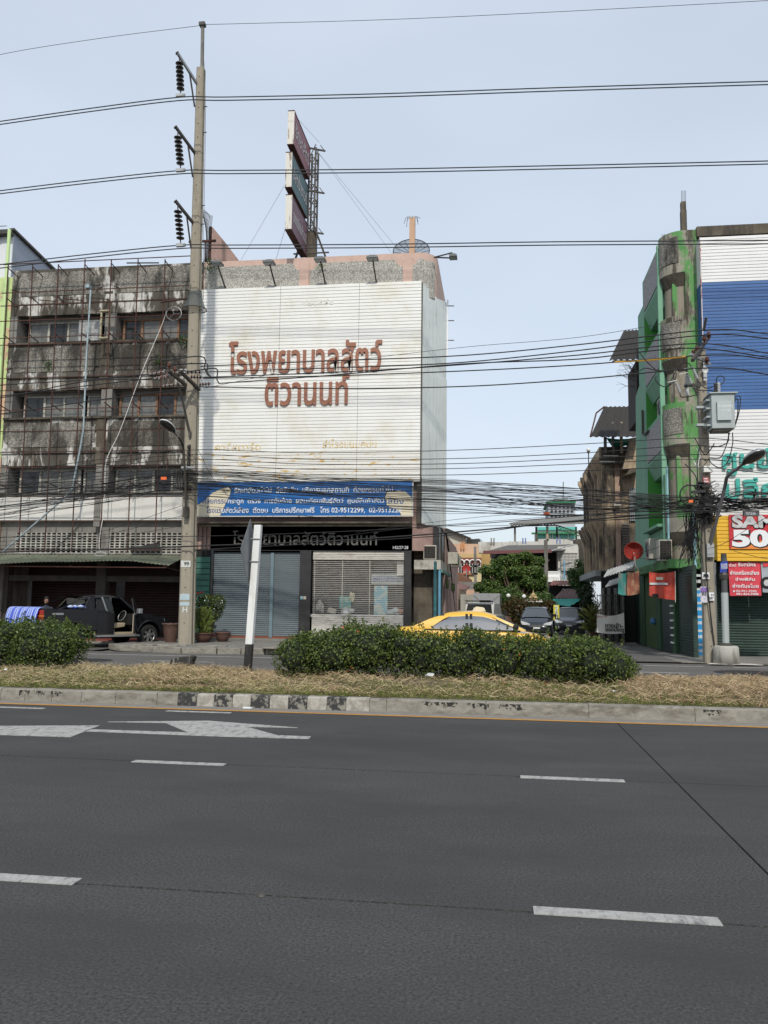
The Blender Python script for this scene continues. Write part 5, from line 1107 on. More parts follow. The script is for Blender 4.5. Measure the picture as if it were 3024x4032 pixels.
r = cloth('hanging_banner', [kk(1242, 165, 29.3), kk(1580, 172, 29.3), kk(1592, 520, 29.3), kk(1262, 522, 29.3)], M('pinkish_red_vinyl', (.6, .045, .07), .5, var=.08, vs=3), 'pinkish red job banner with five lines of white Thai text and phone numbers', 'banner', 29.3, .0, .015)
for s_, X0, X1, Y0, Y1 in (('ด่วน!', 1252, 1325, 215, 180), ('รับสมัคร', 1345, 1530, 212, 172), ('ช่างเครื่องเสียง', 1262, 1565, 300, 255), ('ช่างฟิล์ม', 1318, 1522, 362, 328), ('ช่างกันขโมย', 1288, 1560, 436, 395), ('02-951-2202', 1325, 1540, 482, 462), ('081-824-5088', 1328, 1560, 512, 492)):
    a = kk(X0, Y0, 29.26); b = kk(X1, Y1, 29.26); text(s_, 'lettering', white_print, r, a.x, b.x, a.z, b.z, 29.265, bold=.018)
a = kk(1296, 482, 29.26); MB().box(a.x, a.x+.05, 29.262, 29.266, a.z, a.z+.04).box(a.x-.01, a.x+.06, 29.262, 29.266, a.z+.042, a.z+.055).build('phone_symbol', white_print, r)
r = cloth('hanging_banner', [kk(1585, 172, 29.3), kk(1900, 160, 29.3), kk(1900, 490, 29.3), kk(1605, 485, 29.3)], M('grey_print', (.33, .36, .4), .5, var=.2, vs=2), 'grey banner with a printed car wheel cut off by the right edge', 'banner', 29.3, 0, .01)
c = kk(1650, 385, 29.27); MB().lathe([(0, 0), (.16, 0), (.2, .004)], (c.x, 29.28, c.z), 20, axis='Y').build('printed_wheel', black, r); MB().lathe([(0, 0), (.11, 0)], (c.x, 29.27, c.z), 10, axis='Y').build('printed_rim', silver, r); a = kk(1610, 215, 29.27); MB().box(a.x, a.x+.8, 29.27, 29.275, a.z, a.z+.12).build('printed_red_bar', red_print, r)
# air conditioners, red dish
acunit('beige air conditioner box on the green side wall, the left one of a pair', 5.42, 5.78, 32.0, 32.85, at(*G2(640, 1160), 32).z, at(*G2(640, 990), 32).z, '-X'); acunit('white air conditioner with grille on the green wall nearest the corner', 5.5, 5.95, 30.5, 31.0, at(*G2(700, 1175), 30.5).z, at(*G2(700, 1000), 30.5).z, '-Y')
acunit('white air conditioner in the third-floor balcony of the green building', 5.95, 6.3, 31.8, 32.7, 8.75, 9.5, '-X')
rd = thing('red_satellite_dish', 'red satellite dish on a bent arm beside the green building', 'satellite dish', at(*G2(520, 1250), 33.5))
c = at(*G2(453, 1095), 33.5); rr = abs(at(*G2(533, 1095), 33.5).x-c.x); fw = Vector((-.05, -.93, -.34)).normalized(); ri = Vector((0, 0, 1)).cross(fw).normalized(); up = fw.cross(ri); m_ = MB(); n = 28
for i in range(6):
    for j in range(n):
        f = lambda i, j: c+ri*(rr*i/6*math.cos(2*math.pi*j/n))+up*(rr*.98*i/6*math.sin(2*math.pi*j/n))+fw*(.16*(i/6)**2-.16)
        m_.face([f(i, j), f(i+1, j), f(i+1, j+1), f(i, j+1)] if i else [f(0, j), f(1, j), f(1, j+1)])
red_d = M('dish_red', (.35, .03, .02), .45, var=.05); o = m_.build('dish_bowl', red_d, rd, smooth=True); sd = o.modifiers.new('thick', 'SOLIDIFY'); sd.thickness = .012
MB().tube([c+fw*.0+Vector((0, 0, -rr*.2)), at(*G2(458, 1125), 33.2), at(*G2(470, 1225), 33.2), at(*G2(490, 1250), 33.3), at(*G2(525, 1250), 33.6)], .028, 6).build('feed_arm', win_white, rd); MB().box(*[v for v in (at(*G2(450, 1125), 33).x, at(*G2(468, 1125), 33).x)], 33.1, 33.25, at(*G2(460, 1132), 33.2).z, at(*G2(460, 1115), 33.2).z).build('feed_head', red_d, rd)
# roof column with bars
rcn = thing('roof_column', 'bare dark concrete column stub with bars on the green building roof', 'column', (6.8, 31.5, 15)); a = prect(*G1(890, 280), *G1(943, 490), 31.2)
MB().box(a[0], a[1], 31.2, 31.45, a[2]-.2, a[3]).build('column', plaster_d, rcn); b = prect(*G1(890, 203), *G1(935, 280), 31.2); MB().box(b[0], b[1], 31.22, 31.42, b[2], b[3]).build('column_top', plaster_d, rcn)
for k in range(4): MB().tube([(b[0]+.03+k*.05, 31.3, b[3]), (b[0]+.03+k*.05+.01, 31.3, at(*G1(900, 112), 31.3).z)], .008, 4).build('rebar', dark_steel, rcn)
for k in range(3):
    q = at(*G1(725+k*10, 548), 32); tag(MB().tube([q, (q.x, q.y, at(*G1(725, 490+8*(k % 2)), 32).z)], .008, 4).build('rebar', dark_steel), 'short bare reinforcing bar on the rounded roof corner', 'bar', 'bars on the rounded roof corner')
# ================================================================== BUILDINGS FURTHER DOWN THE LANE, RIGHT
def sheetroof(name, quad, mat, label, rib=.25, th=.05):
    a, b, c, d = [Vector(p) for p in quad]; r = thing(name, label, 'roof', a); n = max(4, int((b-a).length/rib)); up = (b-a).cross(d-a).normalized(); m_ = MB()
    for i in range(n*2+1):
        u = i/(n*2); h = up*(.035 if i % 2 else -.035); m_.v += [tuple(a.lerp(b, u)+h), tuple(d.lerp(c, u)+h)]
    for i in range(n*2): q = 2*i; m_.f.append((q, q+1, q+3, q+2)); m_.m.append(0)
    o = m_.build('roof_sheet', mat, r); sd = o.modifiers.new('thick', 'SOLIDIFY'); sd.thickness = .02; return r
r = sheetroof('lean_to_roof', [at(*G1(265, 1590), 40), at(*G1(575, 1580), 40), at(*G1(575, 1322), 43.5), at(*G1(388, 1335), 43.5)], roof_dark, 'dark corrugated roof jutting left from the top of the green building')
MB().bar(at(*G1(290, 1600), 40.2), at(*G1(575, 1590), 40.2), .07).build('beam', steel, r); a = prect(*G1(497, 1590), *G1(560, 1925), 40.3); MB().box(a[0], a[1]+.3, 40.3, 43, a[2]-1, a[3]).build('support_wall', M('black_brown', (.035, .028, .024), .9), r)
bt_ = thing('bare_shrub', 'leafless twiggy shrub growing out beside the dark roof support', 'shrub', at(*G1(500, 1850), 41)); rg = random.Random(4); m_ = MB()
for k in range(26):
    p = at(*G1(505, 1700+rg.uniform(-20, 130)), 41); t = [p]; ang = rg.uniform(1.7, 3.6)
    for q in range(4): p = p+Vector((math.cos(ang)*.25, rg.uniform(-.1, .1), math.sin(ang)*.25)); ang += rg.uniform(-.6, .6); t.append(p)
    m_.tube(t, [.014, .011, .009, .006, .004], 4)
m_.build('twigs', M('twig', (.12, .1, .08), .9), bt_)
BB = thing('brown_concrete_building', 'weathered brown concrete building with slanted fins behind the green one', 'building', (8, 52, 0)); BX = 5.8; YN, YF = 49.7, 59.4
MB().box(BX+.05, 14, YN, YF, 3.6, 10.85).build('body', brown_old, BB)
MB().box(BX-.1, BX+.06, YN-.1, YF, 10.3, 10.95).build('parapet', brown_old, BB); MB().box(BX-.45, 14, YN-.3, YF+.3, 3.4, 3.75).build('floor_slab', M('grey_slab', (.3, .3, .29), .9, dirt=.6, dcol=(.1, .1, .09), dscale=(2, 2, 2)), BB)
for k in range(6):     # tall fins on the lane side, narrow at the foot, broad under the parapet
    y = YN+.4+k*1.75
    for z0, z1 in ((3.75, 6.9), (7.1, 10.3)): MB().prism([(BX+.05, y, z0), (BX-.12, y, z0), (BX-.16, y, z1-1.0), (BX-.5, y, z1-.2), (BX-.5, y, z1), (BX+.05, y, z1)], (0, .28, 0)).build('fin', brown_old, BB)
    if k < 5:
        for z0 in (4.6, 8.0): MB().box(BX, BX+.04, y+.45, y+1.55, z0, z0+1.7).build('window', glass_d, BB)
fq = lambda X, Y, Yp=YN-.02: at(2280+X/2.95, 1550+Y/2.95, Yp)
a = fq(285, 830); b = fq(410, 2080); MB().box(a.x, b.x, YN-.15, YN, b.z, a.z).build('pilaster', brown_old, BB); a = fq(410, 830); b = fq(490, 2080); MB().box(a.x, b.x, YN-.1, YN, b.z, a.z).build('pilaster', M('pinkish_plaster', (.42, .29, .22), .9, var=.15, vs=2, dirt=.7, dcol=(.1, .08, .06), dscale=(1, 1, .4)), BB)
a = fq(500, 1500); b = fq(590, 1840)
for k in range(11): z = b.z+(a.z-b.z)*k/11; MB().prism([(a.x, YN-.12, z), (a.x+(b.x-a.x), YN-.12, z), (b.x, YN-.05, z+.12), (a.x, YN-.05, z+.12)], (0, .02, 0)).build('louvre', M('louvre', (.12, .1, .09), .8) if 'louvre' not in MATS else MATS['louvre'], BB)
a = fq(590, 1100); b = fq(660, 1480); MB().box(a.x, b.x+.3, YN-.1, YN-.03, b.z, a.z).build('window', M('pale_blue_glass', (.15, .22, .24), .2), BB)
for X in (590, 612, 635, 655): q = fq(X, 1300); MB().box(q.x-.03, q.x+.03, YN-.16, YN-.11, b.z, a.z).build('window_bar', steel, BB)
# stepped balcony with sunshade at the right
MB().prism([fq(480, 905), fq(560, 560), fq(665, 540), fq(665, 905)], (0, -1.0, 0)).build('balcony', brown_old, BB); MB().prism([fq(495, 990), fq(560, 905), fq(665, 900), fq(665, 930)], (0, -1.2, 0)).build('sunshade', plaster_d, BB)
a = fq(245, 640); b = fq(665, 700); MB().box(a.x, b.x, YN-.6, YN-.45, fq(0, 830, YN-.5).z, a.z).build('balcony_front', plaster_d, BB)
for Y_ in (722, 790): tag(MB().tube([fq(240 if Y_ > 750 else 280, Y_, YN-.8), fq(415 if Y_ > 750 else 455, Y_, YN-.8)], .03, 5).build('rail', white_paint), 'upper white pipe rail on the brown building' if Y_ < 750 else 'lower white pipe rail on the brown building', 'rail')
a = fq(405, 1255, YN-.5); b = fq(490, 1305, YN-.5); tag(MB().box(a.x, b.x, YN-.5, YN-.3, b.z, a.z).build('switch_box', win_white), 'small white box on the front of the brown building', 'box')
r = sheetroof('roof_canopy', [fq(130, 503, 47.5), fq(700, 503, 47.5), fq(700, 150, 51), fq(290, 155, 51)], roof_dark, 'dark corrugated canopy on thin columns above the brown building', .3)
MB().bar(fq(130, 500, 47.5), fq(200, 225, 50.2), .07).build('barge_board', rust, r); MB().bar(fq(200, 225, 50.2), fq(295, 150, 51), .07).build('barge_board', rust, r)
for X0, X1 in ((380, 412), (475, 512), (290, 325)): a = fq(X0, 330 if X0 > 300 else 500, 49); b = fq(X1, 690, 49); MB().box(a.x, b.x, 49, 49.25, b.z, a.z).build('column', plaster_g if X0 < 470 else M('tan_column', (.42, .34, .24), .9), r)
cloth('green_shade_net', [fq(310, 510, 49.3), fq(665, 505, 49.3), fq(665, 560, 49.3), fq(400, 640, 49.3)], M('green_net', (.02, .32, .22), .8, var=.2, vs=3), 'bright green netting hung between the columns of the dark canopy', 'netting', 49, .1)
# globe lamps
def globe(label, px, py, pyb, Y, r_=.13):
    c = at(px, py, Y); g_ = thing('globe_lamp', label, 'globe lamp', (c.x, Y, at(px, pyb, Y).z)); MB().tube([(c.x, Y, at(px, pyb, Y).z), (c.x, Y, c.z-r_)], .035, 6).build('post', dark_steel, g_)
    MB().lathe([(0, -r_), (r_*.7, -r_*.7), (r_, 0), (r_*.7, r_*.7), (0, r_)], c, 12).build('globe', white_paint, g_, smooth=True); MB().lathe([(.03, -r_-.15), (r_*.7, -r_*.8), (0, -r_*.7)], c, 8).build('collar', dark_steel, g_)
globe('white globe lamp on a thin post at the roof edge of the brown building', 2317, 1771, 1840, 55, .14)
globe('white globe lamp on a thin post, left of the spirit house', *S1(813, 1407), S1(0, 1560)[1], 58, .15); globe('white globe lamp just left of the spirit house roof', *S1(937, 1413), S1(0, 1500)[1], 58, .15)
# ground floor of the brown building: awnings, fence, white cloth banner
def wavy(name, p0, p1, dy, mat, label, drop):
    r = thing(name, label, 'awning', p0); p0 = Vector(p0); p1 = Vector(p1); n = 40; m_ = MB()
    for i in range(n+1):
        u = i/n; p = p0.lerp(p1, u)+Vector((0, 0, .02*math.sin(i*1.57))); m_.v += [tuple(p), tuple(p+Vector((.3, dy, drop)))]
    for i in range(n): q = 2*i; m_.f.append((q, q+2, q+3, q+1)); m_.m.append(0)
    o = m_.build('corrugated_sheet', mat, r); sd = o.modifiers.new('thick', 'SOLIDIFY'); sd.thickness = .03; return r
pale_corr = M('pale_corrugated', (.42, .42, .41), .7, dirt=.5, dcol=(.15, .14, .12), dscale=(2, 2, 2))
wavy('small_awning', at(*G2(200, 1312), 36), at(*G2(440, 1235), 34), 1.0, pale_corr, 'pale corrugated awning sloping up to the green building below the red dish', .35); wavy('small_awning', at(*G2(215, 1392), 38), at(*G2(325, 1358), 37), .8, pale_corr, 'lower small pale awning at the entrance beside the fence', .3)
MB().box(6.3, 6.5, 38.9, 49.7, 0, 3.4).build('side_wall', plaster_d, BB)
for k, X in enumerate((185, 235, 290, 345)): a = prect(*G2(X, 1400), *G2(X+28, 1640), 40+0*k); MB().box(a[0], a[1], 40, 40.2, 0, a[3]).build('column', plaster_g, BB)
a = prect(*G2(150, 1400), *G2(385, 1800), 40.3); MB().box(a[0]+.2, a[1]+.6, 40.4, 40.5, 0, 3.3).build('room_back', dark_in, BB)
fn = thing('iron_gate', 'dark iron lattice gate behind the white cloth banner', 'gate', at(*G2(260, 1650), 38.6)); a = prect(*G2(150, 1450), *G2(380, 1800), 38.6)
for k in range(10): x = a[0]+(a[1]-a[0])*k/9; MB().box(x-.015, x+.015, 38.6, 38.63, 0, a[3]).build('bar', dark_steel, fn)
for k in range(4): z = .2+k*(a[3]-.3)/3; MB().box(a[0], a[1], 38.57, 38.6, z, z+.04).build('rail', dark_steel, fn)
for k in range(3): x = a[0]+(a[1]-a[0])*k/3; MB().bar((x, 38.55, .3), (x+(a[1]-a[0])/3, 38.55, a[3]-.2), .02).bar((x, 38.54, a[3]-.2), (x+(a[1]-a[0])/3, 38.54, .3), .02).build('brace', dark_steel, fn)
r = cloth('white_cloth_banner', [at(*G2(148, 1608), 37.8), at(*G2(372, 1605), 37.8), at(*G2(378, 1775), 37.8), at(*G2(148, 1768), 37.8)], M('cloth_white', (.8, .77, .72), .8, var=.06, flake=((.5, .28, .24), (1.6, 2, 3), .6, .66)), 'white cloth banner with black Thai writing tied to the iron gate', 'banner', 38, .13, .02, folds=1.5)
for s_, X0, X1, Y0, Y1 in (('ทางเข้า-', 218, 365, 1732, 1690), ('ออกประตู', 220, 372, 1772, 1730)):
    a = at(*G2(X0, Y0), 37.7); b = at(*G2(X1, Y1), 37.7); text(s_, 'lettering', M('ink_black', (.02, .02, .02), .7) if 'ink_black' not in MATS else MATS['ink_black'], r, a.x, b.x, a.z, b.z, 37.74, bold=.03)
for k in range(14): 
    q = atz(*G2(R.uniform(200, 370), R.uniform(1800, 1830)), .05); t = R.uniform(0, 3); tag(MB().tube([(q.x, q.y, .06), (q.x+.5*math.cos(t), q.y+.5*math.sin(t), .12)], .02, 5).build('stick', M('stick', (.25, .2, .15), .9) if 'stick' not in MATS else MATS['stick']), 'dry stick lying in the heap below the white cloth banner', 'stick', 'sticks heaped below the white banner')
pt_ = at(*G2(620, 1680), 30); 
q = atx(2400+465/2.659, 2150+790/2.659, 6.05); tag(MB().lathe([(0, -.12), (.1, -.1), (.13, 0), (.08, .12), (0, .16)], (6.02, q.y, q.z), 8).build('hanging_bag', M('bag_blue', (.05, .18, .35), .6), smooth=True), 'blue plastic bag hanging on the olive green wall', 'bag')
tag(MB().lathe([(0, 0), (.16, 0), (.19, .35), (.14, .55), (.1, .6), (.11, .7), (0, .72)], (atz(*G2(515, 1850), .05).x, 36, .03), 12).build('wall_urn', plaster_g, smooth=True), 'grey round-topped bollard at the foot of the green corner', 'bollard')
# ================================================================== BACKGROUND BEYOND THE LANE
def pw_(mb, x0, y0, x1, y1, Y, d=.3, m=0): return pbox(mb, x0, y0, x1, y1, Y, d, m)
def sb(X0, Y0, X1, Y1, Y, d=.3): return pbox(MB(), *S2(X0, Y0), *S2(X1, Y1), Y, d)
def box_to_ground(x0, y0, x1, Y, d, zb=0):
    a = at(*S2(x0, y0), Y); b = at(*S2(x1, y0), Y); return MB().box(a.x, b.x, Y, Y+d, zb, (a.z+b.z)/2)
# peach house
PH = thing('peach_house', 'peach-topped shophouse with white balcony arches behind the parked vans', 'house', (-4, 84, 0))
box_to_ground(60, 335, 318, 84, 8).build('wall', M('peach_plaster', (.55, .36, .25), .85, var=.05, dirt=.2, dcol=(.3, .2, .15)), PH)
for X in (157, 182): sb(X-6, 312, X+5, 385, 83.7, .3).build('orange_post', M('orange_paint', (.6, .24, .08), .7) if 'orange_paint' not in MATS else MATS['orange_paint'], PH)
sb(125, 425, 345, 465, 83.6, .4).build('balcony_beam', M('yellow_plaster', (.5, .36, .17), .85), PH); sb(125, 465, 345, 620, 83.4, .2).build('recess_back', M('maroon_wall', (.2, .06, .04), .8), PH)
for k in range(4):
    c = at(*S2(158+k*52, 512), 83.2); r_ = abs(at(*S2(184, 512), 83.2).x-at(*S2(158, 512), 83.2).x)
    MB().tube([(c.x+r_*math.cos(t), 83.2, c.z+r_*1.1*math.sin(t)) for t in np.linspace(0, math.pi, 12)], .07, 5).build('arch', white_paint, PH)
    sb(134+k*52, 520, 180+k*52, 606, 83.3, .05).build('window', glass_d, PH)
    for q in (134, 156, 180): sb(q+k*52-2, 520, q+k*52+2, 606, 83.1, .08).build('window_bar', white_paint, PH)
    sb(134+k*52, 545, 180+k*52, 549, 83.1, .08).build('window_bar', white_paint, PH)
sb(125, 606, 300, 625, 83, .5).build('sill', M('orange_brown', (.35, .13, .06), .8), PH); sb(230, 605, 345, 690, 83.2, .4).build('wall_panel', M('cream_yellow', (.6, .5, .28), .8), PH)
sb(340, 425, 440, 600, 84.2, .5).build('side_bay', M('ochre_plaster', (.42, .27, .1), .85, var=.1), PH)
rdd = thing('distant_red_dish', 'small red satellite dish on the balcony of the peach house', 'satellite dish', at(*S2(205, 590), 82)); c = at(*S2(205, 566), 82)
MB().lathe([(0, .08), (.25, .05), (.4, 0)], c, 18, axis='Y').build('dish_bowl', red_d, rdd); MB().tube([c, c-Vector((0, 0, 1.1))], .05, 5).build('stand', steel, rdd)
# white parapet of the next row and its blue posts
WR = thing('white_parapet_house', 'white-parapet shophouse row with pairs of blue posts behind the big tree', 'house', (6, 86, 0))
wp = M('mouldy_white', (.52, .51, .47), .9, dirt=.7, dcol=(.22, .2, .17), dscale=(.6, .6, .3), dlo=.5, dhi=.65)
for (X0, Y0, X1, Y1, yy_) in ((316, 318, 600, 420, 85), (598, 312, 880, 420, 86), (875, 290, 1225, 420, 87)): sb(X0, Y0, X1, Y1, yy_, .4).build('parapet', wp, WR)
box_to_ground(320, 420, 1240, 88, 8).build('body', dark_in, WR)
for X, m_ in ((437, plaster_g), (462, plaster_g), (732, None), (757, None), (1050, None), (1079, None)): sb(X-6, 280, X+6, 335, 84.8, .25).build('post', m_ or (M('blue_post', (.15, .2, .38), .7) if 'blue_post' not in MATS else MATS['blue_post']), WR)
# house with verandah behind the tree
VH = thing('verandah_house', 'two-storey house with a grey hip roof, screen-block wall and white balusters', 'house', (8, 78, 0))
MB().prism([at(*S2(360, 412), 76), at(*S2(1105, 398), 76), at(*S2(1225, 338), 80), at(*S2(950, 345), 80), at(*S2(590, 348), 80)], (0, .3, -.1)).build('roof', M('grey_tile_roof', (.1, .095, .085), .9, var=.2, vs=3, bump=.03, bs=6), VH)
MB().bar(at(*S2(360, 415), 75.9), at(*S2(1000, 402), 75.9), .15, .3).build('fascia', M('maroon_fascia', (.14, .05, .05), .7), VH)
sb(435, 405, 1060, 610, 79, 3).build('verandah_back', dark_in, VH); sb(425, 400, 437, 700, 76.2, .3).build('column', brown_old, VH)
box_to_ground(1058, 360, 1250, 77, 6).build('white_wall', wp, VH); MB().prism([at(*S2(1058, 395), 76.9), at(*S2(1230, 340), 76.9), at(*S2(1245, 345), 76.9), at(*S2(1245, 420), 76.9), at(*S2(1058, 420), 76.9)], (0, .3, 0)).build('gable', wp, VH)
a = prect(*S2(1085, 430), *S2(1243, 585), 76.8); m_ = MB(); nx, nz = 12, 11
m_.wall(a[0], a[1], a[2], a[3], 76.7, 76.85, [(a[0]+(a[1]-a[0])*(i+.15)/nx, a[0]+(a[1]-a[0])*(i+.8)/nx, a[2]+(a[3]-a[2])*(j+.2)/nz, a[2]+(a[3]-a[2])*(j+.8)/nz) for i in range(nx) for j in range(nz)])
o = m_.build('screen_blocks', wp, VH); o['kind'] = 'stuff'; sb(1085, 430, 1243, 585, 76.87, .05).build('screen_back', plaster_d, VH)
sb(960, 590, 1075, 600, 75.5, .3).build('balcony_rail', white_paint, VH); sb(960, 672, 1075, 690, 75.4, 1.5).build('balcony_floor', white_paint, VH); sb(1068, 590, 1082, 690, 75.5, .3).build('balcony_post', white_paint, VH)
bl = None
for k in range(8):
    c = at(*S2(972+k*13, 672), 75.6); h_ = at(*S2(972, 600), 75.6).z-at(*S2(972, 672), 75.6).z
    if bl is None: bl = MB().lathe([(.06, 0), (.12, h_*.25), (.13, h_*.4), (.06, h_*.7), (.09, h_)], (0, 0, 0), 8).build('baluster', white_paint); bl.parent = VH; o = bl
    else: o = bl.copy(); COL.objects.link(o)
    o.location = c-ORG[VH.name]
sb(960, 690, 1250, 900, 78, 1).build('ground_floor', dark_in, VH)
for k in range(6): sb(1085+k*13, 612, 1090+k*13, 670, 75.8, .05).build('window_bar', M('dark_blue_bar', (.05, .09, .16), .6) if 'dark_blue_bar' not in MATS else MATS['dark_blue_bar'], VH)
MB().tube([at(*S2(1117, 490), 75.5), at(*S2(1120, 670), 75.5)], .06, 6).build('pipe', MATS['blue_pipe'], VH); MB().tube([at(*S2(1225, 340), 75), at(*S2(1140, 360), 75), at(*S2(1000, 400), 75)], .06, 6).build('roof_gutter', steel, VH)
box_to_ground(1225, 290, 1330, 82, 3).build('concrete_end', plaster_d, VH)
r = thing('rooftop_shed', 'open steel-trussed rooftop shed with a corrugated roof on five posts', 'shed', (10, 88, 8)); 
MB().prism([at(*S2(720, 128), 92), at(*S2(1320, 72), 94), at(*S2(1320, 150), 86), at(*S2(605, 152), 86)], (0, 0, .12)).build('roof_sheet', M('grey_shed_roof', (.16, .155, .14), .8, var=.1, vs=2), r)
for X0, X1, m_ in ((648, 668, plaster_g), (848, 868, plaster_d), (950, 972, M('tan_post', (.35, .3, .22), .9)), (1042, 1058, dark_in), (1222, 1238, green_dk), (1284, 1296, steel)): sb(X0, 175, X1, 310, 87, .3).build('post', m_, r)
m_ = MB()
for k in range(14): a = at(*S2(620+k*30, 150-k*1), 86.5); b = at(*S2(635+k*30, 172-k*1), 86.5); c = at(*S2(650+k*30, 150-k*1), 86.5); m_.bar(a, b, .07).bar(b, c, .07)
m_.bar(at(*S2(615, 172), 86.5), at(*S2(1040, 162), 86.5), .1).bar(at(*S2(615, 150), 86.5), at(*S2(1040, 145), 86.5), .1)
for k in range(7): a = at(*S2(1040+k*32, 160+k*10), 86.4); b = at(*S2(1056+k*32, 195+k*8), 86.4); c = at(*S2(1072+k*32, 170+k*10), 86.4); m_.bar(a, b, .07).bar(b, c, .07)
m_.bar(at(*S2(1040, 160), 86.4), at(*S2(1262, 228), 86.4), .1).bar(at(*S2(1050, 195), 86.4), at(*S2(1255, 262), 86.4), .1); m_.build('truss', green_dk, r)
# far buildings
r = thing('mint_office_block', 'pale mint-windowed office block seen beyond the shed', 'building', (16, 150, 0)); box_to_ground(1.0*860, 205, 1330, 150, 10).build('wall', M('far_white', (.5, .52, .5), .8), r)
sb(868, 240, 1220, 285, 149.5, .3).build('window_band', M('mint_glass', (.1, .42, .36), .3), r); sb(868, 178, 1225, 205, 149.5, .3).build('window_band', MATS['mint_glass'], r); sb(815, 228, 1225, 240, 148, 1.5).build('green_ledge', M('green_ledge', (.03, .2, .08), .7), r)
for X in (948, 985, 1008, 1070, 1155): sb(X-5, 238, X+5, 290, 149, .3).build('pier', MATS['far_white'], r)
r = thing('grey_tower', 'hazy pale grey tower block with a green roof rim far beyond the lane', 'building', (25, 230, 0))
a = prect(*S1(1130, 668), *S1(1345, 800), 230); MB().box(a[0], a[1], 230, 245, 0, a[3]).build('wall', M('hazy_grey', (.36, .38, .41), .9), r); b = prect(*S1(1115, 655), *S1(1350, 668), 229); MB().box(b[0], b[1], 229, 246, b[2], b[3]).build('roof_rim', MATS['green_ledge'], r)
b = prect(*S1(1180, 625), *S1(1290, 655), 232); MB().box(b[0], b[1], 232, 240, b[2], b[3]).build('roof_room', MATS['hazy_grey'], r); MB().tube([at(*S1(1250, 655), 232), at(*S1(1250, 500), 232)], .15, 4).build('antenna', steel, r)
for j in range(3):
    for k in range(6): c = prect(*S1(1150+k*32, 690+j*36), *S1(1168+k*32, 705+j*36), 229.8); MB().box(c[0], c[1], 229.7, 229.9, c[2], c[3]).build('window', glass_d, r)
r = thing('cream_gable_house', 'cream gable end with a dark eave between the pink wing and the peach house', 'house', (-8, 95, 0))
MB().prism([at(*S2(0, 200), 95), at(*S2(95, 235), 95), at(*S2(200, 285), 95), at(*S2(215, 400), 95), at(*S2(0, 400), 95)], (0, 5, 0)).build('gable', M('cream_plaster', (.5, .46, .38), .9, dirt=.4, dcol=(.25, .22, .18), dscale=(.5, .5, .3)), r)
MB().bar(at(*S2(0, 193), 94.6), at(*S2(245, 290), 94.6), .6, .25).build('eave', roof_dark, r); sb(200, 290, 330, 335, 96, 3).build('dark_roof', roof_dark, r)
c = at(*S2(310, 318), 92); tag(MB().lathe([(0, .06), (.4, .04), (.62, -.03)], (c.x, 92, c.z-.2), 18, axis='Y').build('mesh_dish', mesh_m), 'black mesh satellite dish on the roof left of the white parapet', 'satellite dish')
# sheds and walls between
sh = thing('maroon_roof_shed', 'low shed with a ribbed maroon roof behind the two dark cars', 'shed', (6, 62, 0))
def ribroof(q, mat, parent, rib=.22):
    a, b, c, d = [Vector(p) for p in q]; n = int((b-a).length/rib); m_ = MB(); up = (b-a).cross(d-a).normalized()
    for i in range(n*2+1): u = i/(n*2); h = up*(.04 if i % 2 else -.04); m_.v += [tuple(a.lerp(b, u)+h), tuple(d.lerp(c, u)+h)]
    for i in range(n*2): k = 2*i; m_.f.append((k, k+1, k+3, k+2)); m_.m.append(0)
    o = m_.build('roof_sheet', mat, parent); sd = o.modifiers.new('thick', 'SOLIDIFY'); sd.thickness = .03; return o
mar = M('maroon_tile', (.14, .07, .06), .75, var=.15, vs=3)
ribroof([at(*S2(1020, 845), 60), at(*S2(1290, 850), 60), at(*S2(1285, 765), 62.5), at(*S2(1100, 765), 62.5)], mar, sh); MB().bar(at(*S2(1100, 763), 62.5), at(*S2(1285, 768), 62.5), .15).build('ridge', M('ridge_tile', (.35, .33, .3), .8), sh)
sb(1040, 850, 1290, 960, 61, 2).build('dark_opening', dark_in, sh)
s2 = thing('rust_roof_shed', 'open shed with a rusty brown sheet roof below the white balusters', 'shed', (5, 66, 0)); ribroof([at(*S2(975, 722), 64), at(*S2(1215, 722), 64), at(*S2(1190, 680), 67), at(*S2(1010, 682), 67)], M('rust_roof', (.17, .06, .045), .8, var=.2, vs=2), s2)
sb(975, 724, 1240, 900, 66, 2).build('dark_opening', dark_in, s2)
nt_ = cloth('green_canopy_net', [at(*S2(930, 878), 58), at(*S2(1020, 850), 60), at(*S2(1290, 838), 60), at(*S2(1170, 915), 55)], M('teal_net', (.01, .3, .24), .7, var=.1, vs=2), 'turquoise green shade net stretched above the parked cars', 'netting', 58, .12, .05)
s3 = thing('low_brown_shed', 'low shed with a brown sloping roof behind the white van', 'shed', (-4, 72, 0)); MB().prism([at(*S2(128, 600), 74), at(*S2(250, 665), 74), at(*S2(250, 690), 74), at(*S2(128, 690), 74)], (0, 2, 0)).build('gable', M('brown_boards', (.16, .08, .05), .9, var=.2), s3)
MB().prism([at(*S2(128, 700), 71), at(*S2(240, 740), 71), at(*S2(200, 765), 69), at(*S2(128, 765), 69)], (0, 0, .08)).build('roof_sheet', mar, s3); sb(128, 690, 300, 760, 73, .5).build('grey_wall', plaster_g, s3); sb(128, 765, 200, 960, 72.5, .5).build('wall', plaster_d, s3)
tag(sb(150, 805, 275, 975, 60, .2).build('boundary_wall', M('pale_wall', (.34, .33, .28), .9, dirt=.4, dcol=(.15, .13, .1))), 'pale grey boundary wall left of the box-bodied truck', 'wall')
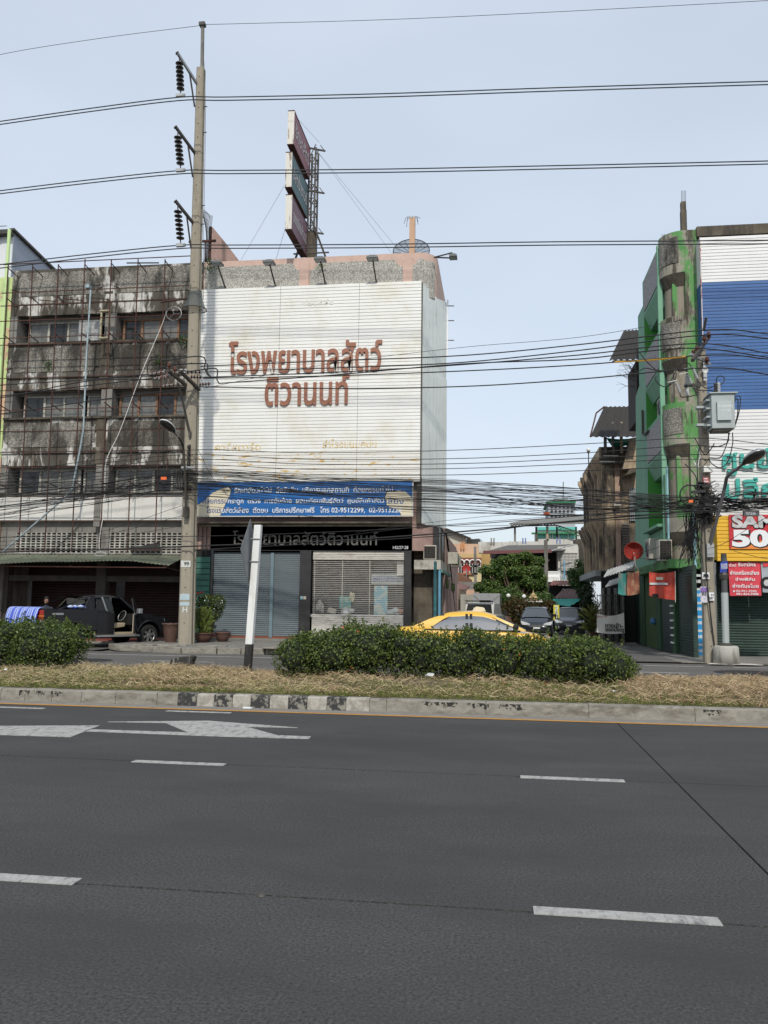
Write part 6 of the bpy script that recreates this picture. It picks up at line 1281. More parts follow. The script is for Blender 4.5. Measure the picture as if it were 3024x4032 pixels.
# concrete lamp and service poles in the lane
for (X0, Y0, Yb, Y, w_, lab) in ((286, 362, 760, 66, .2, 'thin concrete service pole in front of the peach house'), (945, 300, 860, 64, .26, 'leaning concrete service pole at the right of the big tree')):
    a = at(*S2(X0, Y0), Y); b = at(*S2(X0+(8 if Y0 > 340 else 10), Yb), Y); r = thing('service_pole', lab, 'pole', (b.x, Y, 0)); MB().bar((b.x, Y, 0), a, w_).build('shaft', plaster_g, r); MB().box(a.x-.25, a.x+.25, Y-.1, Y, a.z-1.6, a.z-1.45).box(a.x-.3, a.x+.2, Y-.1, Y, a.z-2.2, a.z-2.05).build('bracket', dark_steel, r)
# ------------------------------------------------------------------ trees
def tree(label, px, pyt, pyb, Y, lumps, per, seed, size=.09, mat=leaf_t, name='leafy_tree', tr=.18, hl=None):
    b = at(px, pyb, Y); r = thing(name, label, 'tree', (b.x, Y, 0)); rg = random.Random(seed); L_ = []
    for (x, y, rx, rz) in lumps:
        c = at(x, y, Y); s_ = Y/FPX; L_.append((c.x, Y+rg.uniform(-.5, .5), c.z, rx*s_, min(rx, rz)*s_, rz*s_))
    P, N_ = shells(L_, per, seed, .6, low=.3, skip_inside=True); o = cloud('crown', P, N_, size, mat, r, .7, .42, seed); o['kind'] = 'stuff'
    if hl: 
        k = (np.random.default_rng(seed).random(len(P)) < hl); o = cloud('young_leaves', P[k]*1.0+N_[k]*.05, N_[k], size*1.1, leaf_y, r, .8, .4, seed+1); o['kind'] = 'stuff'
    m_ = MB(); m_.tube([(b.x, Y, 0), (b.x+.05, Y, 1), (b.x-.05, Y, 2.2)], [tr, tr*.8, tr*.7], 8); m_.build('trunk', bark, r); m_ = MB()
    for l in L_: m_.tube(smooth_path([(b.x, Y, 1.6), ((b.x+l[0])/2, (Y+l[1])/2, (1.6+l[2])/2-.1), (l[0], l[1], l[2])], 3), [tr*.5]*3+[tr*.35]*3+[tr*.2], 5)
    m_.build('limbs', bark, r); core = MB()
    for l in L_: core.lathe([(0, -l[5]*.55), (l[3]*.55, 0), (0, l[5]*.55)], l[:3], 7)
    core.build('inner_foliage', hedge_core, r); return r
rg = random.Random(11); lm = []
for (X, Y_, rx, rz) in ((650, 480, 110, 85), (780, 470, 100, 70), (560, 500, 90, 60), (480, 520, 70, 55), (850, 500, 75, 70), (430, 590, 95, 70), (560, 600, 120, 90), (700, 600, 130, 90), (840, 600, 110, 90), (370, 680, 80, 70), (500, 700, 110, 80), (650, 710, 130, 80), (800, 700, 130, 85), (900, 650, 70, 80), (420, 770, 90, 60), (560, 790, 100, 60), (720, 800, 110, 60), (860, 780, 80, 60), (330, 740, 45, 50), (930, 740, 40, 50)):
    for q in range(3): lm.append((*S2(X+rg.uniform(-35, 35), Y_+rg.uniform(-25, 25)), rx/2.37*rg.uniform(.5, .8), rz/2.37*rg.uniform(.5, .8)))
tree('broad dark green tree with pale young leaves in the middle of the lane', S2(650, 0)[0], 0, S2(0, 960)[1], 61, lm, 900, 3, .1, hl=.14)
lm = [(*S2(1290+rg.uniform(-40, 60), 500+k*30), 30*rg.uniform(.6, 1), 24) for k in range(9)]+[(*S2(1190+rg.uniform(-25, 40), 600+k*22), 26, 20) for k in range(6)]
tree('smaller green tree squeezed between the verandah house and the brown building', S2(1290, 0)[0], 0, S2(0, 900)[1], 60, lm, 600, 8, .08)
lm = [(*S2(1330+rg.uniform(-40, 50), 740+k*24), 26*rg.uniform(.7, 1.2), 24) for k in range(15)]
tree('dark shrubby tree at the foot of the brown building beside the right-hand car', S2(1370, 0)[0], 0, S2(0, 1150)[1], 44, lm, 300, 12, .09, mat=leafmat('dark_leaf', (.012, .03, .01), (.04, .07, .02)), tr=.08)
def bush(label, cx, cy, w_, h_, Y, seed, mat=leaf_t, size=.08, n=1500, name='bush'):
    c = at(cx, cy, Y); s_ = Y/FPX; r = thing(name, label, 'bush', (c.x, Y, 0)); rg = random.Random(seed)
    L_ = [(c.x+rg.uniform(-.5, .5)*w_*s_*.7, Y+rg.uniform(-.4, .4), c.z+rg.uniform(-.5, .5)*h_*s_*.6, w_*s_*.28, w_*s_*.25, h_*s_*.3) for _ in range(9)]
    P, N_ = shells(L_, n/(w_*s_), seed, .4, low=.03, skip_inside=False); o = cloud('foliage', P, N_, size, mat, r, .9, .45, seed); m_ = MB()
    for l in L_[:5]: m_.tube([(c.x, Y, 0), l[:3]], [.03, .015], 5)
    m_.build('stem', bark, r); return r
leaf_rd = leafmat('bronze_leaf', (.03, .055, .015), (.14, .07, .03))
bush('bronze and green bush behind the first dark car, below the left globe lamp', *S2(665, 1000), 150, 130, 54, 21, leaf_rd); bush('dark green bush below the spirit house', *S2(830, 900), 130, 90, 59, 22); bush('bronze tinted bush between the globe lamp and the dark car roof', *S2(920, 920), 90, 50, 57, 23, leaf_rd)
bush('dark bush behind the box-bodied truck at the foot of the tree', *S2(630, 900), 160, 130, 60, 25)
# spiky plant by the right car
sp_ = thing('spiky_plant', 'upright spiky-leaved plant in a reddish pot right of the second dark car', 'plant', (at(*S2(1385, 1140), 42).x, 42, .05)); m_ = MB()
c = at(*S2(1385, 1120), 42)
for k in range(70):
    t = R.uniform(0, 6.28); l = R.uniform(.6, 1.3); e = R.uniform(.4, 1.3); z0 = R.uniform(.2, 1.3); d = Vector((math.cos(t)*math.cos(e), math.sin(t)*math.cos(e), math.sin(e))); p = Vector((c.x, 42, z0)); s_ = d.cross(Vector((0, 0, 1))).normalized()*.03
    m_.face([p-s_, p+s_, p+d*l*.6+s_, p+d*l-Vector((0, 0, .15)), p+d*l*.6-s_])
m_.build('leaves', grass_g, sp_); MB().lathe([(.0, .02), (.2, .02), (.28, .4), (.24, .4)], (c.x, 42, 0), 12).build('pot', terracotta, sp_); MB().tube([(c.x, 42, .3), (c.x, 42, 1.4)], .03, 5).build('stem', bark, sp_)
# spirit house
sp = thing('spirit_house', 'small golden cream spirit house with a tiered pointed roof on a white platform', 'shrine', (at(*S2(828, 880), 57).x, 57, 0)); c = at(*S2(828, 870), 57); u_ = 57/FPX/2.37; gold = M('pale_gold', (.55, .42, .22), .6, var=.2, vs=8)
MB().box(c.x-80*u_, c.x+80*u_, 56.3, 57.7, c.z-8*u_, c.z).build('platform', white_paint, sp); MB().box(c.x-30*u_, c.x+30*u_, 56.6, 57.4, 0, c.z-8*u_).build('pedestal', win_white, sp)
MB().box(c.x-28*u_, c.x+28*u_, 56.7, 57.3, c.z, c.z+34*u_).build('shrine_room', gold, sp); 
MB().prism([(c.x-40*u_, 56.6, c.z+30*u_), (c.x+40*u_, 56.6, c.z+30*u_), (c.x+14*u_, 56.6, c.z+62*u_), (c.x-14*u_, 56.6, c.z+62*u_)], (0, .8, 0)).build('roof_tier', gold, sp); MB().prism([(c.x-24*u_, 56.55, c.z+52*u_), (c.x+24*u_, 56.55, c.z+52*u_), (c.x, 56.55, c.z+84*u_)], (0, .5, 0)).build('roof_tier', gold, sp)
MB().lathe([(5*u_, 0), (3*u_, 20*u_), (0, 34*u_)], (c.x, 56.8, c.z+72*u_), 6).build('spire', gold, sp)
for k in (-70, -55, 58, 72): MB().lathe([(4*u_, 0), (5*u_, 8*u_), (2*u_, 12*u_), (3*u_, 16*u_), (0, 20*u_)], (c.x+k*u_, 56.5, c.z), 6).build('figurine', win_white, sp)
for k in (-18, 0, 18): MB().box(c.x+k*u_-3*u_, c.x+k*u_+3*u_, 56.66, 56.7, c.z+4*u_, c.z+28*u_).build('opening', black, sp)
ys = thing('yellow_board', 'narrow yellow upright sign board with Thai letters between the two dark cars', 'sign', (at(*S2(1042, 1000), 50).x, 50, 0)); a = prect(*S2(1017, 905), *S2(1072, 1000), 50); MB().box(a[0], a[1], 50, 50.08, a[2]-.3, a[3]).build('board', M('yellow_board', (.6, .55, .05), .6), ys)
MB().box(a[0]+.16, a[1]-.12, 49.97, 50, a[2], a[3]-.1).build('panel', M('slate_blue', (.1, .14, .17), .5), ys); text('พ', 'lettering', white_print, ys, a[0]+.22, a[1]-.2, a[3]-.8, a[3]-.25, 49.96, bold=.03); text('ร', 'lettering', white_print, ys, a[0]+.25, a[1]-.25, a[2]+.1, a[2]+.55, 49.96, bold=.03); MB().box(a[0]+.2, a[0]+.26, 50, 50.05, 0, a[2]).box(a[1]-.26, a[1]-.2, 50, 50.05, 0, a[2]).build('leg', dark_steel, ys)
tag(MB().lathe([(0, 0), (.35, 0), (.42, .6), (.3, .95), (0, 1.0)], (at(*S2(570, 1020), 52).x, 52, .03), 12).build('pot', terracotta), 'brown clay jar between the van and the bronze bush', 'jar')
# ================================================================== VEHICLES
def paint(name, col, metal=0., rough=.35, coat=.6): return M(name, col, rough, metal, coat=coat)
def loft(m_, rings, m=0, close=False):
    n0 = len(m_.v); k = len(rings[0])
    for r in rings: m_.v += [tuple(p) for p in r]
    for i in range(len(rings)-1):
        for j in range(k-1): a = n0+i*k+j; m_.f.append((a, a+1, a+k+1, a+k)); m_.m.append(m)
    if close:
        m_.f.append(tuple(n0+j for j in range(k))[::-1]); m_.f.append(tuple(n0+(len(rings)-1)*k+j for j in range(k))); m_.m += [m, m]
    return m_
ip = lambda x, pts: float(np.interp(x, [p[0] for p in pts], [p[1] for p in pts]))
def wheel(root, x, y, r_, w_, side, rim_m):
    wh = MB().lathe([(r_*.62, -w_/2), (r_*.93, -w_/2), (r_, -w_*.35), (r_, w_*.35), (r_*.93, w_/2), (r_*.62, w_/2)], (x, y, r_), 28, axis='Y').build('wheel', M('tyre', (.014, .014, .014), .85) if 'tyre' not in MATS else MATS['tyre'], root, smooth=False)
    m_ = MB(); yo = y+side*w_*.42; m_.lathe([(r_*.66, 0), (r_*.62, -.02*side)], (x, yo, r_), 28, axis='Y')
    m_.lathe([(0, .01*side), (r_*.14, .01*side), (r_*.16, -.01*side)], (x, yo, r_), 14, axis='Y')
    for k in range(6):
        t = k*math.pi/3+.3; d = Vector((math.cos(t), 0, math.sin(t))); p = Vector((-math.sin(t), 0, math.cos(t)))
        a = Vector((x, yo-side*.005, r_)); m_.prism([a+d*r_*.1+p*r_*.09, a+d*r_*.64+p*r_*.13, a+d*r_*.64-p*r_*.13, a+d*r_*.1-p*r_*.09], (0, -side*.025, 0))
    m_.build('rim', rim_m, wh); MB().lathe([(0, 0), (r_*.62, 0)], (x, yo-side*.06, r_), 20, axis='Y').build('brake_disc', black, wh)
rim_s = M('alloy', (.5, .51, .52), .3, .8)
lamp_w = M('lamp_glass', (.45, .47, .47), .08, coat=1, var=.4, vs=20); lamp_r = M('lamp_red', (.4, .02, .015), .15, coat=1)
def sedan(name, label, cat, pm, L_=4.5, W=1.72, H_c=1.46, spec=None, plate='กข 1234', seats=True, ghost=None):
    """x forward, front at +L/2"""
    root = thing(name, label, cat, (0, 0, 0)); h = L_/2; s = spec or {}
    zt = s.get('top') or [(-h, .72), (-h+.08, .98), (-h+.75, 1.0), (h-1.35, .97), (h-.6, .86), (h-.12, .68), (h, .5)]
    wt = s.get('wid') or [(-h, .62), (-h+.12, .76), (-h+.5, .85), (-.2, .86), (h-.7, .85), (h-.25, .76), (h, .5)]
    fx_, rx_, wr = s.get('fx', h-.92), s.get('rx', -h+.95), s.get('wr', .31)
    xs_ = sorted(set([round(-h+i*(L_)/90, 4) for i in range(91)])); rings = []
    for x in xs_:
        w = ip(x, wt)*W/1.72; z1 = ip(x, zt); zb = ip(x, [(-h, .42), (-h+.1, .24), (h-.1, .22), (h, .3)])
        for c in (fx_, rx_):
            d = abs(x-c)
            if d < wr+.07: zb = max(zb, wr+math.sqrt(max(0, (wr+.07)**2-d*d)))
        zb = min(zb, z1-.1); zm = zb+(z1-zb)*.55
        rings.append([(x, -w*.96, zb), (x, -w, zm), (x, -w*.975, z1-.07), (x, -w*.93, z1-.01), (x, -w*.6, z1+.025), (x, 0, z1+.035), (x, w*.6, z1+.025), (x, w*.93, z1-.01), (x, w*.975, z1-.07), (x, w, zm), (x, w*.96, zb)])
    m_ = MB(); loft(m_, rings, close=True); recalc(m_.build('body', pm, root, smooth=True))
    MB().box(-h+.2, h-.2, -W*.42, W*.42, .2, .55).build('underbody', black, root)
    roof = s.get('roof') or [(-h+.55, 1.02), (-h+1.15, 1.32), (-h+1.7, H_c-.02), (0, H_c), (.35, H_c-.04), (h-1.3, .98)]
    xa, xb = roof[0][0], roof[-1][0]; gr = []; pr = []
    bw_ = .8*W/1.72; tw = .58*W/1.72
    belt = lambda x: ip(x, zt)-.01
    N_ = 40
    for i in range(N_+1):
        x = xa+(xb-xa)*i/N_; z = ip(x, roof); zb = belt(x); z = max(z, zb+.01); t = (z-zb)/(H_c-zb); w = bw_+(tw-bw_)*t
        gr.append([(x, -bw_, zb), (x, -(bw_+w)/2-.02, (zb+z)/2), (x, -w, z-.03), (x, -w*.8, z), (x, 0, z+.02), (x, w*.8, z), (x, w, z-.03), (x, (bw_+w)/2+.02, (zb+z)/2), (x, bw_, zb)])
    m_ = MB(); loft(m_, gr); recalc(m_.build('windows', s.get('glass', glass_car), root, smooth=True))
    # roof skin and pillars follow the glasshouse, a little proud
    xr0, xr1 = roof[2][0]-.12, roof[-2][0]+.05; rr = []
    for i in range(21):
        x = xr0+(xr1-xr0)*i/20; z = ip(x, roof); t = (z-belt(x))/(H_c-belt(x)); w = bw_+(tw-bw_)*t; rr.append([(x, -w-.05, z-.11), (x, -w-.012, z-.015), (x, -w*.8, z+.012), (x, 0, z+.033), (x, w*.8, z+.012), (x, w+.012, z-.015), (x, w+.05, z-.11)])
    m_ = MB(); loft(m_, rr); recalc(m_.build('roof', pm, root, smooth=True))
    def surf(x, f, sd, o=.018):
        z1 = ip(x, roof); zb = belt(x); t = (z1-zb)/(H_c-zb); w = bw_+(tw-bw_)*t; z = zb+(z1-.03-zb)*f; wm = (bw_+w)/2+.02; y = bw_+(wm-bw_)*f*2 if f < .5 else wm+(w-wm)*(f-.5)*2; return Vector((x, sd*(y+o), z))
    for sd in (-1, 1):
        def sp_(x, z, o=.014): zb = belt(x); t = max(0, (z-zb)/(H_c-zb)); f = min(1, t*1.05); return Vector((x, sd*(bw_+(tw-bw_)*f+.035*math.sin(min(1, t)*math.pi)+o), z))
        zs2 = [(ip(0, zt)-.02)+k*(roof[-2][1]-ip(0, zt)-.0)/8 for k in range(9)]; m_ = MB()
        for (ed, wfun) in ((roof[-1:-3:-1], lambda u: -.13-.05*(1-u)), (roof[:3], lambda u: .62-.3*u)):
            ex = lambda z: float(np.interp(z, [p[1] for p in ed], [p[0] for p in ed]))
            for k in range(8):
                z0, z1 = zs2[k], zs2[k+1]; u0, u1 = k/8, (k+1)/8
                m_.face([sp_(ex(z0), z0), sp_(ex(z0)+wfun(u0), z0), sp_(ex(z1)+wfun(u1), z1), sp_(ex(z1), z1)])
        m_.build('pillar', pm, root)
        for xp in s.get('pill', (-.28,)):
            MB().prism([surf(xp-.04, 0, sd, .012), surf(xp+.05, 0, sd, .012), surf(xp+.02, .95, sd, .012), surf(xp-.05, .95, sd, .012)], (0, sd*.008, 0)).build('door_pillar', black, root)
        MB().bar((xa+.4, sd*(bw_+.03), belt(0)+.0), (xb-.15, sd*(bw_+.03), belt(0)), .02, .03).build('belt_trim', s.get('trim', black), root)
        mm = MB(); mx_ = xb-.28; mm.lathe([(0, -.1), (.07, -.08), (.085, 0), (.07, .08), (0, .09)], (mx_, sd*(bw_+.17), belt(0)+.1), 10, axis='Y'); mm.bar((mx_, sd*bw_, belt(0)+.06), (mx_, sd*(bw_+.12), belt(0)+.07), .04); mm.build('wing_mirror', black, root, smooth=True)
        for xh in (-.6, .35): MB().bar((xh, sd*(W/2+.0), .86), (xh+.16, sd*(W/2+.0), .86), .025, .03).build('door_handle', s.get('trim', pm), root)
        for xd in (-.28, .72): MB().box(xd-.004, xd+.004, min(sd*(W/2-.03), sd*(W/2+.004)), max(sd*(W/2-.03), sd*(W/2+.004)), .35, .9).build('door_gap', black, root)
        # lamps wrap round the front and rear corners
        yl = .6*W/1.72
        MB().prism([(h-.2, sd*(yl+.2), .7), (h-.12, sd*(yl+.12), .6), (h+.0, sd*(yl-.22), .58), (h+.0, sd*(yl-.26), .66), (h-.1, sd*(yl-.1), .74), (h-.32, sd*(yl+.21), .8)], (.03, 0, .01)).build('headlight', lamp_w, root)
        MB().prism([(-h+.02, sd*(yl+.13), .7), (-h-.0, sd*(yl-.1), .7), (-h+.0, sd*(yl-.1), .9), (-h+.06, sd*(yl+.18), .92)], (-.03, 0, 0)).build('tail_light', lamp_r, root)
        MB().lathe([(0, 0), (.06, 0), (.07, -.03)], (h-.02, sd*.55, .36), 10, axis='X').build('fog_lamp', lamp_w, root)
        wheel(root, fx_, sd*(W/2-.1), wr, .2, sd, rim_s); wheel(root, rx_, sd*(W/2-.1), wr, .2, sd, rim_s)
    gm = MB().box(h-.03, h+.02, -.3, .3, .5, .62).build('grille', black, root)
    for k in range(3): MB().box(h+.02, h+.035, -.29, .29, .515+k*.036, .528+k*.036).build('grille_bar', rim_s, gm)
    MB().box(h-.06, h+.005, -.55, .55, .28, .4).build('air_intake', black, root)
    MB().box(h+.02, h+.035, -.17, .17, .42, .5).build('number_plate', white_print, root)
    MB().bar((h+.0, -W*.4, .46), (h, W*.4, .46), .05, .03).build('bumper_lip', pm, root)
    MB().box(-h-.015, -h+.02, -.17, .17, .6, .7).build('number_plate', white_print, root)
    return root, surf
# yellow taxi, driving right
taxi_y = paint('taxi_yellow', (.66, .39, .03)); seat_g = M('car_seat', (.1, .1, .1), .9)
cglass = bpy.data.materials.new('see_through_glass'); cglass.use_nodes = True; t_ = cglass.node_tree; t_.nodes.clear(); o1 = t_.nodes.new('ShaderNodeOutputMaterial'); mxs = t_.nodes.new('ShaderNodeMixShader'); g1 = t_.nodes.new('ShaderNodeBsdfGlossy'); g1.inputs['Roughness'].default_value = .03; g2 = t_.nodes.new('ShaderNodeBsdfTransparent'); g2.inputs['Color'].default_value = (.3, .33, .33, 1)
mxs.inputs[0].default_value = .42; t_.links.new(g2.outputs[0], mxs.inputs[1]); t_.links.new(g1.outputs[0], mxs.inputs[2]); t_.links.new(mxs.outputs[0], o1.inputs['Surface'])
txi, sf = sedan('taxi', 'bright yellow taxi saloon half hidden behind the long hedge', 'taxi', taxi_y, L_=4.55, W=1.75, H_c=1.47, spec=dict(roof=[(-1.78, 1.02), (-1.2, 1.28), (-.72, 1.43), (-.15, 1.47), (.25, 1.45), (.55, 1.37), (1.42, .99)], top=[(-2.27, .7), (-2.2, .98), (-1.7, 1.02), (-.5, .99), (1.1, .95), (1.7, .86), (2.15, .68), (2.27, .5)], glass=cglass, pill=(-.2, -.08), fx=1.35, rx=-1.35, wr=.31))
place(txi, (at(1872, 2409, 23.6).x, 23.6, -.01), rad(-1)); txi.scale = (.97,)*3
for x in (-.75, .3):
    for y in (-.38, .38):
        s_ = MB().box(x-.25, x+.25, y-.24, y+.24, .5, .66).prism([(x-.28, y-.22, .62), (x-.14, y-.22, .62), (x-.26, y-.22, 1.14), (x-.38, y-.22, 1.14)], (0, .44, 0)).build('seat', seat_g, txi); MB().box(x-.42, x-.3, y-.12, y+.12, 1.15, 1.32).build('headrest', seat_g, s_)
MB().box(.75, 1.25, -.7, .7, .7, .98).build('dashboard', black, txi)
ti = MB().prism([(-.1, -.07, 1.485), (.3, -.07, 1.485), (.22, -.07, 1.6), (.02, -.07, 1.62)], (0, .14, 0)).build('roof_sign', cream, txi); 
MB().box(-.6, .2, -.855, -.85, .62, .78).build('door_sticker', M('green_sticker', (.02, .35, .12), .5), txi)
# dark cars facing the road
navy = paint('black_blue_paint', (.014, .017, .027), .2, .25); grey_p = paint('charcoal_paint', (.03, .034, .04), .4, .28)
spc = dict(roof=[(-1.95, 1.05), (-1.5, 1.38), (-.9, 1.5), (-.2, 1.53), (.3, 1.47), (1.35, 1.0)], top=[(-2.1, .7), (-2.05, 1.0), (-1.5, 1.05), (1.0, 1.0), (1.6, .9), (2.0, .7), (2.12, .5)], wid=[(-2.12, .7), (-1.9, .8), (-.2, .86), (1.5, .85), (1.85, .78), (2.12, .55)], fx=1.3, rx=-1.25)
c1, _ = sedan('parked_car', 'glossy black hatchback facing the road in the middle of the lane', 'car', navy, L_=4.24, W=1.7, H_c=1.53, spec=spc)
p = at(*S1(1045, 1620), 45); place(c1, (p.x, 46.5, .05), rad(-92))
c2, _ = sedan('parked_car', 'charcoal saloon parked facing the road, right of the black hatchback', 'car', grey_p, L_=4.5, W=1.72, H_c=1.49)
p = at(*S1(1320, 1600), 50); place(c2, (p.x, 51.5, .1), rad(-96))
c3, _ = sedan('parked_car', 'silver car mostly hidden behind the charcoal saloon', 'car', paint('silver_paint', (.35, .36, .37), .6), L_=4.3, W=1.7, H_c=1.47); p = at(*S2(1190, 1000), 58); place(c3, (p.x, 58, .1), rad(-60))
a = prect(*S2(1160, 1118), *S2(1310, 1155), 46.3); tag(MB().box(a[0], a[1], 46.3, 46.7, .03, a[3]).build('planter', M('dark_box', (.03, .03, .03), .8)), 'low black box on the lane in front of the charcoal saloon', 'box')
# white pickup seen from behind with the name lettered on its window
sv = thing('white_pickup', 'white and silver pickup wagon seen from behind with white letters on its dark rear window', 'pickup', (0, 0, 0)); wv = paint('white_car', (.5, .51, .49))
def vbox(root, name, prof, w_, m_): return MB().prism([(x, -w_/2, z) for x, z in prof], (0, w_, 0)).build(name, m_, root, bevel=.05)
vbox(sv, 'body', [(-2.3, .45), (2.3, .45), (2.35, .95), (1.3, 1.1), (-2.35, 1.12)], 1.72, wv); vbox(sv, 'cabin', [(-2.3, 1.1), (-2.05, 1.72), (.3, 1.74), (1.25, 1.1)], 1.5, wv)
MB().prism([(-2.31, -.68, 1.14), (-2.31, .68, 1.14), (-2.1, .6, 1.64), (-2.1, -.6, 1.64)], (-.02, 0, 0)).build('rear_window', glass_car, sv)
text('SUMO', 'lettering', white_print, sv, .36, .95, 0, .13, 0, bold=.02, face=(Vector((-2.265, .3, 1.34)), Vector((0, -1, 0)), Vector((.35, 0, .93)).normalized()))
MB().bar((-2.2, -.72, 1.8), (-2.2, .72, 1.8), .04, .05).build('roof_rail', black, sv); MB().bar((-2.05, -.65, 1.73), (-2.05, -.65, 1.8), .04).bar((-2.05, .65, 1.73), (-2.05, .65, 1.8), .04).build('rail_foot', black, sv)
for s_ in (-1, 1): MB().box(-2.4, -2.3, min(s_*.7, s_*.85), max(s_*.7, s_*.85), .75, 1.08).build('tail_light', lamp_r, sv); wheel(sv, -1.45, s_*.76, .34, .22, s_, rim_s); wheel(sv, 1.5, s_*.76, .34, .22, s_, rim_s); MB().box(.9, 1.1, min(s_*.85, s_*1.05), max(s_*.85, s_*1.05), 1.1, 1.3).build('wing_mirror', black, sv)
MB().box(-2.5, -2.3, -.85, .85, .4, .6).build('bumper', rim_s, sv); MB().box(-2.38, -2.35, -.2, .2, .75, .86).build('number_plate', white_print, sv)
p = at(*S1(622, 1560), 43); place(sv, (p.x, 45.5, .05), rad(83))
# box-bodied truck with a grey canvas back
bt2 = thing('canvas_truck', 'small truck with a grey canvas-covered box body open at the back', 'truck', (0, 0, 0)); cv = M('grey_canvas', (.3, .31, .32), .8, var=.12, vs=3, bump=.02, bs=5)
m_ = MB(); m_.wall(-1.03, 1.03, .9, 2.42, 0, .05, [(-.52, .38, 1.45, 2.05)]); o = m_.build('canvas_back', cv, bt2)
MB().prism([(-1.03, .05, .9), (-1.1, .05, 1.9), (-.95, .05, 2.45), (-1.0, 3.4, 2.45), (-1.1, 3.4, .9)], (.04, 0, 0)).build('canvas_side', cv, bt2); MB().box(1.0, 1.06, .05, 3.4, .9, 2.42).build('canvas_side', M('dark_canvas', (.12, .12, .12), .8), bt2); MB().box(-1.0, 1.03, .0, 3.4, 2.42, 2.5).build('canvas_top', cv, bt2)
MB().box(-1.0, 1.0, 3.3, 3.35, .8, 2.4).build('front_board', dark_in, bt2); MB().box(-1.0, 1.0, 0, 3.4, .75, .9).build('load_bed', dark_steel, bt2)
m_ = MB()
for k in range(6): m_.bar((R.uniform(-.5, .3), .4+R.random(), 1.3), (R.uniform(-.5, .35), .6+R.random(), 2.0), .04)
m_.build('loaded_frames', steel, bt2); MB().lathe([(0, -.1), (.12, 0), (0, .1)], (.25, .1, 1.5), 8).build('blue_can', MATS['blue_pipe'], bt2)
for x in (-1, 1): MB().bar((x*.95, -.02, 1.0), (x*.62, -.02, 1.42), .03).bar((x*.95, -.02, 2.35), (x*.6, -.02, 2.1), .03).build('canvas_seam', plaster_g, bt2)
MB().box(-.95, .95, 3.5, 5.0, .5, 2.1).build('cab', paint('cab_white', (.5, .5, .5)), bt2)
for x in (-.85, .65): MB().lathe([(.4, 0), (.4, .22), (0, .22), (0, 0)], (x+.0, .9, .4), 16, axis='X').build('wheel', MATS['tyre'], bt2); MB().lathe([(.4, 0), (.4, .22)], (x, 4.2, .4), 16, axis='X').build('wheel', MATS['tyre'], bt2)
a = prect(*S2(265, 795), *S2(515, 920), 53); sc_ = (a[1]-a[0])/2.06; place(bt2, ((a[0]+a[1])/2, 53, (a[3]-2.5)), rad(-2)); bt2.location.z = .0; bt2.scale = (sc_, sc_, a[3]/2.5)
# ================================================================== PARKED PICKUP WITH OPEN DOOR
tk = thing('pickup_truck', 'dark grey pickup nosed in under the awning with its front door open', 'pickup truck', (0, 0, 0))
tp_ = paint('dark_grey_metallic', (.013, .014, .018), .3, .25); W2 = .9
wb0, wb1, wr_ = -1.5, 1.58, .375
def side_poly(x0, x1, ztop, zbot, arches, n=40):
    top_ = [(x0+(x1-x0)*i/n, ztop(x0+(x1-x0)*i/n)) for i in range(n+1)]; low = []
    for i in range(n, -1, -1):
        x = x0+(x1-x0)*i/n; z = zbot
        for c in arches:
            d = abs(x-c)
            if d < wr_+.1: z = max(z, wr_+math.sqrt((wr_+.1)**2-d*d))
        low.append((x, z))
    return top_+low
ztb = lambda x: 1.3+.02*math.sin(x)
for sd in (-1, 1):
    y = sd*W2
    MB().prism([(x, y, z) for x, z in side_poly(-2.6, -.55, ztb, .58, (wb0,))], (0, -sd*.1, 0)).build('bed_side', tp_, tk)
    # swelling wheel arch lip
    m_ = MB(); m_.tube([(wb0+(wr_+.14)*math.cos(t), y+sd*.01, wr_+(wr_+.14)*math.sin(t)) for t in np.linspace(.25, math.pi-.25, 14)], .035, 6); m_.tube([(wb1+(wr_+.14)*math.cos(t), y+sd*.01, wr_+(wr_+.14)*math.sin(t)) for t in np.linspace(.25, math.pi-.25, 14)], .035, 6); m_.build('wheel_arch', tp_, tk, smooth=True)
    MB().prism([(x, y, z) for x, z in [(-.54, .45), (.0, .45), (.02, 1.14), (-.54, 1.16)]], (0, -sd*.1, 0)).build('rear_quarter', tp_, tk)
    hood = lambda x: ip(x, [(.95, 1.13), (1.5, 1.12), (2.2, 1.02), (2.45, .9)])
    MB().prism([(x, y-sd*.02, z) for x, z in side_poly(1.02, 2.45, hood, .5, (wb1,))], (0, -sd*.1, 0)).build('front_wing', tp_, tk)
    wheel(tk, wb0, sd*(W2-.12), wr_, .25, sd, rim_s); wheel(tk, wb1, sd*(W2-.12), wr_, .25, sd, rim_s)
    MB().box(-.6, 1.1, min(sd*.88, sd*1.02), max(sd*.88, sd*1.02), .36, .42).build('side_step', steel, tk)
    MB().box(-2.64, -2.5, min(sd*.74, sd*.915), max(sd*.74, sd*.915), .92, 1.25).build('tail_light', lamp_r, tk, bevel=.01); MB().box(-2.65, -2.49, min(sd*.74, sd*.918), max(sd*.74, sd*.918), .8, .92).build('reversing_light', lamp_w, tk); MB().box(-2.652, -2.488, min(sd*.74, sd*.92), max(sd*.74, sd*.92), 1.04, 1.09).build('indicator', M('lamp_amber', (.5, .16, .02), .2) if 'lamp_amber' not in MATS else MATS['lamp_amber'], tk)
    MB().prism([(2.46, sd*.55, .78), (2.3, sd*.86, .76), (2.2, sd*.9, .95), (2.42, sd*.6, .98)], (0, 0, .05)).build('headlight', lamp_w, tk)
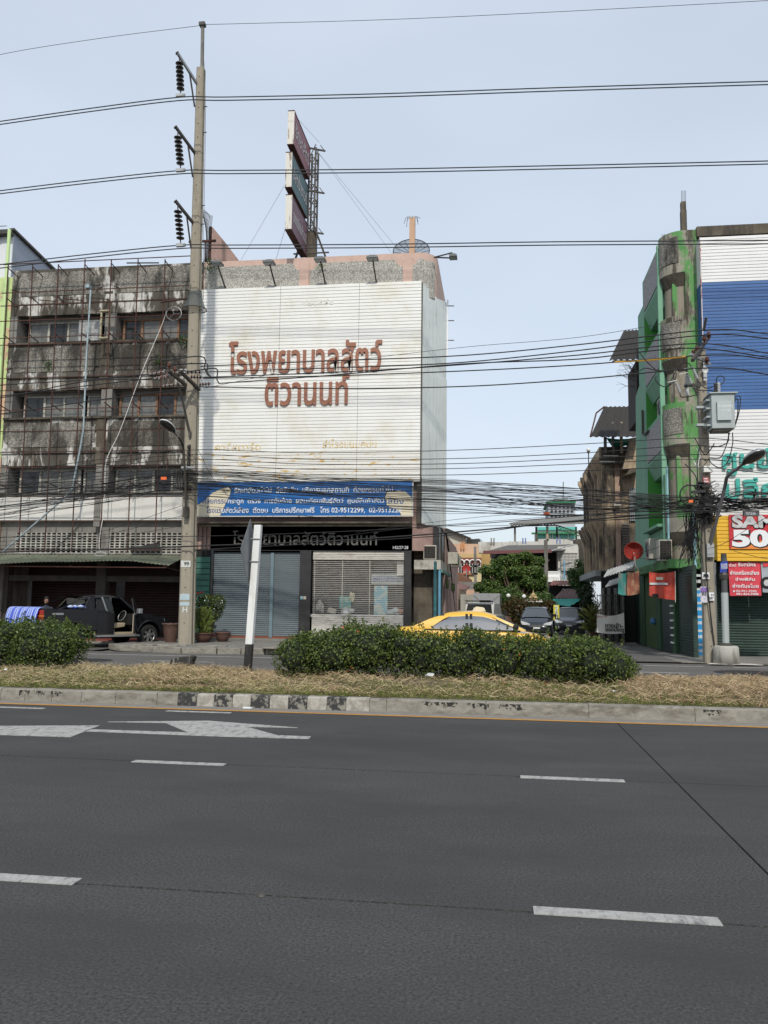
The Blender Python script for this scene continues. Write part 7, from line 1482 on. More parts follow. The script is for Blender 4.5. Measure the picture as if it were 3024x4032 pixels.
MB().box(-2.62, -2.55, -.8, .8, .62, 1.28).build('tailgate', tp_, tk); MB().box(-2.78, -2.6, -.88, .88, .45, .6).build('rear_bumper', steel, tk); MB().box(-2.55, -.6, -.8, .8, .6, .66).build('bed_floor', black, tk); MB().box(-.62, -.55, -.82, .82, .5, 1.3).build('bed_front', tp_, tk)
MB().box(-2.4, 2.3, -.55, .55, .3, .5).build('chassis', black, tk)
# bonnet
m_ = MB(); loft(m_, [[(x, -w, hood(x)), (x, -w*.7, hood(x)+.05), (x, 0, hood(x)+.08), (x, w*.7, hood(x)+.05), (x, w, hood(x))] for x, w in ((.95, .84), (1.3, .86), (1.8, .84), (2.2, .78), (2.45, .62))]); recalc(m_.build('bonnet', tp_, tk, smooth=True)); MB().box(2.4, 2.5, -.7, .7, .5, .92).build('grille', black, tk)
# cab: roof, pillars, glass; the near (right, -y) front door stands open
m_ = MB(); loft(m_, [[(x, -w-.03, z-.06), (x, -w, z), (x, -w*.7, z+.03), (x, 0, z+.04), (x, w*.7, z+.03), (x, w, z), (x, w+.03, z-.06)] for x, w, z in ((-.85, .58, 1.68), (-.6, .62, 1.72), (0, .63, 1.76), (.35, .62, 1.73), (.5, .6, 1.68))]); recalc(m_.build('roof', tp_, tk, smooth=True))
for sd in (-1, 1):
    P_ = lambda x, z: Vector((x, sd*(.88-(z-1.15)*.38 if z > 1.15 else .88), z))
    def pil(name, pts, m_=tp_): MB().prism([P_(x, z) for x, z in pts], (0, -sd*.05, 0)).build(name, m_, tk)
    pil('sail_panel', [(-.9, 1.16), (-1.02, 1.3), (-.72, 1.7), (-.52, 1.72), (-.62, 1.3), (-.6, 1.16)]); pil('sail_panel', [(-1.95, 1.28), (-1.85, 1.28), (-.85, 1.72), (-.95, 1.66)]) 
    pil('chrome_pillar', [(-.16, .5), (-.1, .5), (-.12, 1.2), (-.22, 1.7), (-.27, 1.7), (-.18, 1.2)], rim_s) 
    pil('rear_pillar', [(-.54, 1.15), (-.12, 1.15), (-.14, 1.24), (-.5, 1.26)]); pil('quarter_glass', [(-.56, 1.26), (-.2, 1.24), (-.28, 1.62), (-.46, 1.64)], glass_car)
    pil('a_pillar', [(1.15, 1.14), (1.05, 1.14), (.42, 1.7), (.5, 1.7)])
    if sd > 0: pil('door', [(0, .45), (1.02, .45), (1.04, 1.16), (-.02, 1.16)]); pil('door_glass', [(-.02, 1.17), (1.0, 1.17), (.4, 1.66), (-.12, 1.68)], glass_car)
    else: pil('rear_door', [(-.08, .45), (.14, .45), (.14, 1.16), (-.1, 1.16)]); pil('door_glass', [(-.1, 1.17), (.12, 1.17), (.08, 1.66), (-.2, 1.67)], glass_car); pil('door_edge', [(.12, .45), (.17, .45), (.1, 1.68), (.06, 1.68)], rim_s)
MB().prism([(1.18, -.72, 1.15), (1.18, .72, 1.15), (.5, .56, 1.7), (.5, -.56, 1.7)], (.02, 0, .01)).build('windscreen', cglass, tk)
MB().prism([(-.78, -.6, 1.2), (-.78, .6, 1.2), (-.84, .54, 1.66), (-.84, -.54, 1.66)], (.02, 0, 0)).build('rear_window', cglass, tk)
beige = M('beige_trim', (.34, .28, .2), .8, var=.1, vs=6)
MB().box(-.6, 1.1, -.82, .82, .42, .5).build('cab_floor', beige, tk)
for y in (-.42, .42):
    s_ = MB().prism([(.2, y-.25, .62), (.72, y-.25, .68), (.74, y-.25, .82), (.2, y-.25, .8)], (0, .5, 0)).prism([(.05, y-.24, .7), (.26, y-.24, .7), (.1, y-.24, 1.32), (-.08, y-.24, 1.32)], (0, .48, 0)).build('seat', beige, tk, bevel=.03); MB().box(-.14, 0, y-.13, y+.13, 1.34, 1.5).build('headrest', beige, s_, bevel=.02)
MB().box(.85, 1.1, -.8, .8, .75, 1.14).build('dashboard', black, tk); MB().tube([(.75+.08*math.cos(t), -.42+.19*math.sin(t), 1.06+.17*math.cos(t)) for t in np.linspace(0, 6.283, 21)], .016, 6).build('steering_wheel', steel, tk)
dr_ = thing('open_door', None, None, (1.05, -.88, 0)); dr_.parent = tk; ORG[dr_.name] = Vector((1.05, -.88, 0)); del_ = None
dm_ = MB().box(0, .05, -.98, 0, .46, 1.16).build('door_skin', tp_, None, bevel=.02); dm_.parent = dr_
o = MB().box(-.04, 0, -.95, -.03, .5, 1.14).build('door_lining', beige, None, bevel=.02); o.parent = dr_
o = MB().bar((.02, -.02, 1.16), (-.1, -.45, 1.66), .04).bar((-.1, -.45, 1.66), (-.1, -.85, 1.66), .04).bar((-.1, -.85, 1.66), (.02, -.96, 1.16), .04).build('door_frame', black, None); o.parent = dr_
dr_.rotation_euler = (0, 0, rad(-42)); dr_.name = 'front_door'
MB().box(.95, 1.12, -1.12, -.92, 1.14, 1.32).build('wing_mirror', rim_s, tk, bevel=.03)
MB().box(-2.2, -1.8, -.905, -.9, 1.1, 1.16).build('badge', rim_s, tk)
place(tk, (0, 0, 0), rad(60)); fwp = atz(577, 2545, .0); lo = Vector((wb1*math.cos(rad(60))+.78*math.sin(rad(60)), wb1*math.sin(rad(60))-.78*math.cos(rad(60)), 0))
tk.location = (fwp.x-lo.x, fwp.y-lo.y, .02)
TKM = Matrix.Translation(tk.location) @ Matrix.Rotation(rad(60), 4, 'Z')
# striped cloth over the tailgate and the bed rim
ct = thing('striped_cloth', 'blue and white striped cloth draped over the pickup tailgate', 'cloth', tuple(tk.location)); m_ = MB(); nn = 44; prof = [(-2.3, 1.345), (-2.5, 1.35), (-2.62, 1.34), (-2.7, 1.28), (-2.74, 1.1), (-2.77, .9), (-2.8, .78)]
for i in range(nn+1):
    y = -.94+1.88*i/nn
    for j, (x, z) in enumerate(prof):
        wv_ = .018*math.sin(i*1.1+j*.4)*(j/6); m_.v.append(tuple(TKM @ Vector((x+wv_-.02*(j > 3), y, z+(.0 if j < 5 else .05*math.sin(i*.35))))))
k_ = len(prof)
for i in range(nn):
    for j in range(k_-1): a = i*k_+j; m_.f.append((a, a+1, a+k_+1, a+k_)); m_.m.append(i % 2 if (i*7) % 5 else 0)
cb, cw = M('cloth_blue', (.06, .1, .5), .9, var=.1, vs=8), M('cloth_pale', (.42, .5, .72), .9)
m_.build('cloth', [cb, cw], ct, smooth=True)
m_ = MB(); rg = random.Random(3)
for k in range(9): p = TKM @ Vector((-1.0-rg.random()*.6, -.8+rg.uniform(-.08, .1), 1.33+rg.uniform(0, .05))); m_.lathe([(0, -.05), (.1, -.02), (.12, .02), (0, .06)], p, 7, m=k % 2)
tag(m_.build('crumpled_cloth', [cw, cb], smooth=True), 'crumpled blue and white cloth on the pickup bed rim near the cab', 'cloth')
# ------------------------------------------------------------------ the man behind the truck bed
pc_ = at(183, 2376, 27.6)
def skinned(name, joints, edges, mat, parent, sub=2):
    me = bpy.data.meshes.new(name); me.from_pydata([j[0] for j in joints], edges, []); o = bpy.data.objects.new(name, me); COL.objects.link(o); o.parent = parent
    md = o.modifiers.new('skin', 'SKIN'); md.use_smooth_shade = True
    for i, j in enumerate(joints): r_ = j[1]; me.skin_vertices[0].data[i].radius = r_ if isinstance(r_, tuple) else (r_, r_)
    me.skin_vertices[0].data[0].use_root = True; s_ = o.modifiers.new('sub', 'SUBSURF'); s_.levels = sub; s_.render_levels = sub; me.materials.append(mat); return o
mn = thing('person', 'dark-haired person in a dark shirt standing behind the pickup bed, leaning on it', 'person', (0, 0, 0))
skin_m = M('skin', (.24, .12, .075), .55, spec=.4); shirt = M('dark_shirt', (.03, .035, .05), .9); hair = M('black_hair', (.008, .007, .007), .6)
J = [((0, 0, .88), (.15, .1)), ((0, 0, 1.08), (.13, .095)), ((0, .02, 1.3), (.17, .1)), ((0, .04, 1.4), (.07, .06)), ((0, .06, 1.47), (.05, .05)), ((.19, .03, 1.34), .055), ((.26, .12, 1.12), .042), ((.2, .32, 1.08), .032), ((-.19, .03, 1.34), .055), ((-.26, .12, 1.12), .042), ((-.2, .32, 1.08), .032), ((.09, 0, .84), .085), ((.1, .02, .46), .058), ((.1, -.02, .08), .04), ((.1, .14, .03), .035), ((-.09, 0, .84), .085), ((-.1, .02, .46), .058), ((-.1, -.02, .08), .04), ((-.1, .14, .03), .035)]
skinned('body', J, [(0, 1), (1, 2), (2, 3), (3, 4), (2, 5), (5, 6), (6, 7), (2, 8), (8, 9), (9, 10), (0, 11), (11, 12), (12, 13), (13, 14), (0, 15), (15, 16), (16, 17), (17, 18)], shirt, mn)
for s_ in (-1, 1):    # hands resting: palm and five bent fingers
    m_ = MB(); h0 = Vector((s_*.2, .36, 1.075)); m_.tube([h0-Vector((0, .05, 0)), h0+Vector((0, .03, .005))], [.028, .034], 8)
    for k, l in enumerate((.055, .07, .075, .068)): x = (k-1.5)*.017; m_.tube([h0+Vector((x, .03, 0)), h0+Vector((x*1.1, .03+l*.55, .008)), h0+Vector((x*1.15, .03+l, -.012))], [.009, .008, .006], 6)
    m_.tube([h0+Vector((-s_*.03, -.01, 0)), h0+Vector((-s_*.055, .025, -.005)), h0+Vector((-s_*.05, .05, -.012))], [.011, .01, .007], 6); m_.build('hand', skin_m, mn, smooth=True)
hd = MB(); rings = [(0, -.135, .02), (.045, -.125, .025), (.062, -.1, .012), (.072, -.05, .0), (.078, 0, -.005), (.08, .045, -.01), (.07, .09, -.012), (.045, .118, -.012), (0, .128, -.012)]
hc = Vector((0, .075, 1.6))
for r_, z, yo in rings:
    for j in range(18): t = 2*math.pi*j/18; hd.v.append((hc.x+r_*.95*math.cos(t), hc.y+yo+r_*1.18*math.sin(t), hc.z+z))
for i in range(len(rings)-1):
    for j in range(18): a = i*18+j; b = i*18+(j+1) % 18; hd.f.append((a, b, b+18, a+18)); hd.m.append(0)
head = hd.build('head', skin_m, mn, smooth=True)
yf = hc.y+.085
MB().prism([(-.012, yf, hc.z-.03), (.012, yf, hc.z-.03), (.006, yf-.005, hc.z+.02), (-.006, yf-.005, hc.z+.02)], (0, .022, -.004)).build('nose', skin_m, head)
for s_ in (-1, 1): MB().lathe([(0, -.006), (.012, 0), (0, .006)], (s_*.03, yf+.002, hc.z+.012), 8, axis='Y').build('eye', M('eye_white', (.6, .58, .55), .3) if 'eye_white' not in MATS else MATS['eye_white'], head); MB().lathe([(0, .004), (.006, 0)], (s_*.03, yf+.006, hc.z+.012), 6, axis='Y').build('pupil', black, head); MB().bar((s_*.016, yf+.004, hc.z+.033), (s_*.045, yf-.004, hc.z+.033), .006).build('eyebrow', hair, head); MB().lathe([(0, -.03), (.012, 0), (0, .03)], (s_*.082, hc.y-.01, hc.z), 6).build('ear', skin_m, head)
MB().bar((-.022, yf-.0, hc.z-.062), (.022, yf-.0, hc.z-.062), .01, .008).build('mouth', M('lips', (.2, .07, .06), .5), head)
hm_ = MB(); 
for r_, z in ((.084, -.03), (.09, .02), (.09, .07), (.075, .115), (.04, .14), (0, .145)):
    for j in range(18):
        t = 2*math.pi*j/18; f_ = max(0, math.sin(t)); zz_ = z+(.095*f_**1.5 if z < .05 else 0); hm_.v.append((hc.x+r_*.97*math.cos(t), hc.y-.014+r_*1.15*math.sin(t), hc.z+min(zz_, .12 if z < .1 else z)))
for i in range(5):
    for j in range(18): a = i*18+j; b = i*18+(j+1) % 18; hm_.f.append((a, b, b+18, a+18)); hm_.m.append(0)
hm_.build('hair', hair, head, smooth=True)
place(mn, (pc_.x, 27.6, pc_.z-1.6), rad(-150)); mn.location.z = max(-.02, mn.location.z)
# ------------------------------------------------------------------ pots and plants by the pole
def pot(x, y, r_, h_, label): return tag(MB().lathe([(0, 0), (r_*.6, 0), (r_*.95, h_*.6), (r_, h_*.85), (r_*1.12, h_*.92), (r_*1.12, h_), (r_*.95, h_), (r_*.9, h_*.8)], (x, y, .17), 24).build('clay_pot', terracotta, smooth=True), label, 'plant pot')
q = at(662, 2545, 28.4); m_ = MB(); n = 40
prof = [(.3, 0), (.42, .35), (.5, .62), (.52, .74), (.6, .78), (.6, .82), (.52, .8), (.48, .7)]
for r_, z in prof:
    for j in range(n): t = 2*math.pi*j/n; sc2 = 1+(.03*math.sin(t*10) if r_ > .55 else 0); m_.v.append((q.x+r_*.55*sc2*math.cos(t), 28.6+r_*.55*sc2*math.sin(t), z+.02+(.012*math.sin(t*10) if r_ > .55 else 0)))
for i in range(len(prof)-1):
    for j in range(n): a = i*n+j; b = i*n+(j+1) % n; m_.f.append((a, b, b+n, a+n)); m_.m.append(0)
tag(m_.build('clay_pot', M('brown_glaze', (.09, .05, .038), .5, var=.15, vs=5), smooth=True), 'large brown clay basin with a scalloped rim between the pickup and the tall pole', 'pot')
pa, pb_ = at(*H2(150, 990), 29.0), at(*H2(262, 975), 29.4)
pot(pa.x, 29.0, .34, .34, 'low brown pot at the foot of the bushy plant beside the tall pole'); pot(pb_.x, 29.4, .26, .36, 'dark brown pot standing right of the bushy plant'); pot(pa.x+.55, 29.5, .24, .34, 'small clay pot behind the bushy plant')
bs2 = thing('flowering_shrub', 'dark green shrub dotted with small white flowers beside the tall pole', 'shrub', (at(*H2(190, 980), 29.6).x, 29.6, .3)); rg = random.Random(9); L_ = []
for k in range(20): c = at(*H2(rg.uniform(85, 255), rg.uniform(765, 940)), 29.6); L_.append((c.x, 29.6+rg.uniform(-.2, .2), c.z, .26, .25, .27))
P, N_ = shells(L_, 2600, 5, .5); o = cloud('foliage', P, N_, .035, leaf_h, bs2, .8, .4, 5); o['kind'] = 'stuff'
k = np.random.default_rng(1).random(len(P)) < .035; k &= P[:, 2] > 1.25; o = cloud('white_flowers', P[k]+np.array([0, -.04, 0]), N_[k], .022, white_print, bs2, .5, .8, 2); o['kind'] = 'stuff'
m_ = MB()
for l in L_: m_.tube([(bs2.location.x, 29.6, .3), l[:3]], [.02, .008], 5)
m_.build('stem', bark, bs2)
bs3 = thing('broad_leaf_plant', 'yellow-green broad-leaved potted plant in front of the flowering shrub', 'plant', (pa.x, 28.9, .4)); m_ = MB()
for k in range(420):
    t = R.uniform(0, 6.28); e = R.uniform(.3, 1.45); z0 = R.uniform(.4, 1.3); rr_ = R.uniform(.0, .3); p = Vector((pa.x-.05+rr_*math.cos(t), 28.9+rr_*.6*math.sin(t), z0)); d = Vector((math.cos(t)*math.cos(e), math.sin(t)*math.cos(e), math.sin(e))); l = R.uniform(.16, .3); s_ = d.cross(Vector((R.random(), R.random(), 1))).normalized()*l*.16
    m_.face([p, p+d*l*.4-s_, p+d*l-Vector((0, 0, .02)), p+d*l*.4+s_])
m_.build('leaves', leaf_y, bs3)
for k in range(4): MB().tube([(pa.x+R.uniform(-.15, .15), 28.9, .4), (pa.x+R.uniform(-.25, .25), 28.9+R.uniform(-.1, .1), 1.2)], .012, 5).build('stem', bark, bs3)
for k, (X, Y) in enumerate(((118, 722), (140, 718), (165, 742), (188, 745))):
    c = at(*H2(X, Y), 29.9); tag(MB().lathe([(0, -.04), (.05, 0), (.06, .05), (0, .03)], c, 8).build('red_flower', M('flower_red', (.5, .03, .015), .6) if 'flower_red' not in MATS else MATS['flower_red']), 'red bloom standing above the flowering shrub', 'flower', 'red blooms above the shrub')
# ================================================================== TALL POWER POLE (left)
TP = thing('tall_power_pole', 'tall tapered concrete power pole with three insulator arms in front of the hospital', 'power pole', (-10.68, 27.6, .17))
b0 = at(725, 2535, 27.6); b1 = at(792, 272, 27.6); xb_, xt_ = -10.6, b1.x
# I-shaped section, wider face to the road
def ishape(cx_, w_, d_, z): f_ = w_/2; g_ = d_/2; c_ = w_*.16; return [(cx_-f_+c_, 27.6-g_, z), (cx_+f_-c_, 27.6-g_, z), (cx_+f_, 27.6-g_+c_, z), (cx_+f_, 27.6-g_*.35, z), (cx_+f_*.75, 27.6-g_*.2, z), (cx_+f_*.75, 27.6+g_*.2, z), (cx_+f_, 27.6+g_*.35, z), (cx_+f_, 27.6+g_-c_, z), (cx_+f_-c_, 27.6+g_, z), (cx_-f_+c_, 27.6+g_, z), (cx_-f_, 27.6+g_-c_, z), (cx_-f_, 27.6+g_*.35, z), (cx_-f_*.75, 27.6+g_*.2, z), (cx_-f_*.75, 27.6-g_*.2, z), (cx_-f_, 27.6-g_*.35, z), (cx_-f_, 27.6-g_+c_, z)]
m_ = MB(); zs_ = [.05, 5, 10, 15, b1.z]; rr = [ishape(xb_+(xt_-xb_)*(z/b1.z), .47-.2*z/b1.z, .5-.2*z/b1.z, z) for z in zs_]; rr = [r_+[r_[0]] for r_ in rr]; loft(m_, rr); m_.f.append(tuple(range(4*17, 4*17+16))); m_.m.append(0)
recalc(m_.build('shaft', conc_pole, TP)); px_ = lambda z: xb_+(xt_-xb_)*(z/b1.z); pf = lambda z: 27.6-(.25-.1*z/b1.z)
m_ = MB()
for k in range(34):
    z = .9+k*.6+R.uniform(-.05, .05); m_.lathe([(0, -.004), (.022, -.004)], (px_(z), pf(z), z), 8, axis='Y')
m_.build('bolt_holes', black, TP)['kind'] = 'stuff'
def ppl(X, Y): return at(X, Y, 27.6)
sp0 = at(600+457/2.328, 50+510/2.328, 27.6); spt = at(600+462/2.328, 50+100/2.328, 27.6)
MB().bar((sp0.x, 27.6, sp0.z-.4), (spt.x, 27.6, spt.z), .1).build('spire_bar', plaster_g, TP); MB().box(spt.x-.12, spt.x+.1, 27.5, 27.7, spt.z-.1, spt.z+.02).build('wire_clamp', dark_steel, TP)
arms = []
for k, (y0, y1) in enumerate(((370, 640), (1050, 1280), (1730, 1920))):
    YA = 26.15; a = at(600+(230 if k == 0 else 215)/2.328, 50+y0/2.328, YA); rz_ = at(600+(398 if k == 0 else (378 if k == 1 else 360))/2.328, 50+y1/2.328, 27.4)
    ar = MB().bar((px_(rz_.z)-.1, 27.45, rz_.z), a, .07, .1).build('arm', steel if k == 0 else dark_steel, TP); dz_ = 1.05
    MB().bar((px_(rz_.z)-.12, 27.4, rz_.z-.95), a.lerp(Vector((px_(rz_.z)-.1, 27.45, rz_.z)), .62), .045).build('brace', dark_steel, TP); MB().bar(a-Vector((.06, .0, .02)), a+Vector((.02, .03, .05)), .12, .03).build('arm_tip', dark_steel, TP)
    top_ = a+Vector((.03, .12, -.18)); isx = .1 if k == 0 else .16
    ins = MB().tube([top_+Vector((0, 0, .14)), top_, top_+Vector((isx, 0, -1.3))], .022, 6).build('insulator_string', dark_steel, TP)
    for q in range(7): c_ = top_+Vector((isx*(q+.5)/7.6, 0, -.12-q*.158)); MB().lathe([(0, .055), (.035, .05), (.05, .02), (.135, -.01), (.138, -.03), (.06, -.045), (0, -.05)], c_, 18).build('insulator_disc', insul_d, ins, smooth=True)
    e_ = top_+Vector((isx, 0, -1.34)); MB().box(e_.x-.16, e_.x+.16, e_.y-.05, e_.y+.05, e_.z-.05, e_.z+.05).box(e_.x-.12, e_.x+.14, e_.y-.14, e_.y-.04, e_.z-.1, e_.z-.02).build('cable_clamp', steel, TP); arms.append(e_)
MB().tube([(spt.x+.05, 27.55, spt.z-.8), (spt.x+.2, 27.5, spt.z-2.2), (px_(19)+.22, 27.6, 19), (px_(15)+.25, 27.6, 15), (px_(12)+.3, 27.6, 12.3)], .008, 4).build('earth_wire', dark_steel, TP)
for z in (19.6, 18.6, 15.8, 15.1, 12.6, 11.9): MB().tube([(px_(z)+.1, 27.6, z), (px_(z)+.27, 27.6, z)], .018, 5).build('step_bolt', dark_steel, TP)
# mesh guard (animal skirt)
gt, gb = at(*L1(1575, 605), 27.6), at(*L1(1560, 745), 27.6); m_ = MB()
for s_, r0, r1 in ((0, .24, .42),):
    pr_ = [(r0+(r1-r0)*(t**2.2), gt.z+(gb.z-gt.z)*t) for t in (0, .25, .5, .75, 1)]; m_.lathe(pr_, (px_(gt.z)+.0, 27.6, 0), 20)
gm_ = M('mesh_guard', (.08, .1, .1), .7, alpha=.55); m_.build('mesh_guard', gm_, TP); MB().tube([(px_(gt.z)+.42*math.cos(t), 27.6+.42*math.sin(t), gb.z) for t in np.linspace(0, 6.283, 25)], .015, 5).build('guard_rim', dark_steel, TP)
# painted marks
def ppl2(X0, Y0, X1, Y1): a = at(*L2(X0, Y1), 27.36); b = at(*L2(X1, Y0), 27.36); return a.x, b.x, a.z, b.z
pwm = M('pole_paint_white', (.55, .56, .54), .7, dirt=.3, dcol=(.3, .28, .24), dscale=(8, 8, 8)); pbm = M('pole_paint_pale_blue', (.38, .48, .52), .7, dirt=.3, dcol=(.3, .28, .24), dscale=(8, 8, 8))
for (r_, m2) in (((1426, 1128, 1511, 1178), pwm), ((1415, 1393, 1501, 1440), pbm), ((1413, 1458, 1499, 1486), pbm)):
    a = ppl2(*r_); w_ = .36; cxp = px_((a[2]+a[3])/2); yy_ = pf(a[2])-.004; MB().box(cxp-.17, cxp+.17, yy_-.004, yy_+.01, a[2], a[3]).build('painted_band', m2, TP)
a = ppl2(1450, 1138, 1492, 1168); zc_ = a[2]; text('99', 'painted_number', M('pole_black', (.02, .02, .02), .7), TP, px_(zc_)-.06, px_(zc_)+.12, a[2], a[3], pf(zc_)-.012, bold=.03); a = ppl2(1438, 1495, 1475, 1540); text('H', 'painted_letter', pwm, TP, px_(a[2])-.07, px_(a[2])+.1, a[2], a[3], pf(a[2])-.008, bold=.02)
# crossarms with pin insulators at 10 m
def disc_string(root, p0, p1, n, m_, r_=.07):
    p0, p1 = Vector(p0), Vector(p1); d = (p1-p0); s_ = MB().tube([p0, p1], .03, 6).build('strain_insulator', steel, root)
    q_ = d.normalized().to_track_quat('Z', 'Y').to_matrix()
    for k in range(n):
        c_ = p0+d*((k+.6)/(n+.3)); b_ = MB().lathe([(0, .03), (.03, .03), (r_, 0), (r_*.95, -.012), (.03, -.02), (0, -.03)], (0, 0, 0), 12); b_.v = [tuple(c_+q_ @ Vector(v)) for v in b_.v]; b_.build('insulator_disc', m_, s_, smooth=True)
def pin(root, c_, m_, s_=1.): c_ = Vector(c_); MB().lathe([(.02, -.14), (.03, -.05), (.075, -.04), (.05, .0), (.07, .02), (.045, .05), (.06, .07), (.04, .1), (0, .11)], c_, 14).build('pin_insulator', m_, root, smooth=True)
v3 = lambda x, y: (560+x/2.95, 1350+y/2.95)
ca = MB().bar(at(*v3(300, 320), 26.2), at(*v3(515, 500), 27.5), .1, .09).bar(at(*v3(435, 325), 26.3), at(*v3(665, 545), 27.6), .1, .09).build('crossarm', dark_steel, TP)
MB().tube([at(*v3(415, 470), 26.6), at(*v3(465, 650), 26.9), at(*v3(545, 1020), 27.32)], .045, 6).build('arm_brace', dark_steel, TP); a = at(*v3(552, 1060), 27.3); MB().box(a.x-.04, a.x+.04, 27.28, 27.36, a.z-.1, a.z+.1).build('brace_bracket', dark_steel, TP)
pin(TP, at(*v3(312, 262), 26.2), insul_b); pin(TP, at(*v3(380, 310), 26.3), insul_b)
for (x0, y0, x1, y1) in ((85, 365, 255, 335), (140, 415, 330, 370), (190, 420, 330, 385), (240, 500, 400, 480)): disc_string(TP, at(*v3(x0, y0), 26.4), at(*v3(x1, y1), 26.4), 3, insul_b)
for (x0, y0, x1, y1, Y) in ((505, 345, 700, 335, 26.5), (555, 395, 700, 400, 26.7), (655, 485, 795, 475, 27.3)): disc_string(TP, at(*v3(x0, y0), Y), at(*v3(x1, y1), Y), 4, insul_b)
for pts in ([(60, 350), (65, 250), (110, 195), (300, 200), (530, 165), (690, 160), (735, 210), (720, 290), (760, 350), (800, 400)], [(165, 340), (220, 290), (400, 250), (690, 240), (760, 255), (750, 350), (790, 395)], [(380, 310), (550, 330), (700, 310), (830, 295), (875, 320), (868, 420), (890, 465)]):
    tag(MB().tube(smooth_path([at(*v3(*p), 26.4) for p in pts], 5), .022, 6).build('jumper_cable', rubber), {165: 'highest', 195: 'highest'}.get(0, {3: 'x'}.get(0, '')) + ['upper', 'middle', 'lower'][[10, 7].index(len(pts)) if len(pts) == 10 and pts[0][0] == 60 else (1 if len(pts) == 7 and pts[0][0] == 165 else 2)]+' black jumper loop bending round the tall pole at its crossarm', 'cable')
# low-voltage rack and brackets
for k, Y in enumerate((1210, 1270, 1335, 1385, 1415)):
    a = at(*v3(538, Y), 27.25); m_ = MB().lathe([(0, -.06), (.05, -.05), (.06, -.03), (.035, 0), (.06, .03), (.05, .05), (0, .06)], (a.x, 27.25, a.z), 12).build('spool_insulator', insul_d, TP, smooth=True)
a = at(*v3(538, 1430), 27.3); b = at(*v3(538, 1180), 27.3); MB().box(a.x-.03, a.x+.03, 27.3, 27.36, a.z, b.z).build('rack', dark_steel, TP)
for Y, X0, X1 in ((1445, 450, 610), (1525, 380, 650), (1680, 380, 560)): a = at(*v3(X0, Y), 27.2); b = at(*v3(X1, Y+8), 27.2); MB().bar((a.x, 27.25, a.z), (b.x, 27.25, a.z), .07).build('cable_bracket', steel if Y == 1445 else dark_steel, TP)
for X in (400, 430, 455): a = at(*v3(X, 1470), 27.1); b = at(*v3(X+5, 1680), 27.1); MB().bar(a, b, .04).build('hanger', dark_steel, TP)
# street lamp on the pole
def lamp_head(root, tip, dirv, L_, w_, shell, lens):
    """cobra head: a lofted shell along dirv, glass below"""
    tip = Vector(tip); d = Vector(dirv).normalized(); s_ = d.cross(Vector((0, 0, 1))).normalized(); u_ = s_.cross(d); m_ = MB(); lm_ = MB(); prof = [(0, .1, .06), (.18, .16, .1), (.3, .5, .2), (.45, .85, .26), (.7, 1.0, .3), (.9, .85, .24), (1, .45, .12), (1.02, .1, .03)]
    R1 = [[tip+d*(t*L_)+s_*(w_/2*w2*math.cos(a))+u_*(w_*h_*math.sin(a)) for a in np.linspace(0, math.pi, 11)] for t, w2, h_ in prof]; loft(m_, R1); o = recalc(m_.build('lamp_housing', shell, root, smooth=True)); o.modifiers.new('t', 'SOLIDIFY').thickness = .01
    R2 = [[tip+d*(t*L_)+s_*(w_/2*w2*.93*math.cos(a))+u_*(-w_*h_*(.75 if t > .3 else .5)*math.sin(a)) for a in np.linspace(0, math.pi, 9)] for t, w2, h_ in prof]; loft(lm_, R2); recalc(lm_.build('lamp_lens', lens, root, smooth=True))
lens_m = M('sooty_lens', (.03, .03, .028), .25, var=.3, vs=12); shell_w = M('lamp_shell_white', (.55, .56, .56), .45, dirt=.3, dcol=(.3, .28, .25), dscale=(6, 6, 6)); shell_s = M('lamp_shell_silver', (.36, .36, .37), .35, .7)
LPm = thing('street_lamp', 'white-topped cobra-head street lamp on a bent arm clamped to the tall pole', 'street lamp', at(*v3(508, 1990), 27.1), 'street lamps with curved arms')
pth = [at(*v3(505, 2010), 27.15), at(*v3(500, 1600), 26.9), at(*v3(480, 1250), 26.6), at(*v3(465, 1170), 26.4), at(*v3(420, 1090), 26.1)]
MB().tube(smooth_path(pth, 4), .04, 8).build('arm', dark_steel, LPm); a = at(*v3(508, 1965), 27.2); MB().box(a.x-.08, a.x+.08, 27.12, 27.3, a.z-.18, a.z+.18).build('clamp_box', dark_steel, LPm)
t0 = at(*v3(410, 1080), 26.05); t1 = at(*v3(228, 900), 25.2); lamp_head(LPm, t0, t1-t0, (t1-t0).length, .42, shell_w, lens_m)
# ================================================================== SHORT POLE WITH TRANSFORMER (right)
SP2 = thing('transformer_pole', 'short concrete pole crowded with cables, fuses and a grey transformer', 'power pole', (6.0, 25.8, 0)); YP = 25.8
g2 = lambda X, Y, Yp=YP: at(*G2(X, Y), Yp); vv = lambda X, Y, Yp=YP: at(*VV(X, Y), Yp)
tz_ = at(*VV(795, 340), YP); bz_ = at(2280+1090/2.106, 1650+2030/2.106, YP); zt_ = tz_.z; xp0, xp1 = bz_.x, tz_.x+.04
sx_ = lambda z: xp0+(xp1-xp0)*z/zt_
m_ = MB(); 
def rsq(z): w_ = .36-.14*z/zt_; c_ = .04; x = sx_(z); return [(x-w_/2+c_, YP-w_/2, z), (x+w_/2-c_, YP-w_/2, z), (x+w_/2, YP-w_/2+c_, z), (x+w_/2, YP+w_/2-c_, z), (x+w_/2-c_, YP+w_/2, z), (x-w_/2+c_, YP+w_/2, z), (x-w_/2, YP+w_/2-c_, z), (x-w_/2, YP-w_/2+c_, z), (x-w_/2+c_, YP-w_/2, z)]
loft(m_, [rsq(z) for z in (0, 3, 6, zt_)]); m_.f.append(tuple(range(27, 35))); m_.m.append(0); recalc(m_.build('shaft', conc_pole, SP2))
m_ = MB()
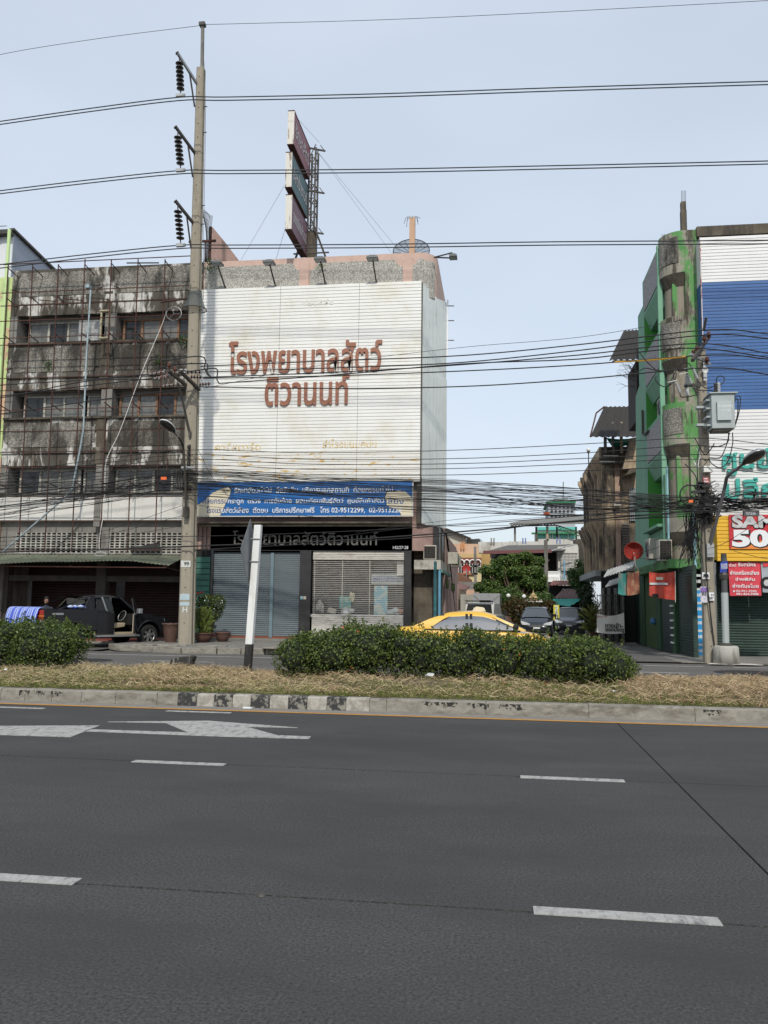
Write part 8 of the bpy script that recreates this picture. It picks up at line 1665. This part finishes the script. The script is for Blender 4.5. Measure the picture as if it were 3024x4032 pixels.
for k in range(22): z = .5+k*.42; m_.lathe([(0, -.004), (.018, -.004)], (sx_(z), YP-(.18-.07*z/zt_), z), 8, axis='Y')
m_.build('bolt_holes', black, SP2)['kind'] = 'stuff'
# top arms and brown insulators
MB().bar(vv(835, 130, 25.2), vv(860, 0, 25.0), .06).build('top_arm', dark_steel, SP2); MB().bar(vv(720, 440, 24.6), vv(895, 190, 26.6), .09).build('crossarm', dark_steel, SP2); MB().bar(vv(700, 375, 24.8), vv(900, 480, 26.0), .07).build('crossarm', steel, SP2)
for X, Y in ((885, 175), (840, 215), (765, 320), (728, 360), (870, 430)): pin(SP2, vv(X, Y, 25.5)-Vector((0, 0, .02)), insul_b)
for X, Y, s_ in ((850, 540, .23), (665, 695, .22)): c_ = vv(X, Y, 25.55); MB().lathe([(0, 0), (.09, -.01), (.1, .01), (0, .02)], (c_.x, c_.y, c_.z), 16, axis='Y').build('bracket_plate', steel, SP2); MB().box(c_.x-.05, c_.x+.05, c_.y, c_.y+.03, c_.z-s_*1.4, c_.z+s_*1.4).build('bracket_plate', steel, SP2)
MB().bar(vv(640, 700, 25.5), vv(800, 700, 25.7), .06).bar(vv(720, 680, 25.4), vv(775, 790, 25.4), .07).build('fuse_arm', dark_steel, SP2)
for (x0, y0, x1, y1) in ((728, 530, 775, 630), (670, 590, 715, 680), (555, 670, 595, 770)):
    a, b = vv(x0, y0, 25.2), vv(x1, y1, 25.2); d_ = b-a; s_ = MB().tube([a, b], .035, 8).build('fuse_cutout', insul_g, SP2); q_ = d_.normalized().to_track_quat('Z', 'Y').to_matrix()
    for k in range(5): c_ = a+d_*((k+.5)/5); bb = MB().lathe([(.03, -.015), (.06, 0), (.03, .015)], (0, 0, 0), 10); bb.v = [tuple(c_+q_ @ Vector(v)) for v in bb.v]; bb.build('insulator_disc', insul_g, s_, smooth=True)
    MB().bar(a+Vector((-.25, 0, .02)), a+Vector((.02, 0, .08)), .025).build('fuse_contact', steel, s_)
wl = [[(345, 600), (340, 640), (400, 700), (470, 705), (540, 640), (555, 570)], [(470, 710), (580, 500), (640, 460), (690, 480), (720, 530)], [(160, 340), (240, 440), (310, 510), (385, 560), (410, 550)], [(775, 650), (830, 710), (890, 725), (960, 690)], [(720, 720), (790, 745), (900, 750), (945, 760)], [(590, 780), (605, 815), (680, 812), (775, 790)], [(965, 690), (970, 620), (1010, 600), (1045, 620), (1040, 660), (1000, 700)], [(885, 1450), (920, 1500), (1000, 1540), (1080, 1480), (1130, 1300), (1130, 1180)], [(890, 1440), (1000, 1440), (1060, 1330), (1100, 1180)], [(885, 1330), (990, 1320), (1080, 1280), (1090, 1180)], [(1135, 870), (1160, 820), (1200, 805), (1212, 860), (1190, 1000), (1150, 1130)], [(1140, 880), (1165, 840), (1185, 850), (1180, 1000), (1145, 1120)], [(740, 1230), (840, 1400), (900, 1360), (945, 1290)], [(640, 1500), (700, 1560), (760, 1650), (770, 1800)], [(800, 1300), (770, 1450), (775, 1700), (790, 1950)], [(150, 560), (240, 520), (330, 540), (420, 545)]]
names_ = ['black wire loop left of the fuse cutouts', 'black wire arching over to the highest fuse cutout', 'slack black wire hanging from the bare clamp on the left', 'drooping wire from the pole to the transformer bushing', 'short wire from the fuse arm to the transformer', 'black wire under the lowest fuse cutout', 'tight wire loop on top of the transformer bushing', 'big cable loop hanging under the transformer', 'shorter cable loop under the transformer', 'flat cable bend beside the pole under the transformer', 'outer cable loop at the right side of the transformer', 'inner cable loop at the right side of the transformer', 'thin black wire crossing the short pole below the transformer', 'black wire dropping diagonally left of the white box', 'black cable running down the left side of the short pole', 'thin wire end beside the second green balcony']
for pts, nm in zip(wl, names_): tag(MB().tube(smooth_path([vv(*p, 25.3) for p in pts], 5), .016, 5).build('hanging_wire', rubber), nm, 'cable')
# transformer
TF = thing('transformer', 'pale grey pole-mounted transformer box with bushings and a hanging name plate', 'transformer', vv(1010, 1150, 25.4)); tg = M('transformer_grey', (.33, .37, .37), .5, var=.04, dirt=.2, dcol=(.2, .2, .19), dscale=(4, 4, 2))
a = vv(905, 1170, 25.2); b = vv(1130, 795, 25.2); MB().box(a.x, b.x, 25.0, 25.6, a.z+.05, b.z).build('tank', tg, TF, bevel=.02); MB().box(a.x-.06, b.x+.08, 24.94, 25.66, b.z, b.z+.035).build('lid', tg, TF)
MB().box(a.x+.05, b.x-.1, 25.05, 25.55, a.z-.0, a.z+.05).build('cooling_base', dark_steel, TF)
c_ = vv(980, 1050, 24.9); d_ = vv(1120, 850, 24.9); MB().box(c_.x, d_.x, 24.92, 24.96, c_.z, d_.z).build('name_plate', M('plate_grey', (.38, .42, .42), .5), TF)
text('มิตซูไฟฟ้า', 'printed_text', white_print, TF, c_.x+.03, c_.x+.42, c_.z+.36, c_.z+.46, 24.915); text('โทร 1130', 'printed_text', white_print, TF, c_.x+.1, c_.x+.35, c_.z+.25, c_.z+.33, 24.915)
for k in range(4): z = a.z+.15+k*.25; MB().box(a.x-.12, a.x, 25.1, 25.5, z, z+.05).build('tank_rib', tg, TF)
MB().box(a.x-.35, a.x, 25.3, 25.5, b.z-.35, b.z-.28).box(a.x-.35, a.x, 25.3, 25.5, a.z+.2, a.z+.27).build('mounting_arm', tg, TF)
for X, Y0, Y1, mm in ((960, 790, 670, insul_d), (992, 820, 665, insul_g), (1035, 800, 765, steel)): p = vv(X, Y0, 25.15); q = vv(X+5, Y1, 25.15); l_ = q.z-p.z; MB().lathe([(.05, 0)]+[(r_, l_*t) for k in range(5) for r_, t in ((.035, (k+.2)/5.2), (.06, (k+.6)/5.2))]+[(.02, l_), (0, l_)], p, 12).build('bushing', mm, TF, smooth=True)
# clutter on the pole
a = vv(830, 1590, 25.55); b = vv(918, 1525, 25.55); tag(MB().box(a.x, b.x, 25.45, 25.6, a.z, b.z).build('junction_box', white_paint, bevel=.01), 'white junction box strapped to the short pole', 'box')
a = vv(833, 1700, 25.55); b = vv(890, 1632, 25.55); pl_ = MB().box(a.x, b.x, 25.57, 25.6, a.z, b.z).build('pole_number_plate', M('plate_red', (.4, .03, .03), .5)); tag(pl_, 'small red number plate on the short pole', 'plate'); ORG[pl_.name] = Vector((0, 0, 0)); text('NBT', 'lettering', white_print, pl_, a.x+.02, b.x-.02, (a.z+b.z)/2+.02, b.z-.03, 25.565, bold=.03); text('0044', 'lettering', white_print, pl_, a.x+.02, b.x-.02, a.z+.03, (a.z+b.z)/2-.01, 25.565, bold=.03)
m_ = MB(); rg = random.Random(8)
for k in range(170):
    c_ = vv(845+rg.gauss(0, 42), 1720+rg.uniform(0, 480)*.75, 25.45+rg.uniform(-.1, .15)); t = [c_]
    for q in range(4): t.append(t[-1]+Vector((rg.uniform(-.13, .13), rg.uniform(-.04, .04), rg.uniform(-.13, .1))))
    m_.tube(smooth_path(t, 3), rg.choice((.008, .012, .018)), 4)
for k in range(60):
    c_ = vv(rg.uniform(660, 800), rg.uniform(1900, 2150), 25.6); t = [c_, c_+Vector((rg.uniform(-.15, .1), 0, -rg.uniform(.2, .7))), c_+Vector((rg.uniform(-.35, .15), .1, -rg.uniform(.7, 1.6)))]; m_.tube(smooth_path(t, 4), rg.choice((.006, .01)), 4)
tag(m_.build('cable_tangle', rubber), kind='stuff')
for k in range(9):
    X, Y = rg.uniform(700, 1000), rg.uniform(1690, 1990); c_ = vv(X, Y, 25.2); MB().box(c_.x-.1, c_.x+.1, 25.2, 25.28, c_.z-.04, c_.z+.04).build('splice_closure', rubber, SP2)
m_ = MB()
for pts in ([(720, 1440), (740, 1490), (780, 1530), (830, 1540)], [(760, 1340), (795, 1400), (780, 1500), (760, 1560)], [(775, 1360), (800, 1430), (750, 1500), (775, 1545)]): m_.tube(smooth_path([vv(*p, 25.4) for p in pts], 5), .012, 5)
tag(m_.build('white_flex', white_paint), 'thin white flex looped beside the white junction box', 'cable')
rg2 = vv(690, 1820, 25.3); tag(MB().tube([rg2+Vector((.27*math.cos(t), 0, .3*math.sin(t))) for t in np.linspace(.4, 5.6, 24)], .025, 6).build('cable_coil', rubber), 'round coil of black cable hung left of the short pole', 'cable coil')
a = vv(680, 1900, 25.2); b = vv(722, 1872, 25.2); tag(MB().box(a.x, b.x, 25.15, 25.2, a.z, b.z).build('cable_tag', M('tag_orange', (.7, .13, .03), .5)), 'orange plastic tag on the cables left of the short pole', 'tag')
a = at(*L2(1285, 485), 27); b = at(*L2(1330, 462), 27); tag(MB().box(a.x, b.x, 26.95, 27, a.z, b.z).build('cable_tag', MATS['tag_orange']), 'orange plastic tag on the cables left of the tall pole', 'tag')
a = at(*S1(1092, 765), 26); b = at(*S1(1142, 742), 26); tag(MB().box(a.x, b.x, 26, 26.03, a.z, b.z).build('cable_tag', MATS['tag_orange']), 'orange plastic tag hanging on the cables over the lane', 'tag')
a = at(*G2(1365, 805), 25.2); b = at(*G2(1490, 760), 25.2); o = MB().box(a.x, b.x, 25.15, 25.3, a.z, b.z).build('splice_box', M('splice_grey', (.07, .07, .075), .6)); tag(o, 'dark splice box with white print hanging on the cables before the red banner', 'box'); ORG[o.name] = Vector((0, 0, 0)); text('TOT 02-951', 'printed_text', white_print, o, a.x+.05, b.x-.1, a.z+.03, b.z-.05, 25.145)
# papers and conduit on the lower pole
for (X0, Y0, X1, Y1, m2, lb, tx) in ((1022, 1272, 1080, 1325, white_print, 'small white notice with black bars on the short pole', '061 024700'), (1008, 1390, 1060, 1522, M('flyer', (.55, .53, .58), .7, flake=((.25, .2, .4), (9, 9, 9), .52, .58)), 'white and purple flyer on the left face of the short pole', None), (1070, 1438, 1118, 1505, white_print, 'white painted number panel on the short pole', '287')):
    a = g2(X0, Y1, 25.58); b = g2(X1, Y0, 25.58); o = MB().box(a.x, b.x, 25.56, 25.575, a.z, b.z).build('notice', m2); tag(o, lb, 'notice'); ORG[o.name] = Vector((0, 0, 0))
    if tx: text(tx, 'printed_text', M('print_black', (.02, .02, .02), .7) if 'print_black' not in MATS else MATS['print_black'], o, a.x+.02, b.x-.02, a.z+.03, a.z+(b.z-a.z)*.45, 25.555, bold=.03)
    if tx == '287': text('H', 'printed_text', MATS['print_black'], o, a.x+.08, a.x+.15, a.z+(b.z-a.z)*.55, b.z-.04, 25.555, bold=.03)
    elif tx: MB().box(a.x+.03, b.x-.03, 25.55, 25.556, b.z-.12, b.z-.05).build('black_bar', MATS['print_black'], o)
    else: MB().box(a.x, b.x, 25.55, 25.556, b.z-.15, b.z-.03).build('purple_bar', M('purple', (.2, .12, .35), .6), o); text('รับทำ 09', 'printed_text', MATS['print_black'] if 'print_black' in MATS else black, o, a.x+.03, b.x-.03, a.z+.2, a.z+.34, 25.55, bold=.02)
tag(MB().tube([(g2(1135, 2010, 25.7).x, 25.7, 0), (g2(1128, 1600, 25.7).x, 25.7, g2(1128, 1600, 25.7).z), (g2(1120, 1190, 25.7).x, 25.7, g2(1120, 1190, 25.7).z)], .05, 8).build('conduit', M('conduit_grey', (.16, .17, .17), .6)), 'grey conduit running up the right side of the short pole', 'conduit')
tag(MB().tube(smooth_path([g2(1040, 860, 25.4), g2(1050, 1150, 25.45), g2(1062, 1350, 25.5), g2(1075, 1480, 25.5), g2(1100, 1700, 25.55), g2(1125, 1900, 25.6)], 4), .02, 5).build('cable', rubber), 'black cable running down the face of the short pole', 'cable')
tag(MB().tube([g2(1040, 1330, 25.9), g2(1036, 1180, 25.9)], .03, 5).build('pipe', MATS['banner_blue']), 'short bright blue pipe behind the short pole', 'pipe')
# street lamp with its own footing
LB2 = thing('street_lamp', 'silver cobra-head street lamp on a long bent arm in front of the white slats', 'street lamp', (6.6, 25.4, 0), 'street lamps with curved arms')
pth = [g2(1070, 1130, 25.6), g2(1100, 1000, 25.5), g2(1160, 760, 25.2), g2(1210, 560, 24.9), g2(1235, 470, 24.6), g2(1330, 400, 24.3)]; MB().tube(smooth_path(pth, 5), .05, 8).build('arm', M('arm_grey', (.13, .13, .135), .5, .4), LB2)
t0 = g2(1320, 405, 24.3); t1 = g2(1528, 262, 23.6); lamp_head(LB2, t0, t1-t0, (t1-t0).length, .5, shell_s, lens_m); a = g2(1085, 1090, 25.6); MB().box(a.x-.1, a.x+.1, 25.5, 25.65, a.z-.2, a.z+.2).build('clamp', steel, LB2)
# soi sign post on its concrete drum
st_ = thing('lane_sign_post', 'blue street-name sign numbered 33 on a two-tone post set in a concrete drum', 'sign post', (g2(1215, 2000, 25.4).x, 25.4, 0)); x0, x1 = g2(1218, 1880, 25.4).x, g2(1200, 1150, 25.4).x; zt1 = g2(1200, 1440, 25.4).z; zt2 = g2(1200, 1150, 25.4).z; zb1 = g2(1215, 1880, 25.4).z
MB().lathe([(0, 0), (.36, 0), (.34, zb1*.92), (.3, zb1), (0, zb1+.01)], (x0, 25.4, 0), 24).build('concrete_drum', M('drum_concrete', (.36, .35, .31), .9, dirt=.6, dcol=(.1, .09, .07), dscale=(5, 5, 1.2)), st_, smooth=True); MB().prism([(x0-.6, 25.05, .03), (x0+.9, 25.05, .03), (x0+.7, 25.5, .03), (x0-.4, 25.5, .03)], (0, 0, .01)).build('cement_spill', M('cement', (.5, .48, .44), .9, var=.1), st_)
MB().tube([(x0, 25.4, zb1-.05), (x0+(x1-x0)*.6, 25.4, zt1)], .1, 12).build('lower_post', M('post_silver', (.4, .43, .42), .5, .3), st_); MB().tube([(x0+(x1-x0)*.6, 25.4, zt1), (x1, 25.4, zt2)], .085, 12).build('upper_post', M('post_dark', (.06, .065, .065), .6), st_); MB().lathe([(.1, 0), (.16, -.04), (.2, -.06)], (x0, 25.4, zb1+.08), 14).build('base_flange', dark_steel, st_)
MB().tube([(x1, 25.4, zt2), (x1, 25.4, zt2+.12)], .08, 10).build('post_cap', dark_steel, st_); a = g2(1168, 1275, 25.3); b = g2(1235, 1180, 25.3); MB().prism([(a.x, 25.28, a.z), (b.x-.03, 25.32, a.z+.03), (b.x, 25.32, b.z+.02), (a.x+.02, 25.28, b.z-.03)], (0, .03, 0)).build('sign_plate', M('plate_blue', (.02, .045, .3), .4), st_); text('33', 'lettering', white_print, st_, a.x+.33*(b.x-a.x)+.08, b.x-.03, a.z+.12, b.z-.06, 25.27, bold=.02); text('ซอย', 'lettering', white_print, st_, a.x+.03, a.x+.15, b.z-.18, b.z-.07, 25.268); text('ต.ท่าทราย', 'lettering', white_print, st_, a.x+.03, a.x+.17, a.z+.1, a.z+.17, 25.268)
a = g2(1175, 1320, 25.4); MB().lathe([(0, 0), (.11, 0), (.13, .12), (.1, .2)], (a.x+.08, 25.4, a.z-.03), 10).build('collar', dark_steel, st_)
# ================================================================== OVERHEAD CABLES
def depth(px): return float(np.interp(px, [-400, 740, 2790, 3400], [27.3, 27.2, 25.3, 25.0]))
def cable(label, pts, r_, grp=None, name='power_cable', dy=0., mat=None, Yc=None, n=6):
    P = smooth_path([at(x, y, (Yc if Yc else depth(x))+dy) for x, y in pts], n); o = MB().tube(P, r_, 5).build(name, mat or rubber); tag(o, label, 'cable', grp); return o
alu = M('aluminium_cable', (.05, .05, .052), .5, .3); D = 1.8228
cable('thin top shield wire from the pole tip to the left', [(-300, 300), (0, 215), (400, 150), (770, 103), (800, 97)], .009, None, 'shield_wire', mat=alu, Yc=27.5); cable('thin top shield wire from the pole tip to the right', [(795, 97), (1500, 78), (2200, 46), (3024, 2), (3300, -16)], .009, None, 'shield_wire', mat=alu, Yc=27.5)
for k, ((l1, l2), c1_, (r1, r2), nm) in enumerate((((478, 490), 383, (320, 333), 'highest'), ((751, 763), 675, (634, 646), 'middle'), ((1042, 1056), 972, (946, 960), 'lowest'))):
    e_ = arms[k]
    for q, (yl_, yr_) in enumerate(((l1, r1), (l2, r2))):
        off_ = q*13; mid_ = (705, [383, 672, 966][k]+off_)
        cable('%s twin high-voltage line, %s conductor' % (nm, 'upper' if q == 0 else 'lower'), [(-300, yl_+ [42, 38, 36][k]), (0, yl_), (350, (yl_+mid_[1])/2-3), (mid_[0], mid_[1]), (900, mid_[1]-1), (1500, [375, 672, 968][k]+off_-6), (2200, [353, 660, 960][k]+off_-8), (3024, yr_), (3300, yr_-8)], .02, 'twin high-voltage lines high above the street', Yc=e_.y-.03-.08*q, mat=alu)
dist = [([(790, 1442), (1300, 1421), (1820, 1400), (2280, 1357), (2790, 1299), (3024, 1315), (3300, 1340)], 'highest'), ([(800, 1465), (1400, 1446), (1820, 1427), (2280, 1380), (2780, 1319), (3024, 1333), (3300, 1355)], 'second'), ([(800, 1487), (1400, 1462), (1820, 1436), (2280, 1398), (2740, 1353), (3024, 1391), (3300, 1430)], 'third'), ([(860, 1510), (1300, 1478), (1820, 1433), (2280, 1414), (2700, 1371), (3024, 1407), (3300, 1450)], 'fourth'), ([(800, 1490), (1300, 1480), (1820, 1461), (2280, 1437), (2800, 1398), (3024, 1414), (3300, 1435)], 'fifth'), ([(760, 1523), (1300, 1530), (1820, 1522), (2280, 1493), (2790, 1449), (3024, 1475), (3300, 1510)], 'lowest')]
for pts, nm in dist: cable('%s of the six medium-voltage cables crossing the brown lettering' % nm, pts, .02, 'medium-voltage cables crossing the brown lettering')
cable('yellow insulating sleeve on the fifth medium-voltage cable near the green building', [(2420, 1426), (2560, 1418), (2700, 1404)], .028, None, 'cable_sleeve', mat=M('yellow_sleeve', (.5, .28, .03), .5))
cable('thin wire sloping up from the crossarm to the green corner column', [(800, 1530), (1250, 1440), (1800, 1370), (2280, 1328), (2690, 1260)], .008, None, 'thin_wire')
for i, (pts, nm) in enumerate((([(-300, 1545), (0, 1517), (350, 1495), (600, 1472)], 'highest'), ([(-300, 1590), (0, 1560), (350, 1518), (600, 1490)], 'second'), ([(-300, 1585), (0, 1567), (350, 1500), (640, 1495)], 'third'), ([(-300, 1665), (0, 1631), (350, 1580), (735, 1530)], 'lowest'))): cable('%s medium-voltage cable left of the tall pole' % nm, pts, .02, 'medium-voltage cables left of the tall pole')
# insulated line conductors over the lane, one above the other
for k, (ya, yb2, yc, yr_) in enumerate(((1772, 1773, 1748, 1725), (1790, 1806, 1783, 1755), (1808, 1826, 1805, 1790), (1830, 1845, 1826, 1808), (1845, 1870, 1853, 1840))):
    cable('%s of five low-voltage lines over the lane' % ['highest', 'second', 'third', 'fourth', 'lowest'][k], [(-300, 1900+k*10), (0, 1865+k*12), (350, 1815+k*16), (740, ya), (1200, (ya+yb2)/2+10), (1783, yb2), (2300, yc), (2740, yr_), (3024, yr_+25), (3300, yr_+50)], .012, 'low-voltage lines over the lane')
rg = random.Random(21)
grp = 'telephone cables in the bundle between the poles'; lab = 'thin black cable in the sagging bundle strung between the two poles'
for k in range(58):
    u = rg.random(); v_ = min(1, max(0, u+rg.gauss(0, .18))); yl_ = 1895+150*rg.random(); y0 = 1852+(1950-1852)*u; ym1 = 1895+120*v_+rg.uniform(-8, 8); ym2 = 1925+105*min(1, max(0, u+rg.gauss(0, .2))); y2 = 1955+65*rg.random(); y3 = 1950+60*rg.random(); sg = rg.uniform(0, 14)
    cable(lab, [(-300, yl_+rg.uniform(20, 60)), (0, yl_), (370, (yl_+y0)/2+sg*.6), (740, y0), (1250, (y0+ym1)/2+sg), (1783, ym1), (2300, ym2), (2770, y2), (3024, y3), (3300, y3-10)], rg.choice((.004, .005, .006, .008, .011)), grp, 'telephone_cable', rg.uniform(-.12, .12), n=4)
for k, pts in enumerate(([(-300, 2120), (0, 2115), (740, 2112), (1300, 2095), (1820, 2066), (2300, 2030), (2770, 1995)], [(-300, 2195), (0, 2174), (350, 2166), (720, 2152), (1300, 2130), (1820, 2093), (2300, 2048), (2770, 2010)], [(760, 2165), (1200, 2143), (1800, 2105), (2100, 2068), (2350, 2050), (2770, 2030)], [(760, 2172), (1200, 2130), (1600, 2080), (2100, 2040), (2770, 1990)], [(1400, 2096), (1800, 2045), (2100, 2020), (2770, 1985)], [(780, 1990), (1300, 2040), (1800, 2072), (2300, 2052), (2770, 2022)])):
    cable(['flat cable crossing the vent blocks and the top of the shutters', 'heavy double cable drooping below the bundle across the shutters', 'low cable across the black fascia lettering', 'thin cable rising to the right above the black fascia', 'short thin cable rising over the lane towards the short pole', 'thin slack cable dipping across the blue signboard'][k], pts, [.012, .024, .014, .008, .007, .008][k], None, 'telephone_cable')
for k in range(4): cable('one of a few thin cables low at the left edge above the awning', [(-300, 2195-k*9), (0, 2165-k*16), (370, 2140-k*14), (720, 2110-k*40)], .008, 'thin cables above the awning', 'telephone_cable', .1)
for k in range(14): 
    y0 = 1915+rg.uniform(0, 90); cable('loose cable fanning out right of the short pole', [(2790, 1960+rg.uniform(-20, 50)), (2900, y0+rg.uniform(-5, 10)), (3024, y0+rg.uniform(-10, 10)), (3300, y0)], rg.choice((.008, .012, .018)), 'loose cables right of the short pole', 'telephone_cable', rg.uniform(-.1, .1), n=4)
for k, pts in enumerate(([(780, 1770), (850, 1900), (980, 2030)], [(2500, 2180), (2600, 2150), (2700, 2060), (2770, 1990)], [(2520, 2200), (2620, 2190), (2720, 2100), (2760, 2030)], [(2480, 2010), (2640, 1985), (2760, 1960)], [(2890, 2170), (2950, 2185), (3024, 2200), (3200, 2210)], [(2790, 2160), (2850, 2140), (2980, 2060), (3100, 1990)])): cable(['thin wire dropping from the tall pole over the blue signboard', 'drooping wire from the short pole to the air conditioners', 'second drooping wire from the short pole to the air conditioners', 'wire running into the green side wall', 'wire sagging across the yellow slats', 'wire rising across the red banner'][k], pts, .008, None, 'telephone_cable')
